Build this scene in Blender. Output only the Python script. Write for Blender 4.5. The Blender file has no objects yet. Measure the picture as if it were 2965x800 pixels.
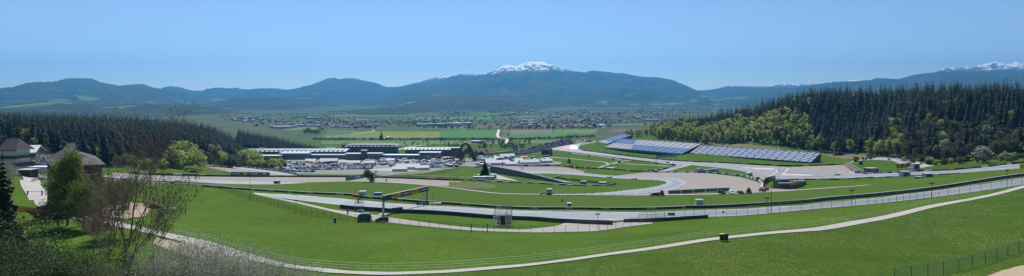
import bpy, math, random
import numpy as np
from mathutils import Vector, Matrix
random.seed(7); rng = np.random.default_rng(7)
scene = bpy.context.scene
C = scene.collection
# ------------------------------------------------------------------ camera, sky, sun, exposure
F = 1767.0; CX = 1482.5; HOR = 285.0; CZ = 100.0     # focal length, centre column, horizon row (photo pixels), camera height
cam_d = bpy.data.cameras.new('camera'); cam = bpy.data.objects.new('camera', cam_d); C.objects.link(cam)
cam.location = (0, 0, CZ); cam.rotation_euler = (math.radians(90), 0, 0)
cam_d.sensor_width = 36; cam_d.lens = F * 36 / 2965; cam_d.shift_y = -(400 - HOR) / 2965
cam_d.clip_start = 0.5; cam_d.clip_end = 60000
scene.camera = cam
SUN_EL, SUN_AZ = 54, -9          # degrees; azimuth from +Y towards +X
world = bpy.data.worlds.new('World'); scene.world = world; world.use_nodes = True
wn = world.node_tree.nodes; wl = world.node_tree.links
bg = wn['Background']; sky = wn.new('ShaderNodeTexSky'); sky.sky_type = 'NISHITA'; sky.sun_disc = False
sky.sun_elevation = math.radians(SUN_EL); sky.sun_rotation = math.radians(SUN_AZ)
sky.altitude = 3500; sky.air_density = 1.0; sky.dust_density = 3.0; sky.ozone_density = 2.6
wl.new(sky.outputs[0], bg.inputs[0]); bg.inputs[1].default_value = 0.094
sd = bpy.data.lights.new('sun', 'SUN'); sd.energy = 4.6; sd.angle = math.radians(0.5); sd.color = (1, .96, .9)
sun = bpy.data.objects.new('sun', sd); C.objects.link(sun)
_e, _a = math.radians(SUN_EL), math.radians(SUN_AZ)
_dir = Vector((math.sin(_a) * math.cos(_e), math.cos(_a) * math.cos(_e), math.sin(_e)))
sun.rotation_euler = _dir.to_track_quat('Z', 'Y').to_euler(); sun.location = (0, 0, 300)
scene.view_settings.view_transform = 'Standard'; scene.view_settings.look = 'None'
scene.view_settings.exposure = 0.36; scene.view_settings.gamma = 1
scene.render.engine = 'CYCLES'
cy = scene.cycles
cy.use_denoising = True; cy.max_bounces = 6; cy.diffuse_bounces = 2; cy.glossy_bounces = 2; cy.transmission_bounces = 3
cy.transparent_max_bounces = 12; cy.volume_bounces = 0; cy.sample_clamp_indirect = 4; cy.use_adaptive_sampling = False
HAZE = dict(density=7.6e-5, color=(0.115, 0.51, 1.0), aniso=0.6)

# ------------------------------------------------------------------ terrain heights
COLS = {
 -900: [(3,3),(30,12),(60,20.5),(87,25.5),(165,25.7),(230,27.3),(400,35),(550,42),(700,45),(850,48),(1100,65),(1400,85),(1900,95)],
 0:    [(3,3),(30,12),(60,20.5),(87,25.5),(120,25.6),(165,25.9),(230,27.3),(400,34),(550,38),(700,38),(850,42),(1100,70),(1400,92),(1700,95)],
 300:  [(3,3),(30,12),(60,20.5),(87,25.4),(124,25.3),(145,25.6),(200,33),(250,38),(300,42),(350,45.5),(400,47.5),(450,48.5),(600,46),(800,44),(950,48),(1200,76),(1500,95)],
 600:  [(3,3),(30,12),(60,20.5),(87,25.3),(105,25.3),(150,32),(200,38),(250,43),(300,46.5),(330,48),(370,50),(400,52),(430,53.5),(560,62),(700,63),(900,59),(1000,62),(1200,80),(1500,95)],
 700:  [(3,3),(30,12),(60,20.5),(87,25.2),(103,25.4),(150,33),(200,39.5),(240,43),(270,44.6),(300,46.5),(340,49),(380,52),(410,53.5),(440,56),(560,66),(700,76.5),(800,84),(900,90),(960,92),(1020,88),(1090,82),(1200,88),(1500,95)],
 900:  [(3,3),(30,12),(60,20.5),(87,25.1),(150,34.5),(200,41.3),(222,42.6),(250,42.8),(270,43.6),(290,44.8),(390,54),(440,57),(600,71),(780,86),(900,91.5),(1000,93.5),(1300,95)],
 1200: [(3,3),(30,12),(60,20.5),(87,24.7),(150,34),(200,41.8),(232,43),(252,44),(265,44.7),(390,54.5),(430,57),(500,63.7),(600,73),(700,79),(830,87),(1000,93.6),(1300,95)],
 1482: [(3,3),(30,12),(60,20.3),(92,25.4),(150,35),(190,41.8),(235,45.4),(265,47.5),(350,55),(450,62.6),(600,73),(700,79),(830,87),(1000,93.2),(1400,95)],
 1640: [(3,3),(30,12),(60,20.3),(97,25.6),(150,35),(192,41.4),(225,43.5),(258,46.5),(340,54),(480,65),(600,73),(690,78),(830,80),(950,76.5),(1030,78),(1200,92),(1500,95)],
 1800: [(3,3),(30,12),(60,20.3),(102,25.7),(150,34),(195,41),(208,41.4),(238,44.6),(252,45.4),(330,52.7),(360,55),(520,67.7),(600,73),(640,74),(740,77.5),(800,76.5),(850,74.6),(880,72),(960,66),(1050,66),(1300,88),(1600,95)],
 2095: [(3,3),(30,12),(60,20.2),(87,24.4),(108,25.3),(150,32),(204,39.5),(225,41.2),(237,42.4),(320,50.2),(350,52.5),(500,63.7),(620,68.4),(680,67),(740,61),(770,60.5),(950,40),(1000,38),(1150,50),(1600,95)],
 2400: [(3,3),(30,12),(60,20.2),(87,24.6),(125,25.8),(185,33.5),(205,35.2),(225,37),(340,50),(520,65.3),(590,65.5),(610,65),(680,65),(705,61),(850,7),(900,5),(1050,20),(1600,85)],
 2700: [(3,3),(30,12),(60,20.2),(87,24.6),(150,26.5),(200,32.5),(225,34.5),(250,36.8),(440,53.5),(462,54),(490,53.5),(520,50),(750,4),(800,2),(1000,20),(1600,75)],
 2965: [(3,3),(30,12),(60,20.2),(80,23.3),(95,23.9),(140,25),(190,27.5),(203,28.6),(215,29.4),(232,30.5),(250,31.6),(400,45.7),(430,46),(460,46.4),(500,42),(650,6),(700,3),(900,15),(1600,70)],
 3900: [(3,3),(30,11),(60,18),(95,20),(140,21),(190,22),(232,25),(400,38),(460,40),(500,36),(650,8),(700,6),(900,12),(1600,60)],
}
def pchip(x, y, xi):
    x = np.asarray(x, float); y = np.asarray(y, float); h = np.diff(x); d = np.diff(y) / h
    m = np.zeros_like(y); m[0] = d[0]; m[-1] = d[-1]
    for i in range(1, len(x) - 1):
        if d[i-1] * d[i] > 0:
            w1 = 2*h[i] + h[i-1]; w2 = h[i] + 2*h[i-1]; m[i] = (w1 + w2) / (w1 / d[i-1] + w2 / d[i])
    xi = np.clip(xi, x[0], x[-1]); k = np.clip(np.searchsorted(x, xi) - 1, 0, len(x) - 2)
    t = (xi - x[k]) / h[k]; hh = h[k]
    return ((2*t**3 - 3*t**2 + 1)*y[k] + (t**3 - 2*t**2 + t)*hh*m[k] + (-2*t**3 + 3*t**2)*y[k+1] + (t**3 - t**2)*hh*m[k+1])
GD = np.concatenate([np.geomspace(3, 80, 40)[:-1], np.geomspace(80, 1150, 480)[:-1], np.geomspace(1150, 14200, 110)])
UMAX = 1.2; NU = 561; GU = np.linspace(-UMAX, UMAX, NU)
_cp = sorted(COLS); _cu = [(p - CX) / F for p in _cp]
_prof = []
for p in _cp:
    kk = COLS[p] + [(14200, max(COLS[p][-1][1], 95) if p < 3000 else 95)]
    if kk[-2][1] < 95: kk.insert(-1, (3000, 95))
    _prof.append(pchip([math.log(a) for a, b in kk], [b for a, b in kk], np.log(GD)))
_prof = np.array(_prof)
DROP = np.empty((NU, len(GD)))
for j in range(len(GD)): DROP[:, j] = pchip(_cu, _prof[:, j], GU)
_ker = np.exp(-0.5 * (np.arange(-6, 7) / 2.5)**2); _ker /= _ker.sum()
for j in range(len(GD)): DROP[:, j] = np.convolve(np.pad(DROP[:, j], 6, 'edge'), _ker, 'valid')
def vnoise(x, y, seed=0):
    xi = np.floor(x).astype(np.int64); yi = np.floor(y).astype(np.int64); fx = x - xi; fy = y - yi
    def hsh(a, b):
        n = (a * 374761393 + b * 668265263 + seed * 974634777) & 0x7fffffff
        n = ((n ^ (n >> 13)) * 1274126177) & 0x7fffffff
        return ((n ^ (n >> 16)) & 0xffff) / 65535.0
    fx = fx*fx*(3-2*fx); fy = fy*fy*(3-2*fy)
    return (hsh(xi,yi)*(1-fx)*(1-fy) + hsh(xi+1,yi)*fx*(1-fy) + hsh(xi,yi+1)*(1-fx)*fy + hsh(xi+1,yi+1)*fx*fy)
def fbm(x, y, seed=0, oct=5, gain=.5):
    s = 0; a = 1; t = 0
    for o in range(oct): s = s + a * vnoise(x * 2**o, y * 2**o, seed + o); t += a; a *= gain
    return s / t
_X = GU[:, None] * GD[None, :]; _Y = np.broadcast_to(GD[None, :], _X.shape)
DROP = DROP + (fbm(_X / 35, _Y / 35, 3, 2) - .5) * .5 * np.clip((1100 - _Y) / 600, 0, 1)
LG = np.log(GD)
def H(X, Y):
    X = np.asarray(X, float); Y = np.maximum(np.asarray(Y, float), GD[0])
    u = np.clip((X / Y + UMAX) / (2 * UMAX) * (NU - 1), 0, NU - 1.001); i = u.astype(int); fu = u - i
    j = np.clip(np.searchsorted(GD, Y) - 1, 0, len(GD) - 2); fv = np.clip((Y - GD[j]) / (GD[j+1] - GD[j]), 0, 1)
    d = DROP[i, j]*(1-fu)*(1-fv) + DROP[i+1, j]*fu*(1-fv) + DROP[i, j+1]*(1-fu)*fv + DROP[i+1, j+1]*fu*fv
    return CZ - d
def G(px, py, dmin=20.):
    """the ground point seen at photo pixel (px, py)"""
    px = np.atleast_1d(np.asarray(px, float)); py = np.atleast_1d(np.asarray(py, float))
    out = np.empty((len(px), 3)); j0 = np.searchsorted(GD, dmin); gd = GD[j0:]
    for n in range(len(px)):
        u = (px[n] - CX) / F; uu = (u + UMAX) / (2*UMAX) * (NU - 1); uu = min(max(uu, 0), NU - 1.001); i = int(uu); fu = uu - i
        dr = DROP[i, j0:]*(1-fu) + DROP[i+1, j0:]*fu
        row = HOR + F * dr / gd
        k = np.argmax(row <= py[n])
        if k == 0: D = gd[0] if row[0] <= py[n] else gd[-1]
        else:
            t = (row[k-1] - py[n]) / (row[k-1] - row[k]); D = gd[k-1] + t * (gd[k] - gd[k-1])
        out[n] = (u * D, D, 0)
    out[:, 2] = H(out[:, 0], out[:, 1])
    return out
def g1(px, py): return Vector(G(px, py)[0])
def at(px, D):
    X = (px - CX) / F * D; return Vector((X, D, float(H(X, D))))

# ------------------------------------------------------------------ materials
MATS = {}
def nodes(m): return m.node_tree.nodes, m.node_tree.links
def mat(name, col, rough=.6, metal=0., noise=None, bump=0., spec=.5, coord='pos', trans=0., emit=0.):
    """noise = list of (scale per metre, col2, amount, contrast) colour variations of the thing's own colour"""
    if name in MATS: return MATS[name]
    m = bpy.data.materials.new(name); m.use_nodes = True; N, L = nodes(m); b = N['Principled BSDF']
    b.inputs['Base Color'].default_value = (*col, 1); b.inputs['Roughness'].default_value = rough
    b.inputs['Metallic'].default_value = metal; b.inputs['Specular IOR Level'].default_value = spec
    last = None
    if noise or bump:
        geo = N.new('ShaderNodeNewGeometry') if coord == 'pos' else N.new('ShaderNodeTexCoord')
        cs = geo.outputs['Position'] if coord == 'pos' else geo.outputs['Object']
    for n in (noise or []):
        sc, c2, amt, con = n[:4]
        t = N.new('ShaderNodeTexNoise'); t.inputs['Scale'].default_value = 1; t.inputs['Detail'].default_value = 5
        mp = N.new('ShaderNodeMapping'); s3 = sc if isinstance(sc, tuple) else (sc, sc, sc); mp.inputs['Scale'].default_value = s3
        L.new(cs, mp.inputs[0]); L.new(mp.outputs[0], t.inputs[0])
        r = N.new('ShaderNodeMapRange'); r.inputs[1].default_value = .5 - .5/con; r.inputs[2].default_value = .5 + .5/con
        if len(n) > 4: r.inputs[1].default_value += n[4]; r.inputs[2].default_value += n[4]
        r.inputs[4].default_value = amt
        L.new(t.outputs[0], r.inputs[0])
        mx = N.new('ShaderNodeMix'); mx.data_type = 'RGBA'; mx.inputs[7].default_value = (*c2, 1)
        if last: L.new(last, mx.inputs[6])
        else: mx.inputs[6].default_value = (*col, 1)
        L.new(r.outputs[0], mx.inputs[0]); last = mx.outputs[2]
    if last: L.new(last, b.inputs['Base Color'])
    if bump:
        t = N.new('ShaderNodeTexNoise'); t.inputs['Scale'].default_value = bump[0]; t.inputs['Detail'].default_value = 4
        L.new(cs, t.inputs[0]); bp = N.new('ShaderNodeBump'); bp.inputs['Strength'].default_value = bump[1]; bp.inputs['Distance'].default_value = bump[2]
        L.new(t.outputs[0], bp.inputs['Height']); L.new(bp.outputs[0], b.inputs['Normal'])
    if trans:
        tr = N.new('ShaderNodeBsdfTranslucent'); mxs = N.new('ShaderNodeMixShader'); mxs.inputs[0].default_value = trans
        if last: L.new(last, tr.inputs[0])
        else: tr.inputs[0].default_value = (*col, 1)
        out = N['Material Output']; L.new(b.outputs[0], mxs.inputs[1]); L.new(tr.outputs[0], mxs.inputs[2]); L.new(mxs.outputs[0], out.inputs[0])
    MATS[name] = m; return m
def see_through(name, col, cover):
    """netting / wire mesh: the wires cover only this share of the panel"""
    m = bpy.data.materials.new(name); m.use_nodes = True; N, L = nodes(m); b = N['Principled BSDF']
    b.inputs['Base Color'].default_value = (*col, 1); b.inputs['Roughness'].default_value = .6
    t = N.new('ShaderNodeBsdfTransparent'); mx = N.new('ShaderNodeMixShader'); mx.inputs[0].default_value = cover
    L.new(t.outputs[0], mx.inputs[1]); L.new(b.outputs[0], mx.inputs[2]); L.new(mx.outputs[0], N['Material Output'].inputs[0])
    MATS[name] = m; return m
GRASS = mat('grass', (.066, .125, .012), .95, noise=[(.006, (.085, .108, .018), .9, 3.2), (.03, (.034, .088, .008), .85, 2.8), ((.05, .012, .03), (.085, .15, .016), .85, 4), ((.25, .12, .2), (.09, .135, .014), .55, 3), ((1.3, .5, 1), (.03, .08, .006), .7, 3)], bump=(.9, .6, .4), spec=.03)
def flowers(m, sc, c, thr, near=None):
    """small flower heads dotted through the grass"""
    N, L = nodes(m); b = N['Principled BSDF']; src = b.inputs['Base Color'].links[0].from_socket
    geo = N.new('ShaderNodeNewGeometry'); v = N.new('ShaderNodeTexVoronoi'); v.inputs['Scale'].default_value = sc
    L.new(geo.outputs['Position'], v.inputs[0]); lt = N.new('ShaderNodeMath'); lt.operation = 'LESS_THAN'; lt.inputs[1].default_value = .16
    L.new(v.outputs['Distance'], lt.inputs[0]); n = N.new('ShaderNodeTexNoise'); n.inputs['Scale'].default_value = .06; n.inputs['Detail'].default_value = 4
    L.new(geo.outputs['Position'], n.inputs[0]); g = N.new('ShaderNodeMath'); g.operation = 'GREATER_THAN'; g.inputs[1].default_value = thr; L.new(n.outputs[0], g.inputs[0])
    mu = N.new('ShaderNodeMath'); mu.operation = 'MULTIPLY'; L.new(lt.outputs[0], mu.inputs[0]); L.new(g.outputs[0], mu.inputs[1])
    mx = N.new('ShaderNodeMix'); mx.data_type = 'RGBA'; mx.inputs[7].default_value = (*c, 1); L.new(src, mx.inputs[6]); L.new(mu.outputs[0], mx.inputs[0]); L.new(mx.outputs[2], b.inputs['Base Color'])
MEAD = mat('rough_meadow_grass', (.052, .098, .014), .95, noise=[(.012, (.075, .10, .02), .9, 3), (.08, (.036, .082, .01), .8, 3.5), ((.6, .25, .4), (.08, .12, .02), .6, 4), ((2.2, 1., 1), (.03, .07, .008), .7, 3)], bump=(1.2, .7, .4), spec=.03)
flowers(GRASS, 2.6, (.42, .42, .16), .56)
flowers(MEAD, 3.0, (.5, .48, .2), .53)
VERGE = mat('infield_grass', (.07, .105, .016), .95, noise=[(.02, (.10, .098, .03), .95, 3.2), ((.012, .06, .03), (.05, .12, .01), .8, 3.5), ((.3, .15, .2), (.055, .11, .012), .6, 3), (1.5, (.05, .09, .014), .5, 3)], bump=(1, .5, .3), spec=.03)
ASPH = mat('asphalt', (.235, .24, .25), .55, noise=[(.03, (.29, .295, .305), .8, 2.5), (.25, (.19, .195, .205), .6, 4), ((.9, .15, .5), (.18, .185, .195), .5, 3)], spec=.4)
ASPHD = mat('dark_asphalt', (.17, .18, .21), .5, noise=[(.04, (.22, .23, .26), .8, 2.5), ((.9, .2, .5), (.14, .145, .17), .5, 3)])
GRAVEL = mat('gravel', (.30, .26, .23), .95, noise=[(.03, (.25, .22, .20), .8, 2.5), ((.5, .15, .5), (.34, .3, .27), .6, 3), (2., (.22, .19, .17), .5, 3)], bump=(2, .4, .1), spec=.1)
PATH = mat('path_gravel', (.36, .34, .32), .9, noise=[(.08, (.30, .27, .24), .8, 2.5), (1.2, (.42, .4, .38), .6, 3)], bump=(3, .3, .05), spec=.2)
SAND = mat('bare_sand', (.36, .27, .19), .95, noise=[(.2, (.28, .21, .15), .8, 2.5), (1.2, (.42, .34, .25), .6, 3)], spec=.1)
WHITEP = mat('white_paint', (.72, .72, .72), .6, noise=[(.4, (.5, .5, .5), .5, 3)])
REDP = mat('red_paint', (.45, .09, .08), .6, noise=[(.3, (.6, .4, .38), .8, 3)])
DIRT = mat('dry_bank', (.16, .12, .07), .95, noise=[(.08, (.08, .1, .03), .9, 2.5), (.6, (.22, .17, .1), .7, 3)], bump=(1, .5, .3), spec=.1)
STEEL = mat('galvanised_steel', (.35, .37, .4), .4, .6, noise=[(.5, (.25, .27, .3), .5, 3)])
DSTEEL = mat('dark_steel', (.05, .055, .06), .5, .3)
GREENB = mat('green_barrier_steel', (.035, .075, .065), .5, .1, noise=[(.3, (.05, .09, .085), .7, 3)])
NAVY = mat('navy_panel', (.018, .03, .055), .5, noise=[(.2, (.04, .055, .08), .7, 3)])
BLACK = mat('black_rubber', (.018, .018, .02), .7, noise=[(.6, (.04, .04, .042), .7, 3)])
WHITE = mat('white_panel', (.7, .71, .72), .45, noise=[(.3, (.6, .61, .62), .5, 3)])
LGREY = mat('pale_grey_panel', (.42, .44, .46), .5, noise=[(.2, (.34, .36, .38), .6, 3)])
CONC = mat('concrete', (.36, .36, .35), .85, noise=[(.3, (.28, .28, .27), .7, 3)])
GLASS = mat('dark_glass', (.02, .03, .04), .08, spec=.9)
WOOD = mat('dark_wood', (.05, .032, .02), .75, noise=[((.4, .4, 6), (.08, .05, .03), .7, 3)])
WOODL = mat('weathered_wood', (.2, .17, .14), .8, noise=[((3, 3, 1), (.12, .1, .08), .7, 3)])
SLATE = mat('slate_roof', (.085, .075, .078), .8, noise=[((.5, .5, 4), (.06, .055, .055), .7, 3), (.4, (.12, .105, .105), .5, 3)], spec=.2)
REDR = mat('red_tile_roof', (.2, .075, .05), .8, noise=[((.5, .5, 4), (.13, .05, .035), .7, 3)])
PLASTER = mat('white_plaster', (.62, .62, .6), .85, noise=[(.3, (.52, .52, .5), .5, 3)])
ORANGE = mat('orange_plastic', (.6, .12, .03), .5, noise=[(.6, (.45, .08, .02), .6, 3)])
YELLOW = mat('yellow_panel', (.85, .42, .01), .5)
REDM = mat('red_panel', (.45, .03, .025), .45)
BLUEM = mat('blue_panel', (.03, .08, .3), .45)
SIGNG = mat('green_sign', (.02, .17, .09), .5)
TENT = mat('white_canvas', (.62, .63, .65), .7, trans=.15)
NET = see_through('wire_netting', (.045, .07, .06), .18)
NETD = see_through('dense_green_netting', (.03, .09, .07), .8)
NETL = see_through('light_wire_mesh', (.25, .27, .27), .16)
NETO = see_through('orange_netting', (.65, .12, .03), .85)
TAPE = mat('white_tape', (.85, .87, .85), .5, trans=.4)
NEEDLE = mat('spruce_needles', (.024, .046, .016), .8, noise=[(.06, (.045, .07, .02), .8, 4), (.3, (.014, .03, .014), .8, 3.5), (.9, (.013, .028, .012), .7, 3)], trans=.12, spec=.2)
LEAFG = mat('spring_leaves', (.28, .36, .09), .7, noise=[(.07, (.19, .25, .07), .95, 3.5), (.8, (.48, .52, .15), .7, 3)], trans=.55, spec=.2)
LEAFO = mat('olive_leaves', (.19, .2, .06), .7, noise=[(.07, (.16, .13, .055), .95, 3.5), (.8, (.07, .09, .03), .7, 3)], trans=.3, spec=.2)
LEAFB = mat('budding_twigs', (.13, .095, .07), .8, noise=[(.07, (.10, .085, .05), .9, 3)], trans=.15, spec=.2)
LEAFD = mat('dark_shrub_leaves', (.04, .085, .02), .7, noise=[(.5, (.07, .12, .03), .8, 3), (.15, (.03, .055, .02), .8, 3)], trans=.3, spec=.2)
LEAFW = mat('pale_blossom', (.42, .42, .36), .7, noise=[(.6, (.26, .29, .17), .9, 3)], trans=.3, spec=.2)
LEAFF = mat('fresh_leaves', (.10, .18, .03), .7, noise=[(.6, (.15, .2, .04), .8, 3)], trans=.35, spec=.2)
LEAFR = mat('rust_brown_buds', (.17, .10, .06), .8, noise=[(.6, (.12, .08, .05), .8, 3)], trans=.2, spec=.2)
BARK = mat('grey_bark', (.11, .09, .075), .9, noise=[(2., (.07, .055, .045), .7, 3)], spec=.2)

# ------------------------------------------------------------------ mesh helpers
def tag(o, label=None, cat=None, group=None, kind=None):
    if label: o['label'] = label
    if cat: o['category'] = cat
    if group: o['group'] = group
    if kind: o['kind'] = kind
    return o
class MB:
    def __init__(s): s.v = []; s.f = []; s.m = []; s.mats = []
    def mi(s, m):
        if m not in s.mats: s.mats.append(m)
        return s.mats.index(m)
    def add(s, vs, fs, m):
        n = len(s.v); k = s.mi(m); s.v += [tuple(v) for v in vs]
        for f in fs: s.f.append(tuple(i + n for i in f)); s.m.append(k)
    def box(s, x0, x1, y0, y1, z0, z1, m, taper=0., R=None):
        t = taper
        vs = [(x0,y0,z0),(x1,y0,z0),(x1,y1,z0),(x0,y1,z0),(x0+t,y0+t,z1),(x1-t,y0+t,z1),(x1-t,y1-t,z1),(x0+t,y1-t,z1)]
        if R is not None: vs = [R @ Vector(v) for v in vs]
        s.add(vs, [(0,3,2,1),(4,5,6,7),(0,1,5,4),(1,2,6,5),(2,3,7,6),(3,0,4,7)], m)
    def tube(s, a, b, r0, r1, m, n=5, cap=True):
        a = Vector(a); b = Vector(b); d = b - a
        if d.length < 1e-6: return
        q = d.to_track_quat('Z', 'Y'); vs = []
        for p, r in ((a, r0), (b, r1)):
            for i in range(n):
                t = 2*math.pi*i/n; vs.append(p + q @ Vector((math.cos(t)*r, math.sin(t)*r, 0)))
        fs = [(i, (i+1) % n, n+(i+1) % n, n+i) for i in range(n)]
        if cap: fs += [tuple(range(n-1, -1, -1)), tuple(range(n, 2*n))]
        s.add(vs, fs, m)
    def prism(s, prof, y0, y1, m, inset=0., top=None):
        """side profile [(x, z)] extruded along y; inset narrows points above z=top"""
        n = len(prof); vs = []
        for y, sg in ((y0, 1), (y1, -1)):
            for x, z in prof:
                k = inset if (top is not None and z > top) else 0; vs.append((x, y + sg*k, z))
        fs = [(i, i+n, (i+1) % n + n, (i+1) % n) for i in range(n)] + [tuple(range(n)), tuple(range(2*n-1, n-1, -1))]
        s.add(vs, fs, m)
    def mesh(s, name):
        me = bpy.data.meshes.new(name); me.from_pydata(s.v, [], s.f)
        for m in s.mats: me.materials.append(m)
        me.polygons.foreach_set('material_index', s.m); me.update(); return me
    def build(s, name, parent=None, loc=None, rz=None):
        o = bpy.data.objects.new(name, s.mesh(name)); C.objects.link(o); o.parent = parent
        if loc is not None: o.location = loc
        if rz is not None: o.rotation_euler = (0, 0, rz)
        return o
def np_mesh(name, V, T, mats, midx=None, nper=3):
    me = bpy.data.meshes.new(name); V = np.ascontiguousarray(V, np.float32); T = np.ascontiguousarray(T, np.int32)
    me.vertices.add(len(V)); me.vertices.foreach_set('co', V.ravel())
    me.loops.add(T.size); me.loops.foreach_set('vertex_index', T.ravel())
    me.polygons.add(len(T)); me.polygons.foreach_set('loop_start', np.arange(0, T.size, nper, dtype=np.int32))
    me.polygons.foreach_set('loop_total', np.full(len(T), nper, np.int32))
    for m in mats: me.materials.append(m)
    if midx is not None: me.polygons.foreach_set('material_index', np.ascontiguousarray(midx, np.int32))
    me.update(calc_edges=True); return me
def obj(name, me, parent=None, loc=None):
    o = bpy.data.objects.new(name, me); C.objects.link(o); o.parent = parent
    if loc is not None: o.location = loc
    return o
def empty(name, loc, rz=0):
    o = bpy.data.objects.new(name, None); C.objects.link(o); o.location = loc; o.rotation_euler = (0, 0, rz); o.empty_display_size = .5; return o
def copy_tree(o, parent=None):
    c = o.copy(); C.objects.link(c); c.parent = parent
    for ch in list(o.children): copy_tree(ch, c)
    return c
def resample(pts, n):
    pts = np.asarray(pts, float); t = np.arange(len(pts)); s = np.concatenate([[0], np.cumsum(np.hypot(*np.diff(pts[:, :2], axis=0).T))])
    ts = np.interp(np.linspace(0, s[-1], n), s, t)
    return np.stack([pchip(t, pts[:, k], ts) for k in range(pts.shape[1])], 1), ts
OFFC = [0]
def sheet(name, A, B, m, off, label=None, step=5., rag=0.):
    """a surface lying on the ground between two edges traced on the photograph (paired points)"""
    A = np.array(A, float); B = np.array(B, float); mid = (A + B) / 2
    L = np.hypot(*np.diff(mid, axis=0).T).sum(); n = max(8, int(L / step)); _, ts = resample(mid, n); t = np.arange(len(A))
    a = np.stack([pchip(t, A[:, k], ts) for k in (0, 1)], 1); b = np.stack([pchip(t, B[:, k], ts) for k in (0, 1)], 1)
    if rag: q = np.arange(n) * .37; a[:, 1] += (fbm(q, q*0+off*99, 5, 4) - .5) * rag; b[:, 1] += (fbm(q, q*0+off*55, 8, 4) - .5) * rag
    w = np.hypot(*(a - b).T).max(); k = max(3, int(w / 2.5) + 1)
    P = np.concatenate([a + (b - a) * s for s in np.linspace(0, 1, k)])
    W = G(P[:, 0], P[:, 1]); W[:, 2] += off
    q = [(r*n+i, r*n+i+1, (r+1)*n+i+1, (r+1)*n+i) for r in range(k-1) for i in range(n-1)]
    T = np.array(q)
    e1 = W[T[:, 1]] - W[T[:, 0]]; e2 = W[T[:, 3]] - W[T[:, 0]]
    flip = np.median(e1[:, 0]*e2[:, 1] - e1[:, 1]*e2[:, 0]) < 0
    if flip: T = T[:, ::-1]
    o = obj(name, np_mesh(name, W, T, [m], nper=4)); tag(o, kind='structure'); return o
def ribbon(name, pts, width, m, off, world=False, kind='structure', step=3.):
    P = np.array(pts, float) if world else G([p[0] for p in pts], [p[1] for p in pts])
    L = np.hypot(*np.diff(P[:, :2], axis=0).T).sum(); P, _ = resample(P[:, :2], max(6, int(L / step)))
    d = np.gradient(P, axis=0); d /= np.linalg.norm(d, axis=1)[:, None]; nrm = np.stack([-d[:, 1], d[:, 0]], 1)
    rows = [P + nrm * width * s for s in (-.5, -.17, .17, .5)]; n = len(P)
    W = np.concatenate(rows); W = np.column_stack([W, H(W[:, 0], W[:, 1]) + off])
    T = np.array([(r*n+i, r*n+i+1, (r+1)*n+i+1, (r+1)*n+i) for r in range(3) for i in range(n-1)])
    o = obj(name, np_mesh(name, W, T, [m], nper=4)); tag(o, kind=kind); return o
def wpath(pts, n=None, step=4., world=False):
    P = np.array(pts, float) if world else G([p[0] for p in pts], [p[1] for p in pts])
    L = np.hypot(*np.diff(P[:, :2], axis=0).T).sum(); n = n or max(2, int(round(L / step)) + 1)
    Q, _ = resample(P[:, :2], n); return np.column_stack([Q, H(Q[:, 0], Q[:, 1])])
def barrier(name, pts, h, th, mats, seg, label, cat='barrier', group=None, z0=-.2, gap=0., cap=None, world=False, hs=None):
    """long low wall following the ground; its blocks take the materials in turn"""
    P = wpath(pts, step=seg, world=world); mb = MB()
    root = P[0]; n = len(P)
    for i in range(n - 1):
        a = Vector(P[i] - root); b = Vector(P[i+1] - root); d = (b - a); d2 = Vector((d.x, d.y, 0)).normalized(); nn = Vector((-d2.y, d2.x, 0)) * th/2
        a = a + d * gap * .5; b = b - d * gap * .5; m = mats[i % len(mats)] if not callable(mats) else mats(i, n)
        hh = h if hs is None else h * hs[i % len(hs)]
        up0 = Vector((0, 0, z0)); up1 = Vector((0, 0, hh))
        vs = [a-nn+up0, b-nn+up0, b+nn+up0, a+nn+up0, a-nn+up1, b-nn+up1, b+nn+up1, a+nn+up1]
        mb.add(vs, [(0,3,2,1),(0,1,5,4),(1,2,6,5),(2,3,7,6),(3,0,4,7)], m); mb.add(vs[4:], [(0,1,2,3)], cap or m)
    o = mb.build(name, loc=Vector(root)); tag(o, label, cat, group); return o
def fence(name, pts, h, step, label, panel=NET, post=DSTEEL, r=.04, wires=0, wire=None, cat='fence', world=False, maxposts=100, rail=None, top=None, group=None, pr=None):
    P = wpath(pts, step=step, world=world); root = empty(name, Vector(P[0])); tag(root, label, cat, group)
    pm = MB(); pm.tube((0, 0, -.2), (0, 0, h), r, r, post, 5); me = pm.mesh('post')
    n = len(P)
    for i in range(n):
        if i < maxposts: obj('post', me, root, Vector(P[i] - P[0]))
    if panel:
        mb = MB()
        for i in range(n-1):
            a = P[i]-P[0]; b = P[i+1]-P[0]
            mb.add([(a[0], a[1], a[2]+.03), (b[0], b[1], b[2]+.03), (b[0], b[1], b[2]+h-.03), (a[0], a[1], a[2]+h-.03)], [(0,1,2,3)], panel)
        mb.build('netting', root)
    if rail or wires:
        mb = MB(); zs = [h*(k+1)/wires for k in range(wires)] if wires else [h]
        for i in range(n-1):
            a = Vector(P[i]-P[0]); b = Vector(P[i+1]-P[0])
            for z in zs: mb.tube(a+Vector((0,0,z)), b+Vector((0,0,z)), pr or .02, pr or .02, wire or post, 4, cap=False)
        mb.build('wires', root)
    return root
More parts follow.
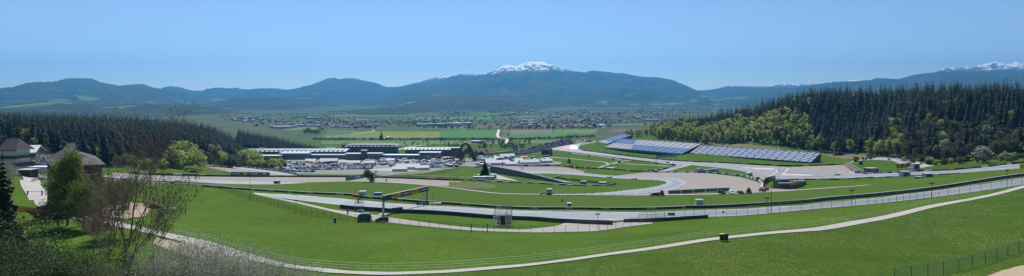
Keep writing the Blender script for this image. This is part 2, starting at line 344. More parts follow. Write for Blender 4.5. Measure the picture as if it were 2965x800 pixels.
# ------------------------------------------------------------------ ground sheet, haze, mountains
def build_ground():
    X = _X; Y = _Y; V = np.column_stack([X.ravel(), Y.ravel(), (CZ - DROP).ravel()]); nu, nd = X.shape
    I = (np.arange(nu-1)[:, None] * nd + np.arange(nd-1)[None, :]).ravel(); T = np.stack([I, I+nd, I+nd+1, I+1], 1)
    mi = np.where((Y[:-1, :-1] > 1350).ravel(), 1, 0)
    farm = mat('valley_meadow', (.055, .10, .03), .95, noise=[((.0012, .0035, 1), (.11, .09, .06), .95, 5), ((.0022, .006, 1), (.04, .1, .025), .9, 5), ((.004, .011, 1), (.10, .12, .04), .6, 4), ((.012, .03, 1), (.03, .05, .022), .7, 6)], spec=.1)
    me = np_mesh('ground', V, T, [GRASS, farm], mi, 4); me.polygons.foreach_set('use_smooth', np.ones(len(T), bool))
    tag(obj('ground', me), kind='structure')
build_ground()
def haze():
    mb = MB(); m = bpy.data.materials.new('haze'); m.use_nodes = True; N, L = nodes(m); N.remove(N['Principled BSDF'])
    v = N.new('ShaderNodeVolumePrincipled'); v.inputs['Density'].default_value = HAZE['density']; v.inputs['Color'].default_value = (*HAZE['color'], 1)
    v.inputs['Anisotropy'].default_value = HAZE['aniso']; L.new(v.outputs[0], N['Material Output'].inputs['Volume'])
    mb.box(-17500, 17500, -600, 14400, 1, 960, m); tag(mb.build('haze'), kind='stuff')
haze()
def mountain_mat(name, snow, tilt=0., meadow=.63, mtop=110., base=(.028, .048, .03), rock=None):
    m = mat(name, base, .95, noise=[(.0016, (.055, .07, .03), .9, 4), (.006, (.012, .026, .018), .8, 4), (.02, (.06, .075, .035), .6, 4)], spec=.05, bump=(.006, 1., 60.))
    N, L = nodes(m); b = N['Principled BSDF']; src = b.inputs['Base Color'].links[0].from_socket
    geo = N.new('ShaderNodeNewGeometry'); sep = N.new('ShaderNodeSeparateXYZ'); L.new(geo.outputs['Position'], sep.inputs[0])
    def M(op, a, c):
        n = N.new('ShaderNodeMath'); n.operation = op
        for k, x in enumerate((a, c)):
            if isinstance(x, (int, float)): n.inputs[k].default_value = x
            else: L.new(x, n.inputs[k])
        return n.outputs[0]
    def mix(fac, src, c):
        mx = N.new('ShaderNodeMix'); mx.data_type = 'RGBA'; mx.inputs[7].default_value = (*c, 1); L.new(src, mx.inputs[6]); L.new(fac, mx.inputs[0]); return mx.outputs[2]
    def ns(sc, det=5):
        mp = N.new('ShaderNodeMapping'); mp.inputs['Scale'].default_value = sc; L.new(geo.outputs['Position'], mp.inputs[0])
        n = N.new('ShaderNodeTexNoise'); n.inputs['Scale'].default_value = 1; n.inputs['Detail'].default_value = det; L.new(mp.outputs[0], n.inputs[0]); return n.outputs[0]
    a = M('GREATER_THAN', ns((.0017, .0017, .004), 5), meadow - .035); low = M('LESS_THAN', M('ADD', sep.outputs[2], M('MULTIPLY', ns((.002, .002, .002)), 160)), mtop + 80)
    col = mix(M('MULTIPLY', a, low), src, (.10, .17, .04))
    col = mix(M('GREATER_THAN', ns((.004, .004, .008), 3), .71), col, (.13, .12, .09))
    if snow is not None:
        z = M('SUBTRACT', M('SUBTRACT', sep.outputs[2], M('MULTIPLY', sep.outputs[0], tilt)), snow)
        t = M('ADD', M('MULTIPLY', z, .0009), M('SUBTRACT', ns((.014, .006, .03), 10), .555)); fac = N.new('ShaderNodeMapRange'); fac.inputs[1].default_value = 0; fac.inputs[2].default_value = .03; L.new(t, fac.inputs[0])
        zz = N.new('ShaderNodeMapRange'); zz.inputs[1].default_value = -30; zz.inputs[2].default_value = 30; L.new(z, zz.inputs[0])
        col = mix(zz.outputs[0], col, (.12, .115, .105)); col = mix(M('MULTIPLY', fac.outputs[0], zz.outputs[0]), col, (.95, .95, .95))
    L.new(col, b.inputs['Base Color']); return m
def ridge(name, crest, D, Df, m, seed, amp=60, pw=1.15, nu=340, nv=56, rough=1.5):
    c = np.array(crest, float); px = np.linspace(c[0, 0], c[-1, 0], nu); row = pchip(c[:, 0], c[:, 1], px)
    row = row + (fbm(px / 9, px * 0 + seed, seed, 3) - .5) * rough
    u = (px - CX) / F; base = CZ - 95 - 3; zc = CZ + (HOR - row) * D / F
    vv = np.concatenate([np.linspace(-.35, 0, 9)[:-1], np.linspace(0, 1, nv)**.9]); V = []
    for v in vv:
        if v <= 0: Y = D * (1 - v * .25); pr = (1 + v / .35); p = np.clip(pr, 0, 1)**1.1
        else: Y = D - v * (D - Df); p = (1 - v)**pw
        X = u * D + (u * Y - u * D) * (.55 if v > 0 else 0); Yv = np.full_like(X, Y)
        n = fbm(X / (D * .075), Yv / (D * .11), seed, 6); n = 1 - abs(n - .5) * 4   # gullies and spurs
        fade = np.clip(v * 7, 0, 1) * np.clip((1 - v) * 4, 0, 1) if v > 0 else 0
        z = base + (zc - base) * p + n * amp * fade * np.clip((zc - base) / 300, .15, 1.4)
        z = z - fade * amp * .55
        V.append(np.column_stack([X, Yv, z]))
    nr = len(vv); V = np.concatenate(V); I = (np.arange(nr-1)[:, None] * nu + np.arange(nu-1)[None, :]).ravel()
    T = np.stack([I, I+nu, I+nu+1, I+1], 1)
    me = np_mesh(name, V, T, [m], None, 4); me.polygons.foreach_set('use_smooth', np.ones(len(T), bool))
    o = obj(name, me); tag(o, kind='structure'); return o
MA = mountain_mat('mountain_forest', None, meadow=.62, mtop=110); MLO = mountain_mat('foothill_forest', None, meadow=.655, mtop=90, base=(.016, .03, .022))
ridge('mountain', [(-260,262),(-120,272),(0,265.5),(17,261),(47,260),(70,252),(90,253),(111,248),(140,237),(178,238.4),(207,228),(242,227),(265,228),(291,238),(329,245),(358,249.5),(378,246),(410,243.7),(437,252),(480,260),(553,270),(640,285),(760,312),(800,316)], 8800, 4600, MA, 11, 75)
ridge('mountain', [(380,290),(460,258),(495,250),(524,254),(553,262),(588,263),(611,260),(632,254),(664,256),(684,254.5),(700,257.6),(732,260),(754,256),(795,256),(833,260),(890,249),(922,238),(963,224),(988,231),(1017,226),(1048,233),(1089,240.5),(1121,252),(1150,252),(1184,247.5),(1230,248),(1330,268),(1400,290)], 12300, 8300, mountain_mat('mountain_patchy_snow', 503, 0, mtop=60), 12, 80)
ridge('mountain', [(1120,262),(1180,246),(1222,236),(1263,224),(1295,220),(1327,222),(1380,228),(1450,250)], 13000, 11000, mountain_mat('mountain_far_snow', 495), 13, 60)
ridge('mountain', [(1080,300),(1140,272),(1194,247),(1219,239.6),(1270,236),(1300,227),(1347,216),(1379,218),(1422,211),(1473,187),(1494,193),(1523,180.6),(1566,179),(1588,186),(1645,204),(1685,210),(1717,205),(1768,210),(1822,216.5),(1857,224),(1911,230),(1947,240),(1983,254),(2019,270),(2050,281),(2110,300),(2150,309)], 11500, 6900, mountain_mat('mountain_snowy_peak', 545, .045, mtop=150), 14, 95)
ridge('mountain', [(1930,275),(2005,263),(2045,261),(2080,256),(2108,249),(2171,250.5),(2206,250.5),(2273,244.6),(2344,244),(2415,237.5),(2502,232),(2600,240),(2700,255)], 12800, 10300, mountain_mat('mountain_plateau_snow', 345), 15, 50)
ridge('mountain', [(1960,306),(2050,283),(2147,266),(2206,264),(2226,258),(2285,255.6),(2344,246.5),(2435,236.7),(2521,232),(2541,226),(2596,229),(2643,218),(2699,211),(2777,209),(2965,209),(3150,212),(3400,240)], 9300, 5600, MA, 16, 80)
ridge('mountain', [(2600,240),(2710,209),(2738,198),(2797,195),(2840,189),(2884,179.5),(2915,187),(2943,179.5),(2965,181.5),(3060,186),(3200,205),(3400,240)], 12600, 9800, mountain_mat('mountain_high_snow', 670), 17, 80, rough=3)
ridge('foothill', [(560,318),(620,295),(700,284),(842,282),(922,288),(969,304),(1010,313),(1050,318)], 7300, 5300, MLO, 21, 45)
FDK = mountain_mat('foothill_dark_forest', None, meadow=.68, mtop=60, base=(.02, .035, .024))
ridge('foothill', [(1090,322),(1160,297),(1238,277),(1333,276),(1386,277),(1473,279.5),(1523,288),(1580,306),(1640,318)], 6300, 4300, FDK, 22, 35)
ridge('foothill', [(820,352),(870,333),(895,326),(960,322),(1048,317),(1111,312),(1180,312),(1250,322),(1330,333),(1400,342)], 4300, 2750, FDK, 27, 22)
ridge('foothill', [(1600,316),(1638,306),(1678,294),(1740,290),(1822,291),(1880,298),(1940,312)], 8000, 6000, MLO, 23, 40)
ridge('foothill', [(-260,300),(-60,312),(60,300),(180,296),(300,306),(420,300),(520,303),(620,312),(700,330),(760,343)], 4000, 2400, MLO, 24, 30)
ridge('foothill', [(600,325),(700,312),(800,312),(870,318),(950,332),(1020,342)], 5200, 3300, MLO, 28, 30)
ridge('foothill', [(2040,318),(2120,300),(2200,285),(2300,282),(2500,280),(2800,262),(3100,262),(3300,290)], 7300, 5000, MLO, 25, 45)

# ------------------------------------------------------------------ valley fields
def field(px0, px1, y0, y1, m, skew=0, off=.25): return sheet('field', [(px0+skew, y0), (px1+skew, y0)], [(px0, y1), (px1, y1)], m, off, step=12)
def fmat(n, c, c2): return mat('field_' + n, c, .95, noise=[((.01, .03, 1), c2, .9, 3), ((.05, .004, 1), tuple(x*.8 for x in c), .5, 3)], spec=.1)
FB = fmat('brown', (.15, .105, .08), (.11, .085, .065)); FG = fmat('green', (.05, .16, .035), (.07, .18, .04)); FY = fmat('dandelion', (.11, .19, .04), (.24, .22, .03))
FD = fmat('deep', (.04, .12, .03), (.045, .10, .03)); FT = fmat('tan', (.2, .15, .11), (.15, .12, .09)); FL = fmat('light', (.11, .2, .05), (.08, .16, .04))
field(930, 1270, 381, 401, FY, 40); field(1270, 1438, 377, 400, FG, 8, .3); field(1475, 1598, 376, 388, FT, 6, .35); field(1450, 1476, 376, 387, FB, 6, .4)
field(1452, 1640, 388, 399, FG, 6, .3); field(1600, 1722, 375, 388, FL, 10, .32); field(935, 1010, 378, 394, FG, 20, .28); field(945, 1000, 380, 388, FB, 14, .5)
field(1085, 1170, 374, 380, FD, 14, .45); field(1350, 1730, 363, 371, FB, 20, .3); field(1760, 1860, 374, 385, FB, 10, .3); field(1225, 1350, 368, 374, FL, 10, .3)
field(1490, 1660, 336, 341, FB, 8, .3); field(1210, 1420, 340, 346, FL, 8, .3); field(960, 1200, 334, 337, FL, 8, .3); field(1660, 1850, 330, 334, FB, 8, .3); field(1380, 1480, 329, 334, FG, 8, .35)
field(820, 930, 368, 378, FL, 10, .3); field(930, 1450, 408.5, 418, FL, 0, .3); field(1500, 1640, 407, 416, FL, 0, .3); field(1100, 1250, 414, 424, FL, 0, .5)
PALE = mat('pale_road', (.5, .48, .44), .9)
ribbon('road', [(1445,376),(1442,386),(1441,395),(1447,400),(1462,402),(1472,404)], 7, PALE, .7)
ribbon('road', [(1470,404),(1466,412),(1458,420)], 6, PALE, .7)
ribbon('road', [(1085,378),(1075,383),(1040,388),(1000,392),(960,396.5)], 4.5, PALE, .8)
ribbon('road', [(1128,395),(1117,399),(1108,404)], 6, PALE, .8)
ribbon('road', [(1725,360),(1737,365),(1748,371)], 9, PALE, .9); ribbon('road', [(1560,372),(1680,361.5),(1728,360)], 7, PALE, .8)
ribbon('road', [(1750,363),(1850,361),(1960,359)], 14, PALE, .7)
ribbon('road', [(1150,436),(1180,428),(1220,422)], 6, PALE, .8)

# ------------------------------------------------------------------ tracks, gravel, paths
trackA_t = [(735,560),(800,563.5),(900,570),(1000,578),(1110,588),(1239,597),(1380,604),(1566,612.6),(1760,615.5),(1850,616),(1980,612),(2109,608),(2238,601),(2342,594),(2500,578.6),(2732,550.5),(2965,517),(3150,489)]
trackA_b = [(735,561),(800,572),(900,585),(1000,597),(1110,611),(1239,618),(1380,626),(1566,636),(1760,640),(1850,638),(1980,631),(2109,627.5),(2238,618),(2342,608),(2500,594.5),(2732,568.7),(2965,535.6),(3150,508)]
sheet('race_track', trackA_t, trackA_b, ASPH, .10)
def dash(A, f0, f1, on, m, w, off, name='painted_line'):
    """dashed line on the ground along a traced edge"""
    P = wpath(A, step=1.5); mb = MB(); acc = 0
    for i in range(len(P)-1):
        if int(acc / on) % 2 == 0 or f0 == 'solid':
            a = P[i]; b = P[i+1]; d = (b-a)[:2]; l = np.hypot(*d); nn = np.array([-d[1], d[0]]) / l * w / 2
            q = np.array([a[:2]-nn, b[:2]-nn, b[:2]+nn, a[:2]+nn]); z = H(q[:, 0], q[:, 1]) + off
            mm = m if not isinstance(m, list) else m[int(acc / on) % len(m)]
            mb.add(np.column_stack([q, z]), [(0,1,2,3)], mm)
        acc += 1.5
    o = mb.build(name); tag(o, kind='structure'); return o
RUB = mat('rubbered_asphalt', (.165, .17, .18), .5, noise=[(.05, (.235, .24, .25), .9, 2.5), ((.9, .2, .5), (.14, .145, .155), .6, 3)], spec=.4)
for f in (.35, .62): ribbon('rubbered_line', [(a[0], a[1]*(1-f) + b[1]*f) for a, b in zip(trackA_t[3:], trackA_b[3:])], 2.2, RUB, .13)
dash(trackA_t, 'solid', 0, 6, [WHITEP, WHITEP, LGREY], .9, .14); dash([(x, y-1.2) for x, y in trackA_b], 'solid', 0, 3, WHITEP, .35, .14)
sheet('meadow', [(1130,797),(1266,793.5),(1496,776.5),(1650,758.5),(1796,737.5),(1950,715.5),(2109,693),(2230,681),(2350,671),(2500,646),(2649,614.5),(2800,584),(2965,545),(3150,508)],
      [(1130,812),(1266,812),(1496,812),(1650,812),(1796,812),(1950,812),(2109,812),(2230,812),(2350,812),(2500,812),(2649,812),(2800,812),(2965,812),(3150,812)], MEAD, .04, step=8)
sheet('service_road', [(735,560.5),(870,587),(980,610),(1050,618),(1109,627),(1239,646),(1380,661),(1501,665.5),(1560,661),(1609,655),(1650,645),(1717,645),(1774,647),(1805,644),(1850,645),(1890,645)],
      [(735,562.5),(870,592),(980,618),(1050,634),(1109,643),(1239,657),(1380,669),(1501,673),(1560,674),(1609,673),(1650,672.5),(1717,670.5),(1774,664),(1805,659),(1850,653),(1890,648)], PATH, .09)
sheet('gravel_trap', [(325,500),(380,504.5),(520,511),(680,513),(861,514),(1000,514.5),(1080,516),(1176,518.5),(1250,522),(1334,526)],
      [(325,509),(380,514),(520,519.5),(680,525),(861,529),(1000,526.5),(1080,526.5),(1176,531),(1294,539),(1336,527)], GRAVEL, .10)
sheet('race_track', [(300,506),(380,513.5),(520,519),(680,525),(780,526.5),(885,530)], [(300,514),(380,521),(520,527),(680,534),(780,535),(885,531)], ASPH, .13)
sheet('service_road', [(300,520),(420,527),(560,533),(660,536.5)], [(300,522),(420,528.5),(560,534),(660,537)], PATH, .1)
sheet('gravel_trap', [(582,477.5),(640,481),(700,489),(780,499),(861,510.5)], [(582,480),(612,488),(650,497),(730,510),(800,513)], GRAVEL, .10)
sheet('race_track', [(575,475.5),(640,478.5),(700,485),(780,494.5),(830,503),(885,512)], [(575,478),(640,483),(700,490),(780,501),(820,508),(860,513)], ASPH, .14)
ribbon('footpath', [(1060,527.5),(1120,528.5),(1180,532),(1280,541),(1380,554),(1449,561),(1555,563.5),(1717,565),(1850,566),(1930,565),(2100,561.5),(2250,555.5),(2310,551),(2400,545),(2515,536.5)], 4.5, PATH, .15)
# upper field outlines of the infield: slightly yellower mown grass
sheet('infield', [(900,531),(1060,529.5),(1180,533),(1280,542.5),(1380,556),(1449,563),(1555,566),(1717,568),(1850,569),(2100,564),(2250,558),(2400,549),(2500,541),(2650,528),(2800,512),(3000,492)],
      [(900,558),(1060,572),(1180,580),(1280,586),(1380,592),(1449,593),(1555,597),(1717,599),(1850,600),(2100,594),(2250,585),(2400,574),(2500,566),(2650,549),(2800,527),(3000,499)], VERGE, .05)
sheet('infield', [(1300,540),(1336,527),(1420,528),(1500,532),(1640,540),(1780,541)], [(1300,541),(1336,546),(1420,557),(1500,560.5),(1640,562),(1780,559)], VERGE, .07)
sheet('gravel_trap', [(1782,510),(1830,504),(1876,500.5),(1980,500),(2013,500.5),(2091,507),(2137,513),(2167,520.5),(2200,532),(2215,548)],
      [(1700,567),(1790,566.5),(1830,566.5),(1880,566),(1930,564),(1990,560),(2060,557),(2110,555),(2180,554),(2222,552)], GRAVEL, .10)
# the inner lawn of the hairpin, lying over the gravel's edge
sheet('infield', [(1400,507),(1480,505),(1580,504),(1640,506),(1731,513.6),(1791,518),(1852,521),(1912,524),(1938,528)],
      [(1400,530),(1480,532),(1580,562),(1640,563),(1700,561),(1761,559),(1852,548),(1912,540),(1940,533)], GRASS, .16)
hp_o = [(1490,495),(1580,497.5),(1670,501),(1731,506.5),(1791,511),(1852,514.7),(1927,516.5),(1958,520),(1982,527.7),(1972,538),(1945,549),(1912,557),(1850,562),(1791,565),(1700,566),(1598,566.3)]
hp_i = [(1490,503),(1580,503.5),(1640,506),(1731,513),(1791,517.5),(1852,520.5),(1905,523),(1926,526),(1934,530),(1925,535),(1900,541.5),(1862,547.5),(1820,552),(1761,558.5),(1690,562.5),(1598,564)]
sheet('race_track', hp_o, hp_i, ASPH, .22)
ribbon('rubbered_line', [((a[0]*.6+b[0]*.4), (a[1]*.6+b[1]*.4)) for a, b in zip(hp_o, hp_i)], 4, RUB, .25)
dash(hp_o, 'solid', 0, 3, [WHITEP, BLUEM], 1.0, .26, 'kerb'); dash(hp_i, 'solid', 0, 3, [WHITEP, BLUEM], 1.0, .26, 'kerb')
sheet('gravel_trap', [(1430,487.5),(1473,486),(1560,484.5),(1630,485),(1665,490),(1695,499)], [(1430,498),(1490,497.5),(1580,499),(1640,501),(1675,502.5),(1695,502)], GRAVEL, .12)
t1o = [(1724,408.5),(1690,412.5),(1655,418.5),(1620,425),(1594,430),(1604,434.5),(1640,438.5),(1700,446),(1791,457),(1882,467.5),(1930,473),(1962,477)]
t1i = [(1727,411),(1706,415.5),(1690,419),(1680,423),(1675,428),(1677,431),(1686,434),(1712,438.5),(1791,450.5),(1882,460.5),(1930,464.5),(1962,466.5)]
sheet('race_track', t1o, t1i, ASPH, .10)
ribbon('rubbered_line', [((a[0]+b[0])/2, (a[1]+b[1])/2) for a, b in zip(t1o[3:], t1i[3:])], 4, RUB, .13)
sheet('painted_runoff', [(1632,426.5),(1655,421),(1672,420.5)], [(1625,432),(1655,431),(1668,430)], REDP, .16)
sheet('painted_runoff', [(1655,421.5),(1668,423),(1676,428)], [(1648,431),(1656,432.5),(1668,433)], WHITEP, .2)
t2t = [(1958,466.5),(1995,469),(2091,473),(2182,479),(2283,485),(2340,490),(2420,496),(2500,500.5),(2550,503),(2650,497.5),(2765,489.5),(2965,474),(3150,459)]
t2b = [(1958,476.5),(2000,478.5),(2110,490),(2160,499),(2200,512),(2290,520.5),(2340,519),(2420,516.5),(2500,514.5),(2650,510),(2765,502.5),(2965,487.6),(3150,473)]
sheet('race_track', t2t, t2b, ASPH, .10); dash([(x, y+1.6) for x, y in t2t], 0, 0, 6, WHITEP, 1.2, .16); dash([(x, y-1.5) for x, y in t2b[6:]], 0, 0, 6, [WHITEP], 1.2, .16)
dash([(2286,517.5),(2420,515.5),(2550,512.5),(2700,506)], 'solid', 0, 6, [REDP, WHITEP], 1.4, .2, 'kerb')
ribbon('rubbered_line', [(1962,472),(2030,474.5),(2110,480),(2190,486),(2270,497),(2290,508),(2340,512),(2420,508.5),(2500,507.5),(2650,504),(2765,496),(2965,481),(3150,466)], 4, RUB, .13)
sheet('painted_runoff', [(2178,488),(2244,490)], [(2190,492.5),(2238,495)], REDP, .16); sheet('painted_runoff', [(2150,486),(2244,489.2)], [(2150,487.2),(2244,490.5)], WHITEP, .2)
sheet('painted_runoff', [(2268,505.5),(2361,509)], [(2264,510.5),(2361,511)], REDP, .16); sheet('painted_runoff', [(2270,504),(2350,507.6)], [(2268,505.5),(2350,509)], WHITEP, .2)
dash([(2225,512),(2250,497),(2246,492)], 'solid', 0, 3, WHITEP, .7, .2); dash([(2283,487),(2276,497),(2262,508)], 'solid', 0, 3, WHITEP, .7, .2)
sheet('gravel_trap', [(2283,485),(2331,482.5),(2440,479),(2452,486),(2470,498),(2476,500)], [(2283,490),(2331,492),(2400,497),(2430,499.5),(2460,501.5),(2476,502)], GRAVEL, .15)
ribbon('service_road', [(2000,473),(1985,480),(1950,489),(1915,497),(1885,500)], 9, ASPH, .2)
ribbon('service_road', [(1905,471.5),(1940,475),(1962,478),(1958,484),(1930,488)], 5, GRAVEL, .25)
ribbon('footpath', [(1590,455),(1640,459),(1700,465),(1752,471),(1762,475),(1745,482),(1735,486)], 3.5, PATH, .15)
ribbon('footpath', [(1760,475),(1800,474),(1870,478),(1935,482)], 3.5, PATH, .15); ribbon('footpath', [(1770,474),(1800,468),(1830,464.5)], 5, PATH, .18)
ribbon('footpath', [(1600,436),(1660,444),(1750,455),(1800,463)], 3, PATH, .15)
sheet('gravel_area', [(2165,496),(2190,500),(2215,508)], [(2160,500),(2185,514),(2215,523)], GRAVEL, .14)
sheet('service_road', [(2120,553),(2180,548),(2225,546),(2300,548)], [(2120,558),(2180,558),(2225,557),(2300,552.5)], GRAVEL, .2)
# roads round the pond bank at the forest foot
ribbon('service_road', [(2462,470),(2500,463),(2560,461),(2590,463),(2620,474),(2650,485),(2668,488)], 7, ASPH, .2)
ribbon('service_road', [(2640,470),(2665,478),(2690,483)], 7, PATH, .22)
sheet('dry_bank', [(2360,440),(2450,448),(2560,452),(2640,462)], [(2372,446),(2450,460),(2560,460.5),(2636,468)], DIRT, .1, rag=7)
sheet('dry_bank', [(2030,408),(2100,414),(2160,418),(2260,428)], [(2030,417),(2100,424),(2160,429),(2260,436)], DIRT, .12, rag=7)
sheet('dry_bank', [(1668,408),(1690,403),(1712,402)], [(1664,418),(1690,413),(1712,408.5)], DIRT, .3)
# near path
near = [(120,566),(118,580),(130,596),(164,612),(224,630),(336,650),(411,666),(500,686),(600,711),(700,741),(800,765),(900,780),(1000,790),(1130,794),(1266,789.5),(1496,772),(1650,754),(1796,733),(1950,711),(2109,688.5),(2230,676),(2350,666.5),(2500,642),(2649,610),(2800,580),(2965,541.5),(3150,505)]
ribbon('path', near, 2.9, PATH, .12, step=1.5)
ribbon('driveway', [(85,525),(95,545),(112,565),(122,580)], 5.2, PATH, .16, step=1.5)
ribbon('driveway', [(30,493),(60,502),(85,514),(95,530)], 4.5, PATH, .2, step=1.5)
sheet('parking_area', [(20,488),(60,487),(110,487)], [(20,497),(60,501),(115,503)], PATH, .14)
sheet('bare_ground', [(262,596),(330,588),(400,590),(441,597)], [(262,628),(330,634),(400,632),(430,626)], SAND, .12, rag=14)
sheet('path_verge', [(455,690),(560,712),(650,738),(720,757)], [(440,706),(530,738),(640,765),(720,775)], SAND, .06, rag=12)
sheet('gravel_area', [(2860,800),(2900,786),(2965,770),(3050,750)], [(2860,812),(2900,815),(2965,815),(3050,800)], SAND, .1, rag=6)
sheet('paddock_ground', [(700,465),(900,463),(1100,461),(1300,459),(1420,461),(1560,463),(1625,470)], [(700,484),(830,505),(1100,508),(1230,504),(1340,489),(1480,486),(1625,484)], mat('paddock_tarmac', (.13, .13, .135), .8, noise=[(.012, (.07, .12, .03), .95, 5), (.1, (.2, .19, .18), .7, 3)]), .12)
sheet('lawn', [(1140,505),(1250,494),(1330,481),(1400,487),(1430,499)], [(1140,511),(1250,517),(1330,519),(1400,518),(1440,517)], GRASS, .2)
ribbon('footpath', [(1100,511),(1160,506),(1240,498),(1310,487)], 3.5, PATH, .3); ribbon('footpath', [(1190,509),(1280,511.5),(1360,514)], 4, PATH, .3)
sheet('worn_grass', [(1300,527.5),(1360,528.5),(1430,533)], [(1300,541),(1360,547),(1440,545)], mat('worn_grass', (.14, .12, .065), .95, noise=[(.15, (.07, .12, .02), .9, 4)], spec=.05), .14, rag=5)
sheet('service_road', [(1420,500),(1440,507),(1490,522)], [(1440,520),(1470,522),(1500,527)], PATH, .25)
# ------------------------------------------------------------------ trees
def spruce_geo(seed, h=1., r=.16, levels=15, nb=8, tri_only=True):
    """unit-height spruce: (verts, tris, material index) - 0 needles, 1 bark"""
    R = np.random.default_rng(seed); V = []; T = []; M = []
    def tri(a, b, c, m=0): n = len(V); V.extend([a, b, c]); T.append((n, n+1, n+2)); M.append(m)
    k = 5
    for i in range(k):
        a0 = 2*math.pi*i/k; a1 = 2*math.pi*(i+1)/k; tri((.012*math.cos(a0), .012*math.sin(a0), -.01), (.012*math.cos(a1), .012*math.sin(a1), -.01), (0, 0, .95), 1)
    for l in range(levels):
        f = l / (levels - 1); z = .07 + .9 * f**.92; rr = r * (1 - f)**.82 + .008; ph = R.uniform(0, 6.3)
        n = max(4, int(nb * (1 - f * .45)))
        for b in range(n):
            if R.random() < .07: continue
            a = ph + 2*math.pi*(b + R.uniform(-.3, .3)) / n; q = rr * R.uniform(.72, 1.18); dr = q * R.uniform(.25, .5)
            c, s = math.cos(a), math.sin(a); w = q * R.uniform(.26, .38) + .004
            root = (0, 0, z + .012); tip = (c*q, s*q, z - dr); m = q * .6; zm = z - dr * .35
            L = (c*m - s*w, s*m + c*w, zm - w*.35); Rr = (c*m + s*w, s*m - c*w, zm - w*.35)
            tri(root, tip, L); tri(root, Rr, tip)
            if q > .05: tri((c*m*.5, s*m*.5, zm + .01), (c*q*.9, s*q*.9, z-dr*.9), (c*q*.7, s*q*.7, z - dr*.8 - q*.35))
    tri((-.006, 0, .93), (.006, 0, .93), (0, 0, 1.02)); tri((0, -.006, .93), (0, .006, .93), (0, 0, 1.02))
    return np.array(V, float) * h, np.array(T), np.array(M)
def broad_geo(seed, h=1., r=.3, z0=.22, clumps=16, per=26, leaf=.045, shape=1., limbs=5, leafm=0, tall=False):
    R = np.random.default_rng(seed); V = []; T = []; M = []
    def tri(a, b, c, m): n = len(V); V.extend([tuple(a), tuple(b), tuple(c)]); T.append((n, n+1, n+2)); M.append(m)
    def limb(a, b, r0, r1):
        a = np.array(a); b = np.array(b); d = b - a; d /= np.linalg.norm(d) + 1e-9; x = np.cross(d, (0.3, .9, .1)); x /= np.linalg.norm(x); y = np.cross(d, x)
        for i in range(4):
            t0, t1 = i*math.pi/2, (i+1)*math.pi/2; p = lambda o, t, q: o + (x*math.cos(t) + y*math.sin(t))*q
            tri(p(a,t0,r0), p(a,t1,r0), p(b,t1,r1), 1); tri(p(a,t0,r0), p(b,t1,r1), p(b,t0,r1), 1)
    cz = (1 + z0) / 2; hz = (1 - z0) / 2
    limb((0, 0, -.02), (R.uniform(-.02,.02), R.uniform(-.02,.02), z0 + hz*.5), .017, .010); fork = np.array((0, 0, z0 + hz*.35))
    for c in range(clumps):
        a = R.uniform(0, 6.283); ct = R.uniform(-.92, .98); st = math.sqrt(1 - ct*ct); q = R.uniform(.45, .88)
        wid = (1 - .35*ct) if shape > .5 else 1.
        C0 = np.array((math.cos(a)*st*r*q*wid, math.sin(a)*st*r*q*wid, cz + ct*hz*q)); cr = r * R.uniform(.26, .48)
        if c < limbs: limb(fork * R.uniform(.6, 1), C0, .008, .003)
        for k in range(per):
            d = R.normal(size=3); d /= np.linalg.norm(d); p = C0 + d * cr * R.uniform(.35, 1.)**.6 * np.array((1, 1, .85 if not tall else 1.25))
            n1 = R.normal(size=3); n1 /= np.linalg.norm(n1); n2 = np.cross(n1, R.normal(size=3)); n2 /= np.linalg.norm(n2) + 1e-9
            s = leaf * R.uniform(.6, 1.35); tri(p - n1*s, p + n2*s*.7, p + n1*s, leafm)
            if R.random() < .6: tri(p - n1*s*.6, p + n1*s*.8, p - n2*s*.9, leafm)
    return np.array(V, float) * h, np.array(T), np.array(M)
SPR = [spruce_geo(i, 1, R_, lv, nb) for i, (R_, lv, nb) in enumerate([(.18, 17, 10), (.2, 16, 10), (.16, 18, 9), (.22, 16, 11), (.19, 15, 10)])]
SPR_LOW = [spruce_geo(50 + i, 1, R_, 11, 8) for i, R_ in enumerate([.19, .22, .2])]
BRD = [broad_geo(i, 1, r, z, c, p, l, s) for i, (r, z, c, p, l, s) in enumerate([(.27, .13, 26, 42, .032, 1), (.23, .1, 26, 40, .03, 1), (.33, .11, 30, 42, .034, 0), (.2, .08, 24, 42, .028, 1)])]
BRD_LOW = [broad_geo(60 + i, 1, r, .08, 16, 16, .055, 1) for i, r in enumerate([.26, .22, .3])]
def me_of(geo, name, leafmat): return np_mesh(name, geo[0], geo[1], [leafmat, BARK], geo[2], 3)
class Kind:
    def __init__(s, name, cat, geos, low, leafmat): s.name = name; s.cat = cat; s.geos = geos; s.low = low; s.leaf = leafmat; s.me = {}; s.specs = []
    def mesh(s, i):
        if i not in s.me: s.me[i] = me_of(s.geos[i], s.name, s.leaf)
        return s.me[i]
KS = Kind('spruce_tree', 'spruce tree', SPR, SPR_LOW, NEEDLE)
KG = Kind('broadleaf_tree', 'tree', BRD, BRD_LOW, LEAFG); KO = Kind('broadleaf_tree', 'tree', BRD, BRD_LOW, LEAFO); KB = Kind('bare_tree', 'tree', BRD, BRD_LOW, LEAFB)
KW = Kind('blossoming_tree', 'tree', BRD, BRD_LOW, LEAFW); KR = Kind('broadleaf_tree', 'tree', BRD, BRD_LOW, LEAFR)
BUSH = [broad_geo(40 + i, 1, r, .0, 34, 46, .045, 0, limbs=2) for i, r in enumerate((.42, .5, .36))]
KU = Kind('leafy_bush', 'bush', BUSH, BUSH, LEAFG); KV = Kind('leafy_bush', 'bush', BUSH, BUSH, LEAFO)
def plant(kind, x, y, h, w, label, group): kind.specs.append((h / y, x, y, h, w, label, group))
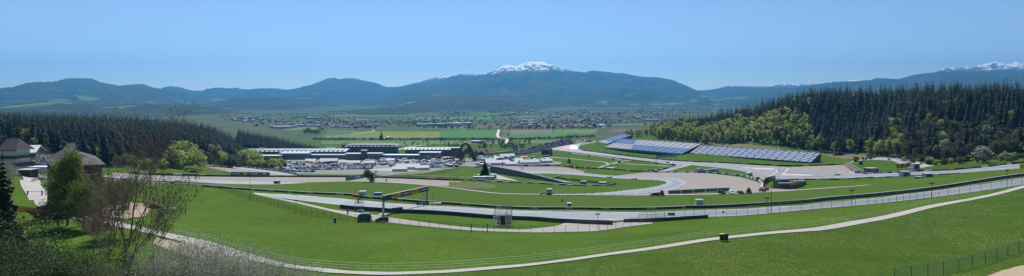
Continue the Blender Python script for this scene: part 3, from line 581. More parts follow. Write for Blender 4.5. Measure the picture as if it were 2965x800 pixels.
def region(px0, px1, dmin, dmax, spacing, pick, seed, keep=lambda px, D: True):
    R = np.random.default_rng(seed); D0 = min(dmin(px0), dmin(px1), dmin((px0+px1)/2)); D1 = max(dmax(px0), dmax(px1), dmax((px0+px1)/2))
    y = D0
    while y < D1:
        x = (px0 - CX) / F * y
        while x < (px1 - CX) / F * y:
            xx = x + R.uniform(-.45, .45) * spacing; yy = y + R.uniform(-.45, .45) * spacing; px = CX + xx / yy * F
            if px0 <= px <= px1 and dmin(px) <= yy <= dmax(px) and keep(px, yy): pick(R, px, yy, xx, (yy - dmin(px)) / (dmax(px) - dmin(px)))
            x += spacing
        y += spacing
def ip(pts):
    a = [p[0] for p in pts]; b = [p[1] for p in pts]; return lambda p: float(np.interp(p, a, b))
# right-hand forest hill
db = ip([(1880,975),(1900,925),(2000,840),(2095,785),(2250,738),(2400,700),(2470,640),(2560,560),(2640,525),(2700,497),(2965,468),(3250,455)])
dc = ip([(1880,1060),(1900,1080),(2095,985),(2400,890),(2700,790),(2965,690),(3250,680)])
def pick_right(R, px, D, x, t):
    n = float(vnoise(np.array(x/24.), np.array(D/24.), 5)); edge = 'right'
    lab = None
    if px < 2350: g = .50 + (n - .5)*.4
    elif px < 2580: g = .03 + (n-.5)*.1
    else: g = .30 + (n-.5)*.5
    if t < g and R.random() < .9:
        h = R.uniform(13, 20) if px < 2600 else R.uniform(10, 17); w = R.uniform(.8, 1.15)
        q = R.random()
        if px < 2600:
            k = KG if q < .7 else (KO if q < .9 else KR)
        else: k = KO if q < .42 else (KB if q < .78 else (KG if q < .86 else (KS if q < .985 else KW)))
        if k is KS: h = R.uniform(14, 22)
        name = {id(KG): 'light green spring tree', id(KO): 'olive green tree', id(KR): 'rust brown budding tree', id(KB): 'bare grey brown tree', id(KW): 'white blossoming tree', id(KS): 'dark spruce'}[id(k)]
        plant(k, x, D, h, w, name + (' along the foot of the right hill behind the blue stands' if px < 2350 else ' at the forest foot beyond the right end of the track'), 'trees along the foot of the right hill')
    elif R.random() < .06 and t > .3 and px > 2600 or (R.random() < .015):
        plant(KG if R.random() < .7 else KO, x, D, R.uniform(15, 20), R.uniform(.6, .85), 'green tree showing among the dark spruces of the right hill', 'green trees among the spruces of the right hill')
    else:
        h = R.uniform(15, 28) * (1 if px > 2080 else .84) * (1.12 if R.random() < .1 else 1); plant(KS, x, D, h, R.uniform(.85, 1.25), 'tall dark spruce in the dense forest of the right hill', 'spruces of the right hill forest')
region(1885, 3250, db, dc, 7.0, pick_right, 1)
def pick_r2(R, px, D, x, t):
    plant(KG if R.random() < .75 else KO, x, D, R.uniform(9, 14), R.uniform(.7, 1), 'small light green tree behind the top of the far blue stand', 'small trees behind the far blue stand')
region(1800, 1905, ip([(1800,985),(1905,950)]), ip([(1800,1020),(1905,1000)]), 8, pick_r2, 2)
# left-hand forest hill
lb = ip([(-60,560),(140,480),(330,470),(420,500),(500,560),(600,610),(670,700),(699,860),(701,990),(925,1000)])
lc = ip([(-60,820),(200,900),(350,930),(600,980),(700,1130),(800,1110),(925,1050)])
def pick_left(R, px, D, x, t):
    if px > 780 and R.random() < .2: return
    if R.random() < .035 and t < .35: plant(KG if R.random() < .6 else KO, x, D, R.uniform(11, 16), R.uniform(.8, 1.1), 'green tree among the dark spruces of the left hill', 'green trees among the spruces of the left hill')
    else: plant(KS, x, D, R.uniform(20, 25) * float(np.interp(px, (740, 925), (1, .62))), R.uniform(.9, 1.3), 'dark spruce in the dense forest of the left hill', 'spruces of the left hill forest')
region(-60, 925, lb, lc, 8.5, pick_left, 3)
def pick_tail(R, px, D, x, t):
    plant(KS, x, D, R.uniform(17, 25) * float(np.interp(px, (690, 760, 925), (1.15, 1, .6))), R.uniform(1., 1.35), 'dark spruce in the tip of the left forest behind the grandstand roof', 'spruces at the tip of the left forest')
region(690, 925, lambda p: 990., ip([(690,1190),(800,1170),(925,1060)]), 5.5, pick_tail, 33)
def pick_near(R, px, D, x, t):
    if R.random() < .14: plant(KG if R.random() < .5 else KO, x, D, R.uniform(11, 17), R.uniform(.7, .95), 'yellow green tree between the tall spruces behind the hotel', 'green trees behind the hotel')
    else: plant(KS, x, D, R.uniform(15, 26), R.uniform(.9, 1.3), 'tall dark spruce behind the hotel and the barn', 'spruces behind the hotel and the barn')
region(-80, 330, ip([(-80,345),(60,345),(150,380),(330,430)]), ip([(-80,450),(150,460),(330,480)]), 8.5, pick_near, 4)
# named single trees and clusters (photo column, distance, height, width factor)
for px, D, h, w, k, lab in [
    (515,495,25,1.0,KG,'tallest bright green tree of the clump left of the curving track'), (548,500,24,.95,KG,'tall olive tinted tree in the bright clump left of the curving track'),
    (500,480,15,0.94,KV,'broad olive tree at the left side of the bright clump'), (565,488,19,0.94,KU,'rounded green tree at the right side of the bright clump'), (535,478,16,1.1,KU,'wide low green tree at the front of the bright clump'),
    (555,505,23,.6,KW,'white blossoming tree at the top of the bright clump'), (470,458,8,1.06,KU,'round pale green bush in front of the left forest'), (429,450,8,1.1,KV,'round olive bush in front of the left forest, near the track wall'),
    (395,446,9,1.06,KV,'round grey green bush at the left end of the row below the forest'), (352,440,9,1.02,KV,'low olive bush behind the bare tree, below the forest'), (563,440,5.5,1.61,KU,'low wide yellow green bush beside the curving track'), (542,445,5,1.1,KU,'small yellow green bush left of the low wide one'),
    (600,560,15,.9,KO,'olive tree at the dark forest edge right of the bright clump'), (622,570,20,.7,KO,'tall olive tree at the forest edge above the curving track'), (640,575,15,0.77,KU,'green tree at the forest edge above the curving track'), (660,580,13,0.85,KV,'rounded olive tree beside the curving track fence'), (610,590,21,.6,KW,'white blossoming tree at the dark forest edge'), (634,600,22,.5,KW,'second white blossoming tree at the dark forest edge'),
    (718,700,20,0.94,KU,'broad pale green tree left of the paddock buildings'), (740,690,16,1.02,KU,'green tree in front of the paddock grandstand roof'), (700,660,14,0.85,KV,'olive tree at the left end of the paddock trees'), (765,700,13,1.02,KV,'olive tree in front of the beige paddock hall'), (790,690,12,1.1,KU,'round green tree at the corner of the car park'), (755,640,9,1.27,KU,'low round green tree by the paddock fence'), (815,700,10,1.1,KO,'olive tree beside the parked campers'), (860,660,9,1.1,KG,'small green tree standing in the car park'), (880,670,8,1.2,KG,'second small green tree standing in the car park'),
    (765,990,15,1.5,KG,'wide bright green tree behind the long grandstand roof'), (818,990,14,1.4,KG,'second bright green tree behind the long grandstand roof'), (897,980,9,1.4,KG,'round pale green bush behind the long grandstand roof'), (912,1000,12,1.2,KR,'rust brown tree at the tip of the spruce forest'), (930,1005,11,1.1,KR,'lighter rust brown tree at the tip of the spruce forest'),
    (1104,1395,22,1.7,KS,'lone dark spruce on the hedgerow in the valley'),
    (1648,700,10,.9,KB,'thin bare tree on the infield lawn below the screen'), (1656,660,5,1.2,KO,'small bush on the infield lawn'), (1671,650,5,1.2,KO,'small dark bush on the infield by the guardrail'), (1704,640,5,1.7,KW,'round pale bush on the infield lawn'),
    (2845,462,15,1.3,KW,'large white blossoming tree in the right forest foot'), (2910,452,9,1.5,KW,'round white blossoming bush at the edge of the track on the right'), (2935,450,8,1.4,KG,'round bright green bush beside the white blossoming one'), (2860,520,22,.8,KW,'grey white blossoming tree high in the right forest'), (2735,505,19,.7,KW,'thin white blossoming tree left in the right forest foot')]:
    X = (px - CX) / F * D; plant(k, X, D * 1.0, h, w * (1 if k is KS else 1.2), lab, None)
R_ = np.random.default_rng(19)
for i in range(30):
    px = R_.uniform(345, 500); plant([KV, KU, KV][R_.integers(3)], (px-CX)/F*(D := R_.uniform(440, 500)), D, R_.uniform(3.5, 8), R_.uniform(.8, 1.2), 'green bush along the foot of the left forest above the gravel', 'bushes along the foot of the left forest')
for i in range(26):
    px = R_.uniform(585, 700); plant([KV, KU, KV][R_.integers(3)], (px-CX)/F*(D := R_.uniform(575, 640)), D, R_.uniform(5, 12), R_.uniform(.8, 1.1), 'green bush at the forest edge above the curving track', 'bushes at the forest edge above the curving track')
for i in range(30):
    px = R_.uniform(700, 830); plant([KV, KU, KU][R_.integers(3)], (px-CX)/F*(D := R_.uniform(620, 760)), D, R_.uniform(5, 11), R_.uniform(.8, 1.2), 'green bush in the thicket left of the car park', 'bushes in the thicket left of the car park')
for i in range(40):
    px = R_.uniform(2570, 2950); D = float(db(px)) - R_.uniform(-4, 14); plant([KV, KV, KU][R_.integers(3)], (px-CX)/F*D, D, R_.uniform(2.5, 6), R_.uniform(.8, 1.3), 'low olive bush at the edge of the right forest', 'low bushes at the edge of the right forest')
for i in range(22):
    px = R_.uniform(2475, 2585); D = R_.uniform(560, 600); plant(KV, (px-CX)/F*D, D, R_.uniform(2, 4), R_.uniform(1.2, 1.8), 'low olive bush on the bank inside the road loop', 'low bushes on the bank inside the road loop')
for i in range(20):
    px = R_.uniform(60, 190); plant([KV, KU, KV][R_.integers(3)], (px-CX)/F*(D := R_.uniform(300, 350)), D, R_.uniform(3, 7), R_.uniform(.9, 1.3), 'olive bush on the bank behind the hotel', 'bushes on the bank behind the hotel')
# trees between the paddock and the valley road
R_ = np.random.default_rng(9)
for i in range(46):
    px = R_.uniform(1335, 1535); D = R_.uniform(1000, 1300) if px > 1380 else R_.uniform(880, 1000); k = [KB, KB, KO, KG, KB][R_.integers(5)]
    plant(k, (px-CX)/F*D, D, R_.uniform(8, 15), R_.uniform(.9, 1.2), {id(KB): 'bare grey brown tree', id(KO): 'olive tree', id(KG): 'pale green tree'}[id(k)] + ' among the farmhouses beyond the paddock', 'trees among the farmhouses beyond the paddock')
for i in range(14):
    px = R_.uniform(1300, 1345); D = R_.uniform(860, 960); plant(KB, (px-CX)/F*D, D, R_.uniform(9, 14), 1., 'bare tree by the pit buildings left of the arch sculpture', 'bare trees by the arch sculpture')
for i in range(34):
    px = R_.uniform(1130, 1340); D = R_.uniform(1150, 1390); k = [KB, KO, KG][R_.integers(3)]
    plant(k, (px-CX)/F*D, D, R_.uniform(5, 10), R_.uniform(.9, 1.2), {id(KB): 'bare brown tree', id(KO): 'olive tree', id(KG): 'pale green tree'}[id(k)] + ' in the field behind the pit roofs', 'trees in the field behind the pit roofs')
for px, h in [(1313,13),(1320,15),(1327,13),(1452,13),(1458,15),(1463,12),(1484,12),(1487,13),(1496,12)]:
    D = 1180; plant(KS, (px-CX)/F*D, D, h, 1.3, 'small dark spruce in the group behind the farmhouses', 'small spruces behind the farmhouses')
for px, D, h in [(1628,1340,13),(1686,1250,9),(1471,1500,10),(1560,1420,9),(1699,1010,12),(1704,1010,11),(1709,1005,10)]:
    plant(KB if h > 8 and D > 1100 else KS, (px-CX)/F*D, D, h, 1.1, 'small tree standing alone in the valley meadow' if D > 1100 else 'narrow dark conifer above the far corner of the track', None if 0 else ('single trees of the valley meadow' if D > 1100 else 'narrow conifers above the far corner'))
def emit(kinds, limit, stuff_name):
    allx = sorted([(s, k) for k in kinds for s in k.specs], key=lambda q: -(q[0][0] + (1 if q[0][6] is None else 0)))
    rest = []
    for n, (s, k) in enumerate(allx):
        _, x, y, h, w, lab, grp = s; z = float(H(x, y)) - .1; rot = random.uniform(0, 6.28)
        if n < limit:
            o = obj(k.name, k.mesh(random.randrange(len(k.geos))), loc=(x, y, z)); o.rotation_euler = (random.uniform(-.02, .02), random.uniform(-.02, .02), rot); o.scale = (h*w, h*w, h); tag(o, lab, k.cat, grp)
        else: rest.append((k, x, y, z, h, w, rot))
    if rest:
        V = []; T = []; M = []; off = 0; mats = [k.leaf for k in kinds] + [BARK]
        for (k, x, y, z, h, w, rot) in rest:
            g = k.low[random.randrange(len(k.low))] if y > 640 else k.geos[random.randrange(len(k.geos))]; c, s_ = math.cos(rot)*h*w, math.sin(rot)*h*w
            v = g[0]; V.append(np.column_stack([v[:, 0]*c - v[:, 1]*s_ + x, v[:, 0]*s_ + v[:, 1]*c + y, v[:, 2]*h + z])); T.append(g[1] + off); off += len(v)
            M.append(np.where(g[2] == 0, kinds.index(k), len(kinds)))
        o = obj(stuff_name, np_mesh(stuff_name, np.concatenate(V), np.concatenate(T), mats, np.concatenate(M), 3)); tag(o, kind='stuff')
    return len(allx), len(rest)
print('spruces', emit([KS], 300, 'spruce_forest')); print('broad', emit([KG, KO, KB, KW, KR], 300, 'broadleaf_woods'), emit([KU, KV], 300, 'bushes'))
# ------------------------------------------------------------------ hedges and far belts of trees in the valley
def belt(name, lines, h, w, dens, leafm, seed, kind='stuff', label=None, cat=None):
    """a loose mass of small crowns along lines [(px, row) ...] on the valley floor"""
    R = np.random.default_rng(seed); V = []; T = []; off = 0; gs = [broad_geo(80 + i, 1, .5, .02, 7, 5, .16, 0, limbs=0) for i in range(3)]
    for ln in lines:
        P = G([p[0] for p in ln], [p[1] for p in ln]); L = np.hypot(*np.diff(P[:, :2], axis=0).T).sum(); n = max(2, int(L * dens)); Q, _ = resample(P[:, :2], n)
        for x, y in Q:
            if R.random() < .12: continue
            x += R.normal() * w; y += R.normal() * w * 1.5; hh = h * R.uniform(.5, 1.3); g = gs[R.integers(3)]; s = hh * R.uniform(.8, 1.5); a = R.uniform(0, 6.28); c, s_ = math.cos(a)*s, math.sin(a)*s; v = g[0]
            V.append(np.column_stack([v[:, 0]*c - v[:, 1]*s_ + x, v[:, 0]*s_ + v[:, 1]*c + y, v[:, 2]*hh + float(H(x, y))])); T.append(g[1] + off); off += len(v)
    o = obj(name, np_mesh(name, np.concatenate(V), np.concatenate(T), [leafm], None, 3))
    if kind: tag(o, kind=kind)
    else: tag(o, label, cat)
HEDM = mat('hedge_twigs', (.05, .05, .03), .9, noise=[(.02, (.045, .065, .025), .9, 3)]); WOODM = mat('far_woods', (.05, .07, .035), .9, noise=[(.004, (.07, .095, .03), .9, 4), (.02, (.03, .045, .028), .7, 3)])
belt('hedgerow', [[(905,405.5),(1130,405.5),(1250,406),(1440,406)], [(1475,406),(1560,404),(1650,400.5),(1720,397)]], 5.5, 1.5, .55, HEDM, 31, None, 'long dark hedgerow crossing the valley behind the race track', 'hedge')
belt('valley_trees', [[(1230,373.5),(1330,374)], [(1350,375),(1500,375),(1620,374.5),(1730,374)], [(1470,374),(1600,373.6)], [(880,384),(920,390)], [(895,381),(935,378)], [(1000,374),(1090,374)], [(1030,372),(1080,370.5)]], 11, 5, .12, WOODM, 32)
lines = []
for (a, b, r0, r1, n) in [(620,1000,328,350,46),(700,980,348,362,22),(950,1250,346,366,26),(1150,1400,334,368,34),(1380,1720,326,370,60),(1650,1960,314,364,70),(1250,1600,316,338,34),(900,1100,360,372,10),(1700,2120,310,332,40),(1080,1480,356,370,16)]:
    for i in range(n):
        x = R_.uniform(a, b); r = R_.uniform(r0, r1); l = R_.uniform(12, 75); lines.append([(x, r), (x + l*.5, r + R_.uniform(-.6, .6)), (x + l, r + R_.uniform(-1, 1))])
belt('valley_trees', lines, 9, 15, .05, WOODM, 33)
# ------------------------------------------------------------------ barriers and fences
BW = [GREENB, GREENB, DSTEEL]
barrier('guardrail', [(586,540),(680,547.5),(800,556),(900,562),(1021,567)], .95, .5, [GREENB, GREENB, LGREY, DSTEEL], 4, 'dark green guardrail with pale blocks, left end of the upper lawn', cap=LGREY)
barrier('guardrail', [(1047,573.5),(1135,580),(1239,588.5),(1380,598),(1566,606.5),(1760,608),(1980,604),(1985,604)], 1.05, .5, [GREENB, STEEL, GREENB, GREENB, DSTEEL], 3, 'long green and grey guardrail behind the main track', cap=LGREY)
barrier('guardrail', [(1985,604),(2109,601.6),(2238,594.6),(2350,586),(2500,572),(2732,545.6),(2965,511),(3080,492)], 1.25, .5, [NAVY, BLACK, NAVY, DSTEEL], 4, 'dark guardrail running up to the right behind the main track', cap=LGREY)
barrier('orange_barrier', [(1021,569),(1046,573)], 1.1, .7, [ORANGE, REDM], 1.5, 'short orange red barrier between two guardrails by the white van')
barrier('padded_barrier', [(985,603),(1014,606.5),(1109,613),(1166,617),(1239,619.5),(1380,630),(1500,637),(1620,645),(1700,649),(1774,651.5)], 1.5, .35, [NAVY, NAVY, GREENB], 5, 'dark blue green padded barrier in front of the main track', cap=STEEL)
barrier('padded_barrier', [(1806,644.5),(1850,643),(1900,641),(1980,636.5),(2050,632)], 1.2, .35, [GREENB, NAVY], 5, 'dark padded barrier at the foot of the wire fence by the green sign', hs=[1, .95], cap=STEEL)
barrier('guardrail', [(1110,577),(1176,584)], .5, .3, [LGREY], 3, 'short pale rail on the lawn left of the gantry foot') if 0 else None
TY = [BLACK, BLACK, GREENB, DSTEEL]
barrier('tyre_wall', [(1677,431),(1684,435.5),(1704,438.5),(1761,445),(1822,452),(1882,460),(1952,466),(2010,469.5),(2091,472.5),(2146,475.5),(2212,478.5),(2283,481.5),(2340,481.3),(2400,478.8),(2437,475.5)], 1.3, 1, [BLACK, GREENB, BLACK, VERGE, BLACK], 6, 'dark tyre wall below the blue grandstands', cap=None, hs=[1, .9, 1, .3, 1])
barrier('tyre_wall', [(1724,409),(1700,414),(1680,421),(1675,430)], 1.3, 1, [WHITE, BLACK], 4, 'black and white tyre wall round the far corner')
barrier('block_barrier', [(1880,499.5),(1950,500),(2013,500.5),(2077,504),(2112,507),(2158,513),(2182,519),(2200,528),(2207,537)], 1.35, 1, [WHITE, BLUEM, LGREY, WHITE, DSTEEL], 4.5, 'blue and white block barrier along the top of the gravel trap', hs=[1,.9,.8,1,.9])
barrier('block_barrier', [(2207,537),(2206,545),(2202,550)], 1.3, 1, [WHITE, REDM], 2.5, 'red and white block barrier at the right end of the gravel trap')
barrier('tyre_wall', [(1634,483.5),(1701,488.5),(1773,492),(1852,497),(1906,494),(1925,489),(1942,484.5)], 1.3, 1, [BLACK, GREENB, DSTEEL, LGREY], 5, 'dark tyre wall between the infield lawn and the hairpin')
barrier('tyre_wall', [(1280,521.5),(1370,523),(1425,527),(1491,529.5),(1582,534.5),(1680,539),(1730,539),(1776,537.5)], 1.2, 1, [BLACK, DSTEEL, GREENB, BLACK, BLACK], 5, 'dark tyre wall in front of the small dark grandstand', hs=[1, .6, 1, .9, .5], cap=LGREY)
barrier('tyre_wall', [(380,502.5),(470,507.5),(546,509),(592,510.5)], 1.2, 1, [BLACK, WHITE, GREENB, BLACK], 5, 'black and white tyre wall at the left end of the gravel')
barrier('tyre_wall', [(592,510.5),(640,511.5),(760,512.5),(873,512.5)], 1.1, 1, [BLACK, GREENB], 6, 'dark tyre wall behind the green advertising board')
barrier('tyre_wall', [(631,475.5),(700,484),(780,494.5),(830,501),(873,511)], 1.3, .8, [BLACK, GREENB, LGREY], 4, 'dark tyre wall along the outside of the curving track')
barrier('tyre_wall', [(873,512.5),(1000,512.7),(1055,513.5),(1130,516),(1191,518.5),(1243,520.2),(1300,521.5)], 1.1, .8, [BLACK, DSTEEL, GREENB], 5, 'dark tyre wall at the front of the car park')
barrier('orange_barrier', [(1240,520.8),(1259,521.6)], 1.3, 1.2, [ORANGE], 3, 'short orange barrier in the tyre wall below the arch sculpture')
barrier('orange_barrier', [(576,510.8),(594,511.4)], 1.3, 1.2, [ORANGE], 3, 'short orange barrier left of the green advertising board')
barrier('orange_barrier', [(2502,504.5),(2522,504.5)], 1.3, 1.2, [ORANGE, WHITE], 3, 'orange barrier beside the striped tyre wall')
barrier('orange_barrier', [(2745,494.2),(2764,493)], 1.3, 1.2, [ORANGE], 3, 'short orange barrier at the far side of the right track')
barrier('tyre_wall', [(2476,502),(2550,503),(2600,501.5),(2660,498),(2745,494)], 1.2, .9, [BLUEM, LGREY, BLACK, WHITE, GREENB], 5, 'mixed blue, white and black tyre wall above the right track')
barrier('tyre_wall', [(2764,493),(2850,485),(2900,479),(2965,472),(3060,463)], 1.4, .9, [BLACK, BLACK, GREENB, LGREY], 5, 'dark tyre wall in front of the right forest', hs=[1,.7,1,.5])
barrier('guardrail', [(2286,522),(2350,521),(2500,516.5),(2600,513)], .9, .5, [STEEL, DSTEEL, WHITE], 5, 'grey guardrail at the near side of the right track')
barrier('guardrail', [(2600,513),(2700,508.5),(2780,503)], .9, .5, [WHITE, STEEL], 6, 'pale guardrail at the near side of the right track, by the hut')
barrier('guardrail', [(1604,436),(1640,440.5),(1700,448),(1791,459),(1882,469.5)], .9, .5, [STEEL, DSTEEL], 5, 'grey guardrail below the descending track')
barrier('low_wall', [(1358,453.5),(1420,448),(1500,440.5),(1567,434.5)], 3.2, 1.2, [LGREY, CONC], 12, 'long pale pit wall rising to the big screen', cat='wall', cap=WHITE)
# striped tyre wall on the slope
def striped_wall():
    a = G([2443,2449,2458,2470,2476], [474,482,490,497,500.5]); mb = MB(); n = 0
    P, _ = resample(a[:, :2], 15); P = np.column_stack([P, H(P[:, 0], P[:, 1])])
    for i in range(14):
        for k in range(3):
            q = Vector(P[i]) - Vector(P[0]); q.x += 1.1 + k * 2.9; m = [REDM, WHITE, BLUEM, WHITE][(i + k) % 4] if k else [REDM, WHITE][i % 2]
            mb.box(q.x - 1.3, q.x + 1.3, q.y - .8, q.y + .8, q.z - .3, q.z + 1.2 + .1 * k, m)
    tag(mb.build('striped_tyre_wall', loc=Vector(P[0])), 'red, white and blue striped tyre wall at the end of the gravel', 'barrier')
striped_wall()
fence('wire_fence', [(380,527),(460,529.5),(526,534.5),(575,539),(634,548.5),(685,565),(765,589),(857,615),(922,630),(1000,639.5),(1032,641),(1109,647.5),(1187,654),(1291,664.5),(1380,671),(1523,675),(1630,674),(1717,670),(1782,661.5),(1850,648)], 2.3, 3.7, 'long dark wire fence at the top of the meadow below the service road', rail=True, maxposts=100, r=.05, pr=.02)
fence('wire_fence', [(1850,645),(1891,641),(1979,634.5),(2109,629),(2238,619),(2342,610),(2516,594.5),(2732,569.5),(2965,536.5),(3060,521)], 3.1, 3.2, 'tall wire fence with grey posts along the near side of the main track', panel=NETL, post=STEEL, rail=True, r=.06)
fence('catch_fence', [(873,513.2),(1000,513.5),(1130,517),(1243,521),(1330,522)], 2.6, 6, 'dark catch fence in front of the car park', rail=True, r=.06)
fence('catch_fence', [(1180,518),(1240,509),(1300,499),(1330,492)], 2.2, 6, 'wire fence along the footpath to the arch sculpture', rail=True)
fence('catch_fence', [(631,474.5),(700,482.5),(780,493),(840,502)], 2.8, 5, 'dark catch fence on the outside of the curving track', panel=NETD)
fence('catch_fence', [(600,484),(640,496),(665,506)], 2, 4, 'wire fence on the inside of the curving track')
fence('catch_fence', [(1600,517.5),(1680,527),(1740,534),(1783,537.5)], 1.8, 4, 'dark wire fence on the lawn inside the hairpin', panel=NETD, rail=True)
fence('wire_fence', [(2372,441.5),(2420,446),(2460,453),(2478,461),(2476,464)], 2.6, 3.2, 'pale grey fence bending down from the end of the near blue stand', panel=NETL, post=LGREY, rail=True, wire=LGREY, pr=.06)
fence('wire_fence', [(2592,461),(2612,467),(2640,477)], 2.0, 3, 'pale fence beside the access road at the forest foot', panel=NETL, post=LGREY, rail=True, wire=LGREY, pr=.06)
fence('catch_fence', [(2476,503),(2560,502.5),(2680,497),(2760,491),(2830,486)], 2.8, 6, 'tall catch fence above the right track', rail=True, r=.06)
fence('catch_fence', [(2212,541),(2216,533),(2228,526),(2245,522.5)], 3.6, 2.2, 'curved dark green safety fence beside the compound', panel=NETD, r=.09, rail=True)
fence('gate', [(1850,645.5),(1879,643.5),(1926,640)], 2.6, 4.5, 'wide wire mesh gate between the two padded barriers', panel=NETL, rail=True, cat='gate')
fence('electric_fence', [(505,684),(600,704),(700,733),(800,758.5),(900,773.5),(1000,782),(1130,786),(1266,782),(1496,764),(1650,745.5),(1796,724.5),(1950,702.5),(2109,680),(2230,668),(2350,657.5),(2500,633.5),(2649,602),(2800,572.5),(2965,533),(3060,512)], 1.15, 3.1, 'low pasture fence of three white tapes beside the path', panel=None, wires=3, wire=TAPE, cat='fence', r=.02, pr=.016, post=WOODL)
fence('wire_fence', [(2590,815),(2680,803),(2775,786),(2865,761),(2946,734),(3040,706)], 1.75, 3.4, 'chain link fence in the lower right corner of the meadow', panel=see_through('chain_link', (.32, .42, .36), .22), post=DSTEEL, rail=True, wire=STEEL, r=.04)
# green fabric screen
def screen():
    P = wpath([(1935,562.3),(2113,553.5)], n=6); root = empty('fabric_screen', Vector(P[0])); tag(root, 'long grey green fabric screen at the lower edge of the gravel trap', 'screen')
    fm = mat('grey_green_fabric', (.13, .19, .18), .8, noise=[(.4, (.09, .14, .13), .6, 3)]); pm = MB(); pm.tube((0,0,-.1), (0,0,2.1), .07, .07, WHITE, 6); me = pm.mesh('post')
    for p in P: obj('post', me, root, Vector(p - P[0]))
    for i in range(5):
        mb = MB(); a = Vector(P[i]-P[0]); b = Vector(P[i+1]-P[0]); d = (b-a)*.02; n = Vector((0, .03, 0))
        vs = [a+d-n, b-d-n, b-d+n, a+d+n]; vs += [v + Vector((0,0,1.9)) for v in vs]; mb.add(vs, [(0,3,2,1),(4,5,6,7),(0,1,5,4),(1,2,6,5),(2,3,7,6),(3,0,4,7)], fm); mb.build('fabric_panel', root)
screen()

# ------------------------------------------------------------------ grandstands
def seats_mat(name, f):
    m = bpy.data.materials.new(name); m.use_nodes = True; N, L = nodes(m); b = N['Principled BSDF']; b.inputs['Roughness'].default_value = .8; b.inputs['Specular IOR Level'].default_value = .15
    tc = N.new('ShaderNodeTexCoord'); sp = N.new('ShaderNodeSeparateXYZ'); L.new(tc.outputs['Object'], sp.inputs[0])
    def M(op, a, c=0, d=0):
        n = N.new('ShaderNodeMath'); n.operation = op
        for k, x in enumerate((a, c, d)):
            if isinstance(x, (int, float)): n.inputs[k].default_value = x
            else: L.new(x, n.inputs[k])
        return n.outputs[0]
    fac = f(M, sp.outputs[0], sp.outputs[1]); nz = N.new('ShaderNodeTexNoise'); nz.inputs['Scale'].default_value = 1.3; nz.inputs['Detail'].default_value = 3; L.new(tc.outputs['Object'], nz.inputs[0])
    def mx(fa, a, bb):
        x = N.new('ShaderNodeMix'); x.data_type = 'RGBA'; x.clamp_factor = True
        for k, v in ((0, fa), (6, a), (7, bb)):
            if isinstance(v, tuple): x.inputs[k].default_value = (*v, 1)
            elif isinstance(v, float): x.inputs[k].default_value = v
            else: L.new(v, x.inputs[k])
        return x.outputs[2]
    blue = mx(nz.outputs[0], (.07, .14, .30), (.15, .25, .43)); white = mx(nz.outputs[0], (.34, .335, .35), (.56, .55, .56))
    L.new(mx(fac, blue, white), b.inputs['Base Color']); return m
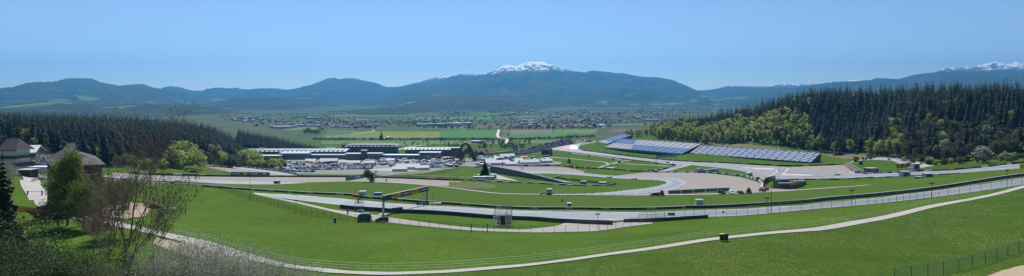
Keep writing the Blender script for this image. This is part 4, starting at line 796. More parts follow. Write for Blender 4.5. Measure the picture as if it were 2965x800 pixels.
def grandstand(name, FL, FR, depth, rise, rows, sm, label, stairs, z_front=1.2, kink=None):
    """straight raked stand: local x along its front, y to the back; treads, seats, aisles, frame"""
    A = g1(*FL); B = g1(*FR); d = B - A; Lx = math.hypot(d.x, d.y); ang = math.atan2(d.y, d.x); slope = (B.z - A.z) / Lx
    root = empty(name, A, ang); tag(root, label, 'grandstand'); zz = lambda x: slope * x
    seg = max(1, int(Lx / 6)); st = MB(); se = MB(); dy = depth / rows; dz = rise / rows
    for r in range(rows):
        y = r * dy; z = z_front + r * dz
        for (y0, y1, z0, z1, mb, mm) in ((y, y+dy, z-.5, z, st, CONC), (y+dy*.02, y+dy*.98, z+.02, z+.40, se, sm)):
            zf = z1 - (.30 if mb is se else 0); vs = [(0,y0,z0+zz(0)),(Lx,y0,z0+zz(Lx)),(Lx,y1,z0+zz(Lx)),(0,y1,z0+zz(0)),(0,y0,zf+zz(0)),(Lx,y0,zf+zz(Lx)),(Lx,y1,z1+zz(Lx)),(0,y1,z1+zz(0))]
            mb.add(vs, [(0,3,2,1),(4,5,6,7),(0,1,5,4),(1,2,6,5),(2,3,7,6),(3,0,4,7)], mm)
        continue
        y0, y1 = y + dy*.85, y + dy*.97; z0, z1 = z + .02, z + .3
        vs = [(0,y0,z0+zz(0)),(Lx,y0,z0+zz(Lx)),(Lx,y1,z0+zz(Lx)),(0,y1,z0+zz(0)),(0,y0,z1+zz(0)),(Lx,y0,z1+zz(Lx)),(Lx,y1,z1+zz(Lx)),(0,y1,z1+zz(0))]
        se.add(vs, [(0,3,2,1),(4,5,6,7),(0,1,5,4),(1,2,6,5),(2,3,7,6),(3,0,4,7)], sm)
    st.build('terrace', root); se.build('seat_rows', root)
    for k in range(stairs):
        x = Lx * (k + .5) / stairs; mb = MB(); w = .35
        vs = [(x-w, -.2, z_front+zz(x)+.1), (x+w, -.2, z_front+zz(x)+.1), (x+w, depth, z_front+rise+zz(x)+.22), (x-w, depth, z_front+rise+zz(x)+.22)]
        vs = [(a, b, c - 1.2) for a, b, c in vs] + [(a, b, c+.12) for a, b, c in vs]
        mb.add(vs, [(0,3,2,1),(4,5,6,7),(0,1,5,4),(1,2,6,5),(2,3,7,6),(3,0,4,7)], mat('stair_grey', (.11, .14, .20), .9, spec=.02)); mb.build('stair', root)
    fr = MB(); n = max(2, int(Lx / 7))
    for i in range(n + 1):
        x = Lx * i / n; z = zz(x)
        fr.tube((x, .2, z-1), (x, .2, z+z_front+1.1), .08, .08, DSTEEL, 4); fr.tube((x, depth-.1, z-3), (x, depth-.1, z+z_front+rise+1.2), .1, .1, DSTEEL, 4); fr.tube((x, depth*.5, z-2), (x, depth*.5, z+z_front+rise*.5-.5), .1, .1, DSTEEL, 4)
        if i < n:
            x2 = Lx*(i+1)/n; fr.tube((x, .2, z+z_front+1), (x2, .2, zz(x2)+z_front+1), .06, .06, DSTEEL, 4); fr.tube((x, depth-.1, z+z_front+rise+1.2), (x2, depth-.1, zz(x2)+z_front+rise+1.2), .08, .08, LGREY, 4)
            fr.tube((x, depth-.1, z-2), (x2, depth-.1, zz(x2)+z_front+rise), .06, .06, DSTEEL, 4)
    fr.build('steel_frame', root)
    wl_ = MB(); t = .12
    for x in (-.15, Lx+.15):
        prof = [(0, -1.5), (depth, -4), (depth, z_front+rise+.4), (0, z_front+.2)]; vs = [(x-t, y, z+zz(x)) for y, z in prof] + [(x+t, y, z+zz(x)) for y, z in prof]
        wl_.add(vs, [(0,1,2,3),(7,6,5,4),(0,4,5,1),(1,5,6,2),(2,6,7,3),(3,7,4,0)], DSTEEL)
    prof = [(0, -1.5), (0, z_front)]; wl_.add([(0,-.05,-1.5),(Lx,-.05,zz(Lx)-1.5),(Lx,-.05,zz(Lx)+z_front),(0,-.05,z_front),(0,.1,-1.5),(Lx,.1,zz(Lx)-1.5),(Lx,.1,zz(Lx)+z_front),(0,.1,z_front)], [(0,1,2,3),(7,6,5,4),(3,2,6,7)], GREENB)
    wl_.build('side_wall', root); return root, Lx
def f_near(M, x, y):   # slanting narrow blue and silver stripes
    w = M('FRACT', M('DIVIDE', M('ADD', x, M('MULTIPLY', y, -.8)), 6.5)); return M('MULTIPLY', M('GREATER_THAN', w, .5), .85)
grandstand('grandstand', (1998,447), (2348,473.5), 21, 8.3, 20, seats_mat('stripe_seats', f_near), 'near blue and silver striped grandstand, the one in front of the forest road', 17)
def f_far(M, x, y):    # checked seats lower left and upper right, plain blue upper left and lower right
    left = M('LESS_THAN', M('ADD', x, M('MULTIPLY', y, .9)), 66.); low = M('LESS_THAN', y, 15.5)
    same = M('COMPARE', left, low, .1); w = M('GREATER_THAN', M('FRACT', M('DIVIDE', M('ADD', x, M('MULTIPLY', y, -.5)), 6.5)), .3)
    return M('MULTIPLY', same, M('MULTIPLY_ADD', w, .75, .25))
grandstand('grandstand', (1749,429), (1973,449), 31, 11.5, 27, seats_mat('checked_seats', f_far), 'far grandstand with plain blue and checked grey seat blocks', 14)
grandstand('grandstand', (1729,413), (1757,419), 40, 12.5, 24, seats_mat('blue_seats', lambda M, x, y: M('MULTIPLY', M('LESS_THAN', y, 9.), .8)), 'small blue end block of the far grandstand, beside the track corner', 2)
# small dark grandstand in the middle (seen from behind)
def dark_stand():
    A = g1(1419, 501); B = g1(1633, 532); d = B - A; Lx = math.hypot(d.x, d.y); root = empty('grandstand', A, math.atan2(d.y, d.x)); tag(root, 'low dark blue grandstand seen from behind, tapering towards the hairpin', 'grandstand')
    sl = (B.z - A.z) / Lx; mb = MB(); h = lambda x: 6.6 * (1 - (x / Lx)**1.6 * .86); n = 24
    for i in range(n):
        x0, x1 = Lx*i/n, Lx*(i+1)/n; z0, z1 = sl*x0, sl*x1
        mb.add([(x0+.03,0,z0-1),(x1-.03,0,z1-1),(x1-.03,0,z1+h(x1)),(x0+.03,0,z0+h(x0)),(x0+.03,.25,z0-1),(x1-.03,.25,z1-1),(x1-.03,.25,z1+h(x1)),(x0+.03,.25,z0+h(x0))], [(0,1,2,3),(7,6,5,4),(3,2,6,7),(0,3,7,4),(1,5,6,2)], NAVY)
    mb.build('rear_wall', root); sb = MB()
    for r in range(7):
        for i in range(n):
            x0, x1 = Lx*i/n, Lx*(i+1)/n; z0, z1 = sl*x0, sl*x1; y = .4 + (6 - r) * .0 + r*1.1; f = 1 - r/7.5
            a0, a1 = h(x0)*f, h(x1)*f; sb.add([(x0,y,z0+a0-.4),(x1,y,z1+a1-.4),(x1,y,z1+a1+.25),(x0,y,z0+a0+.25),(x0,y+.7,z0+a0-.4),(x1,y+.7,z1+a1-.4),(x1,y+.7,z1+a1+.25),(x0,y+.7,z0+a0+.25)], [(0,1,2,3),(4,7,6,5),(3,2,6,7)], LGREY if r % 2 == 0 else STEEL)
    sb.build('bench_rows', root)
    rb = MB()
    for i in range(n+1):
        x = Lx*i/n; rb.tube((x, .1, sl*x+h(x)-.2), (x, .1, sl*x+h(x)+1.), .05, .05, STEEL, 4)
        if i < n: x1 = Lx*(i+1)/n; rb.tube((x, .1, sl*x+h(x)+1), (x1, .1, sl*x1+h(x1)+1), .05, .05, WHITE, 4)
    rb.build('railing', root)
dark_stand()
# natural terrace with spectators' structures behind the pit straight, and the big screen
def crowd_stand():
    A = at(1500, 985); B = at(1662, 1010); d = B - A; Lx = math.hypot(d.x, d.y); root = empty('grandstand', A, math.atan2(d.y, d.x)); tag(root, 'dark grandstand full of specks left of the far corner', 'grandstand')
    mb = MB(); R = np.random.default_rng(4); hh = lambda x: 4.5 + 4.0 * min(1, x / Lx * 1.5) + .7 * math.sin(x*.9)
    base = mat('dark_terrace', (.075, .09, .10), .8, noise=[((1.2, 1.2, 1.2), (.12, .13, .14), .8, 4)]); zb = B.z - A.z; n = 40
    for i in range(n):
        x0, x1 = Lx*i/n, Lx*(i+1)/n
        for r in range(9):
            f = (r+1)/9; mb.add([(x0, r*2., -3+zb*x0/Lx), (x1, r*2., -3+zb*x1/Lx), (x1, r*2., zb*x1/Lx+hh(x1)*f), (x0, r*2., zb*x0/Lx+hh(x0)*f), (x1, r*2.+2, zb*x1/Lx+hh(x1)*f), (x0, r*2.+2, zb*x0/Lx+hh(x0)*f)], [(0,1,2,3),(3,2,4,5)], base)
    mb.build('terrace', root); sb = MB()
    for i in range(420):
        x = R.uniform(0, Lx); r = R.integers(0, 9); z = zb*x/Lx + hh(x)*(r+1)/9 - .2; y = r*2. + R.uniform(.3, 1.5); s = R.uniform(.3, .8); m = [LGREY, NAVY, BLACK, BLUEM, WHITE][R.integers(5)]; sb.box(x-s, x+s, y-.3, y+.3, z, z+R.uniform(.5, 1.3), m)
    o = sb.build('seat_groups', root); tag(o, kind='stuff')
    for x0 in (9, 30, 52, 78): z = zb*x0/Lx+hh(x0); rr = MB(); rr.box(x0, x0+3.5, 15, 18, z, z+1.5, DSTEEL); rr.box(x0-.3, x0+3.8, 14.7, 18.3, z+1.51, z+1.7, STEEL); rr.build('cabin', root)
crowd_stand()
def big_screen():
    p = at(1582, 870); root = empty('video_screen', p, .1); tag(root, 'big black video screen standing at the end of the pit wall', 'screen'); s = 870/F
    mb = MB(); mb.box(-7, 5, -.6, .6, 2.8, 9.5, BLACK, ); mb.build('screen_panel', root); f = MB()
    for x in (-6, 4): f.box(x-.4, x+.4, -.5, .5, -2, 2.8, DSTEEL)
    f.box(-8, 7, -1.5, 1.5, -1.5, 1.2, DSTEEL); f.box(5.6, 8.4, -1, 1, -1, 11, DSTEEL); f.build('support', root)
big_screen()

# ------------------------------------------------------------------ pit and paddock buildings
FACADE = mat('glazed_band', (.03, .045, .055), .15, noise=[((.35, 3, .9), (.16, .18, .19), .9, 6)], spec=.8)
def hall(name, px0, px1, D, base_row_drop, h, depth, label, wallm=DSTEEL, roofm=LGREY, eave=1.5, roofh=.6, bands=(), ticks=0, pillars=0, rot=0., cat='building', floors=1, roof_tilt=0., D1=None):
    a = at(px0, D); b = at(px1, D1 or D); z = min(a.z, b.z); d = b - a; L = math.hypot(d.x, d.y); root = empty(name, Vector((a.x, a.y, z)), math.atan2(d.y, d.x)); tag(root, label, cat)
    w = MB(); w.box(0, L, 0, depth, -2, h, wallm); w.build('wall', root)
    if floors:
        fh = h / floors
        for k in range(floors):
            g = MB(); g.box(.6, L-.6, -.06, .1, fh*k + fh*.28, fh*k + fh*.78, FACADE); g.build('window_band', root)
    for (z0, z1, m_) in bands: bmb = MB(); bmb.box(-.3, L+.3, -.5, -.07, z0, z1, m_); bmb.build('facade_band', root)
    r = MB(); e = eave; t = roof_tilt
    vs = [(-e,-e,h+.02),(L+e,-e,h+.02),(L+e,depth+e,h+.02+t),(-e,depth+e,h+.02+t)]; vs += [(x,y,zz+roofh) for x,y,zz in vs]
    r.add(vs, [(0,3,2,1),(4,5,6,7),(0,1,5,4),(1,2,6,5),(2,3,7,6),(3,0,4,7)], roofm); r.build('roof', root)
    if ticks:
        tk = MB()
        for i in range(ticks): x = L*(i+.5)/ticks; tk.box(x-.35, x+.35, -e-.8, depth*.9, h+roofh+.04+t*.0, h+roofh+.55+t*.6, DSTEEL)
        tk.build('roof_truss', root)
    if pillars:
        pl = MB()
        for i in range(pillars): x = L*(i+.5)/pillars; pl.tube((x, -e+.2, -2), (x, -e+.2, h), .25, .25, STEEL, 6)
        pl.build('pillar', root)
    return root, L
SILV = mat('silver_roof', (.5, .53, .57), .35, .2, noise=[((.3, .05, 1), (.38, .41, .45), .8, 3)])
BEIGE = mat('beige_wall', (.3, .28, .25), .8)
hall('grandstand_building', 707, 997, 960, 0, 8.6, 22, 'very long dark grandstand with silver roof at the left of the paddock', mat('stand_facade', (.05, .06, .068), .6), SILV, 2, .7, ((0, 2.5, DSTEEL), (6.2, 7.0, STEEL)), 22, 20, floors=2, cat='grandstand', roof_tilt=2.5)
hall('grandstand_building', 1003, 1146, 1050, 0, 10.3, 24, 'black grandstand roof crowned with white trusses in the middle of the pits', NAVY, DSTEEL, 2.5, .9, ((4.3, 5., STEEL), (0, 2, DSTEEL)), 12, 14, floors=2, cat='grandstand', roof_tilt=3)
def crown_frames():
    a = at(1003, 1050); b = at(1146, 1050); L = b.x - a.x; mb = MB()
    root = [o for o in bpy.data.objects if o.get('label', '').startswith('black grandstand roof')][0]
    for i in range(14): x = L*(i+.2)/14; mb.box(x, x+L/14*.6, 4, 14, 12.6, 14.2, WHITE)
    mb.build('roof_light', root)
crown_frames()
hall('grandstand_building', 1173, 1303, 985, 0, 10, 20, 'dark grandstand with silver roof at the right of the pits', mat('stand_facade', (.05, .06, .068), .6), SILV, 2, .7, ((0, 3, DSTEEL),), 11, 10, floors=2, cat='grandstand', roof_tilt=2)
hall('hall', 1306, 1334, 990, 0, 12.5, 14, 'small dark hall with pale flat roof at the right end of the pit roofs', mat('stand_facade', (.05, .06, .068), .6), SILV, 1.5, .6, (), 0, 4, floors=1)
hall('pit_building', 857, 1215, 925, 0, 5.8, 14, 'long low grey pit building behind the car park', mat('grey_facade', (.13, .14, .15), .6), LGREY, .8, .5, ((2.6, 3.2, LGREY),), 0, 30, floors=2)
hall('hall', 811, 891, 915, 0, 9, 16, 'beige paddock hall with curved silver roof', BEIGE, SILV, 1.5, .5, (), 0, 0, floors=1, roof_tilt=1.2)
hall('hall', 733, 812, 905, 0, 6, 12, 'low beige hall with bright white roof behind the trees', BEIGE, WHITE, 1, .5, (), 0, 0, floors=1)
for px0, px1, lab in [(1000,1043,'white roofed lounge on the pit building, left of the control tower'), (1060,1104,'white roofed lounge on the pit building, right of the control tower')]:
    r, L = hall('lounge', px0, px1, 900, 0, 9.4, 11, lab, mat('lounge_facade', (.12, .13, .13), .5), WHITE, .8, .5, ((3, 3.5, LGREY), (7, 7.5, LGREY)), 0, 8, floors=3)
hall('control_tower', 1045, 1060, 898, 0, 14, 9, 'dark glass control tower between two white roofs', DSTEEL, LGREY, .5, .5, (), 0, 0, floors=4, cat='tower')
hall('hall', 1117, 1214, 897, 0, 6.8, 13, 'low pit hall with long bright white roof', DSTEEL, WHITE, 1, .5, ((3, 3.4, LGREY),), 0, 14, floors=2)
hall('pit_building', 1214, 1274, 895, 0, 10.5, 14, 'tall grey building with white flat roof at the right end of the pits', mat('grey_block', (.2, .21, .23), .6), WHITE, 1, .5, ((8.4, 9.4, GLASS), (4, 4.5, LGREY)), 0, 6, floors=2)
# farmhouses and barns with pitched roofs
def gable_house(name, p, L, W, h, rh, wallm, roofm, label, rz=0., cat='house', win=3, ov=.5, group=None):
    root = empty(name, p, rz); tag(root, label, cat, group); w = MB()
    w.add([(-L/2,-W/2,-1.5),(L/2,-W/2,-1.5),(L/2,W/2,-1.5),(-L/2,W/2,-1.5),(-L/2,-W/2,h),(L/2,-W/2,h),(L/2,W/2,h),(-L/2,W/2,h),(-L/2,0,h+rh),(L/2,0,h+rh)], [(0,1,5,4),(2,3,7,6),(1,2,6,9,5),(3,0,4,8,7)], wallm); w.build('wall', root)
    r = MB(); k = rh / (W/2); e = ov; y = W/2 + e; z = h - e*k
    for s in (-1, 1):
        vs = [(-L/2-e, s*y, z), (L/2+e, s*y, z), (L/2+e, 0, h+rh), (-L/2-e, 0, h+rh)]; vs2 = [(a, b, c+.25) for a, b, c in vs]
        f = [(0,1,2,3),(7,6,5,4),(0,4,5,1),(1,5,6,2),(3,7,4,0)]; r.add(vs + vs2, f if s > 0 else [tuple(reversed(q)) for q in f], roofm)
    r.build('roof', root)
    for i in range(win):
        x = -L/2 + L*(i+.5)/win
        for zz in ([1.2] if h < 4 else [1.2, 3.8]): g = MB(); g.box(x-.5, x+.5, -W/2-.05, -W/2+.05, zz, zz+1.2, GLASS); g.build('window', root)
    return root
gable_house('barn', at(957, 1030), 15, 13, 6, 5.5, WOOD, mat('grey_barn_roof', (.22, .24, .26), .6), 'grey roofed barn at the tip of the spruce forest', .5, 'barn')
gable_house('barn', at(1006, 1180), 20, 12, 5, 3, WOOD, SLATE, 'low dark barn behind the black grandstand roof', .1, 'barn')
gable_house('farmhouse', at(1383, 1010), 15, 12, 5, 5, PLASTER, REDR, 'farmhouse with big red tiled roof beyond the arch sculpture', 1.1)
gable_house('farmhouse', at(1396, 985), 13, 10, 4.5, 4.5, WOOD, mat('brown_tile_roof', (.12, .08, .065), .8), 'dark farmhouse with pointed gable in front of the red roof', 1.45)
gable_house('farmhouse', at(1420, 1040), 16, 9, 3.5, 3, PLASTER, REDR, 'low farm building with pale walls and red roof among bare trees', .2)
hall('hall', 1365, 1400, 1290, 0, 4.5, 14, 'flat roofed white hall in the meadow behind the farmhouses', LGREY, WHITE, .6, .4, floors=1)
gable_house('barn', at(1741, 1990), 21, 14, 7, 4.5, LGREY, mat('white_barn_roof', (.5, .5, .49), .6), 'large pale barn standing in the valley beside the road bend', .4, 'barn')
gable_house('barn', at(1722, 2010), 12, 10, 8, 4, WOOD, SLATE, 'dark barn left of the large pale one in the valley', 1.2, 'barn')
gable_house('farmhouse', at(1763, 2030), 14, 10, 5, 4, PLASTER, SLATE, 'white farmhouse right of the large pale barn', .3)
# villages on the valley floor
HR = np.random.default_rng(77)
rows_ = [REDR, SLATE, mat('brown_roof', (.16, .10, .08), .8), mat('grey_tile', (.22,.22,.22), .8)]; walls_ = [mat('village_wall', (.42,.41,.39), .85), mat('cream_wall', (.4, .35, .27), .85), LGREY]
def house_mesh(wm, rm, L, W, h, rh):
    mb = MB(); mb.box(-L/2, L/2, -W/2, W/2, -1, h, wm); e = .6; k = rh/(W/2)
    mb.add([(-L/2-e,-W/2-e,h-e*k),(L/2+e,-W/2-e,h-e*k),(L/2+e,W/2+e,h-e*k),(-L/2-e,W/2+e,h-e*k),(-L/2-e,0,h+rh),(L/2+e,0,h+rh)], [(0,1,5,4),(2,3,4,5),(1,2,5),(3,0,4),(0,3,2,1)], rm)
    for x in (-L/4, L/4): mb.box(x-.6, x+.6, -W/2-.06, -W/2+.02, 1.5, 2.9, GLASS)
    return mb.mesh('village_house')
HM = [house_mesh(walls_[i % 3], rows_[i % 4], *[(12,10,5,4),(15,11,6,4),(10,9,4.5,3.5),(18,11,6,3.5)][i // 2 % 4]) for i in range(12)]
VIL = [('the village above the tip of the spruce forest', 700, 960, 352, 366, 40), ('the village left of the tree lined road', 950, 1110, 353, 371, 26), ('the hamlet in the centre of the valley', 1180, 1350, 348, 368, 24), ('the village below the snowy mountain', 1490, 1730, 350, 371, 48), ('the town at the right of the valley', 1680, 1960, 330, 358, 60), ('the scattered farms at the foot of the snowy mountain', 1300, 1700, 320, 336, 30), ('the small town far off at the valley mouth', 1900, 2120, 308, 322, 28), ('the village at the foot of the left mountains', 640, 760, 345, 352, 14)]
for place, a, b, r0, r1, n in VIL:
    for i in range(n):
        p = G(HR.uniform(a, b), HR.uniform(r0, r1))[0]; o = obj('village_house', HM[HR.integers(12)], loc=p); o.rotation_euler = (0, 0, HR.uniform(0, 3.1)); s = HR.uniform(.75, 1.1) * (1 if p[1] < 3500 else 1.5); o.scale = (s, s, s)
        tag(o, 'small pale house in ' + place, 'house', 'houses of ' + place)
def wh(px, row, L, W, h, label, roofm=None, wallm=LGREY):
    roofm = roofm or SILV; p = g1(px, row); mb = MB(); L *= .7; W *= .6; h *= .85; root = empty('warehouse', p, HR.uniform(-.3, .3)); tag(root, label, 'warehouse'); mb.box(-L/2, L/2, -W/2, W/2, -1, h, wallm); mb.build('wall', root); r = MB(); r.box(-L/2-1, L/2+1, -W/2-1, W/2+1, h+.02, h+1, roofm); r.build('roof', root)
for args in [(818,372.5,70,40,7,'long white warehouse nearest the spruce forest tip'), (845,370,45,30,7,'white warehouse right of the long one near the forest tip'), (795,371,40,25,7,'white warehouse at the left end of the village'), (870,367.5,40,30,8,'white roofed hall in the left village'), (912,367.5,60,30,6,'flat white hall at the right of the left village'), (1062,366.5,30,24,8,'white hall where the tree lined road reaches the village'), (985,369.8,90,20,4,'long pale shed in front of the second village'), (1225,365.5,60,40,8,'white hall at the left of the central hamlet'),
             (1309,363.5,60,50,9,'white roofed factory in the centre of the valley'), (1342,361.5,80,50,8,'long white factory right of the centre of the valley'), (1268,364,70,50,7,'blue grey hall left of the central factory', mat('blue_roof', (.2, .3, .42), .6)), (1525,361,60,40,7,'long pale hall in the village below the mountain'), (1530,353,70,40,8,'white hall behind the village below the mountain'), (1885,351,80,50,8,'pale hall at the right of the town'), (1602,341,90,50,8,'white hall at the far side of the valley'), (905,345.5,90,50,9,'white hall under the dark foothill'), (1060,352,120,40,6,'long pale building under the dark foothill'), (1918,318,60,50,9,'white hall in the far town at the valley mouth')]: wh(*args)
# ------------------------------------------------------------------ vehicles
PAINTS = {n: mat('paint_' + n.replace(' ', '_'), c, .25, .1) for n, c in {'white': (.7,.71,.72), 'silver': (.42,.44,.46), 'black': (.015,.016,.018), 'dark blue': (.02,.04,.12), 'grey': (.13,.14,.15), 'red': (.4,.03,.02), 'light blue': (.1,.25,.4), 'dark green': (.02,.06,.035), 'yellow': (.7,.45,.03)}.items()}
TYRE = mat('tyre', (.02,.02,.02), .85); RIM = mat('wheel_rim', (.4,.4,.42), .35, .6)
def car_parts(kind='estate', L=4.5, W=1.8):
    h = {'estate': 1.48, 'hatch': 1.5, 'suv': 1.75, 'van': 2.0}[kind]; a = L/2
    roof = {'estate': [(-.55, h-.04), (.1, h), (1.75, h-.04), (2.15, .98)], 'hatch': [(-.5, h-.03), (.2, h), (1.5, h-.08), (2.05, .98)], 'suv': [(-.6, h-.05), (.1, h), (1.9, h-.05), (2.15, 1.1)], 'van': [(-1.2, h-.1), (-.6, h), (2.0, h), (2.2, 1.1)]}[kind]
    hood = 1.0 if kind != 'suv' else 1.12
    body = MB(); body.prism([(-a, .3), (-a-.03, .62), (-a+.12, .82), (-1.25 if kind != 'van' else -1.75, hood), (2.2, hood+.02), (a, .85), (a+.02, .5), (a-.05, .28)], -W/2, W/2, 'B', .0)
    cab = MB(); pr = [(-1.3 if kind != 'van' else -1.85, hood-.02)] + roof[:3] + [(2.2, hood)]; cab.prism(pr, -W/2+.02, W/2-.02, 'B', .22, 1.15)
    gl = MB(); pr2 = [(pr[0][0]+.22, hood+.05), (roof[0][0]-.02, roof[0][1]-.1), (roof[2][0]-.05, roof[2][1]-.1), (2.05, hood+.06)]
    gl.prism(pr2, -W/2-.005+.0, W/2+.005, 'G', .19, 1.15)
    ws = MB(); x0, z0 = pr[0]; x1, z1 = roof[0]; ws.add([(x0+.02-.03, -W/2+.12, z0+.07), (x0-.01, W/2-.12, z0+.07), (x1-.05, W/2-.26, z1-.06), (x1-.05, -W/2+.26, z1-.06)], [(0,1,2,3)], 'G')
    x0, z0 = roof[2]; x1, z1 = pr[-1]; ws.add([(x0+.08, -W/2+.26, z0-.08), (x0+.08, W/2-.26, z0-.08), (x1+.0, W/2-.12, z1+.1), (x1+.0, -W/2+.12, z1+.1)], [(0,1,2,3)], 'G')
    return body, cab, gl, ws
def swap(mb, paint):
    mb.mats = [paint if m == 'B' else (GLASS if m == 'G' else m) for m in mb.mats]; return mb
def wheel_mb(r=.33, w=.22, tyre=True):
    mb = MB()
    if tyre: mb.tube((0, -w/2, 0), (0, w/2, 0), r, r, TYRE, 12)
    else: mb.tube((0, -w/2-.01, 0), (0, w/2+.01, 0), r*.6, r*.6, RIM, 8)
    return mb
WHEEL = wheel_mb().mesh('wheel'); RIMM = wheel_mb(tyre=False).mesh('rim')
def car(kind, paint, p, rz, label, name='car', group=None, L=4.5):
    root = empty(name, p, rz); tag(root, label, 'car' if name != 'van' else 'van', group); bd, cb, gl, ws = car_parts(kind, L)
    for mb in (bd, cb, gl, ws): swap(mb, PAINTS[paint])
    m = MB()
    for mb in (bd, cb): m.add(mb.v, mb.f, mb.mats[0])
    m.build('body', root); g = MB()
    for mb in (gl, ws): g.add(mb.v, mb.f, GLASS)
    g.build('windows', root)
    for x in (-1.38, 1.4):
        for y in (-.8, .8): w = obj('wheel', WHEEL, root, (x, y, .33)); obj('rim', RIMM, w, (0, 0, 0))
    for y in (-.65, .65):
        l = MB(); l.box(-L/2-.06, -L/2+.05, y-.16, y+.16, .6, .74, WHITE); l.build('headlight', root)
        l = MB(); l.box(L/2-.05, L/2+.05, y-.16, y+.16, .68, .84, REDM); l.build('tail_light', root)
    return root
def car_mesh(kind, paint):
    m = MB(); bd, cb, gl, ws = car_parts(kind)
    for mb in (bd, cb): m.add(mb.v, mb.f, PAINTS[paint])
    for mb in (gl, ws): m.add(mb.v, mb.f, GLASS)
    for x in (-1.38, 1.4):
        for y in (-.85, .85): m.tube((x, y-.12, .33), (x, y+.12, .33), .33, .33, TYRE, 8)
    return m.mesh('parked_car')
LOTM = {}
PR = np.random.default_rng(21)
KINDS_ = ['estate', 'hatch', 'suv', 'van']
def lot_car(px, row, rz, paint=None, where='car park'):
    paint = paint or ['white','white','silver','black','dark blue','grey','silver','red','black','light blue','white','grey'][PR.integers(12)]; k = KINDS_[PR.choice(4, p=[.4,.3,.2,.1])]
    if (k, paint) not in LOTM: LOTM[(k, paint)] = car_mesh(k, paint)
    o = obj('parked_car', LOTM[(k, paint)], loc=g1(px, row) + Vector((0, 0, .14))); o.rotation_euler = (0, 0, rz)
    tag(o, f'{paint} car parked in the {where}', 'car', f'{paint} cars parked in the {where}'); return o
rows = [  # (px0, px1, row0, row1, px step, heading, place)
 (815,905,497,500,7.5,1.2,'car park behind the catch fence'), (905,1085,493,490,6.8,1.4,'car park behind the catch fence'), (860,1080,487.5,485.5,6.6,1.3,'car park behind the catch fence'), (930,1090,482,480.5,6.4,1.5,'car park behind the catch fence'),
 (820,900,491,492,8,1.0,'car park behind the catch fence'), (985,1110,478,477,6.4,1.3,'car park behind the catch fence'), (1240,1340,487,478,6.5,.9,'paddock next to the arch sculpture'), (1225,1345,480,474,6.5,1.1,'paddock next to the arch sculpture'), (1215,1350,475.5,470,6.4,1.2,'paddock next to the arch sculpture'),
 (1180,1290,491.5,485,7,1.,'paddock next to the arch sculpture'), (1375,1420,486,483,6.5,1.,'paddock right of the arch sculpture'), (1380,1450,474,471,6.4,1.2,'paddock right of the arch sculpture'), (1370,1480,464,462,6.2,1.4,'paddock right of the arch sculpture'), (1395,1480,455,450,6.2,.5,'row of cars behind the pit wall'), (985,1100,428+42,467.5,6.6,1.3,'paddock in front of the pits'), (1100,1215,471,469,6.6,1.4,'paddock in front of the pits'), (1215,1330,462,459,6.4,1.5,'paddock beside the pit building'), (1395,1490,459,456,6.2,1.3,'row of cars behind the pit wall')]
ncar = 0
for (a, b, r0, r1, st, hd, wh_) in rows:
    x = a
    while x < b:
        if PR.random() < .93 and ncar < 292: lot_car(x, r0 + (r1-r0)*(x-a)/(b-a) + PR.uniform(-.3, .3), hd + PR.normal()*.08 + (math.pi if PR.random() < .4 else 0), where=wh_); ncar += 1
        x += st * PR.uniform(.92, 1.1)
print('cars', ncar)
def truck_mesh(cabm, boxm, L=12):
    m = MB(); m.box(-L/2, L/2-2.6, -1.25, 1.25, 1.1, 4., boxm); m.box(L/2-2.3, L/2, -1.2, 1.2, .6, 3.4, cabm, .1); m.box(L/2-.6, L/2+.01, -1.1, 1.1, 1.9, 2.9, GLASS, .05); m.box(-L/2, L/2-.4, -1, 1, .6, 1.1, BLACK)
    for x in (-L/2+1.2, -L/2+2.4, L/2-1.4):
        for y in (-1.1, 1.1): m.tube((x, y-.15, .5), (x, y+.15, .5), .5, .5, TYRE, 8)
    return m.mesh('truck')
def camper_mesh(L=6.5):
    m = MB(); m.prism([(-L/2, .5), (-L/2, 3.0), (L/2-1.6, 3.1), (L/2-.9, 2.6), (L/2-.6, 1.5), (L/2, 1.2), (L/2, .5)], -1.1, 1.1, PAINTS['white']); m.box(-L/2+.8, L/2-2, -1.13, 1.13, 1.5, 2.2, GLASS); m.box(L/2-1.0, L/2-.58, -.95, .95, 1.55, 2.3, GLASS)
    for x in (-L/2+1.5, L/2-1.2):
        for y in (-1, 1): m.tube((x, y-.12, .4), (x, y+.12, .4), .4, .4, TYRE, 8)
    return m.mesh('camper')
TM = [truck_mesh(PAINTS[a], b) for a, b in (('white', WHITE), ('red', WHITE), ('dark blue', LGREY), ('black', BLUEM), ('yellow', WHITE))]; CM = camper_mesh()
for i, (px, row) in enumerate([(1112,472),(1124,472.5),(1136,473),(1150,472),(1163,473),(1176,474),(1190,473),(1128,466.5),(1150,466),(1172,466.5),(1110,466),(1208,473),(1290,456+8),(1310,463),(1080,472),(1066,470),(915,478),(935,477),(955,476),(1325,470)]):
    o = obj('truck', TM[i % 5], loc=g1(px, row) + Vector((0, 0, .14))); o.rotation_euler = (0, 0, 1.2 + PR.normal()*.12); tag(o, 'race transporter truck parked in front of the pit building', 'truck', 'race transporter trucks in the paddock')
for i, (px, row) in enumerate([(823,494),(834,495),(846,492),(857,490),(868,489),(878,492),(888,487),(828,487),(842,485),(898,489),(905,484),(925,484),(833,500.5),(850,501),(1148,480),(1160,482),(1172,484),(1187,481),(1230,470),(1250,468),(1270,469),(1205,485),(850,478.5),(875,480)]):
    o = obj('camper', CM, loc=g1(px, row) + Vector((0, 0, .14))); o.rotation_euler = (0, 0, 2.6 + PR.normal()*.5); tag(o, 'white camper van parked in the car park or paddock', 'camper van', 'white camper vans')
for i in range(26):
    px, row = PR.uniform(830, 1210), PR.uniform(470, 486); o = obj('camper', CM, loc=g1(px, row) + Vector((0, 0, .14))); o.rotation_euler = (0, 0, PR.uniform(0, 3)); tag(o, 'white camper van parked in the car park or paddock', 'camper van', 'white camper vans')
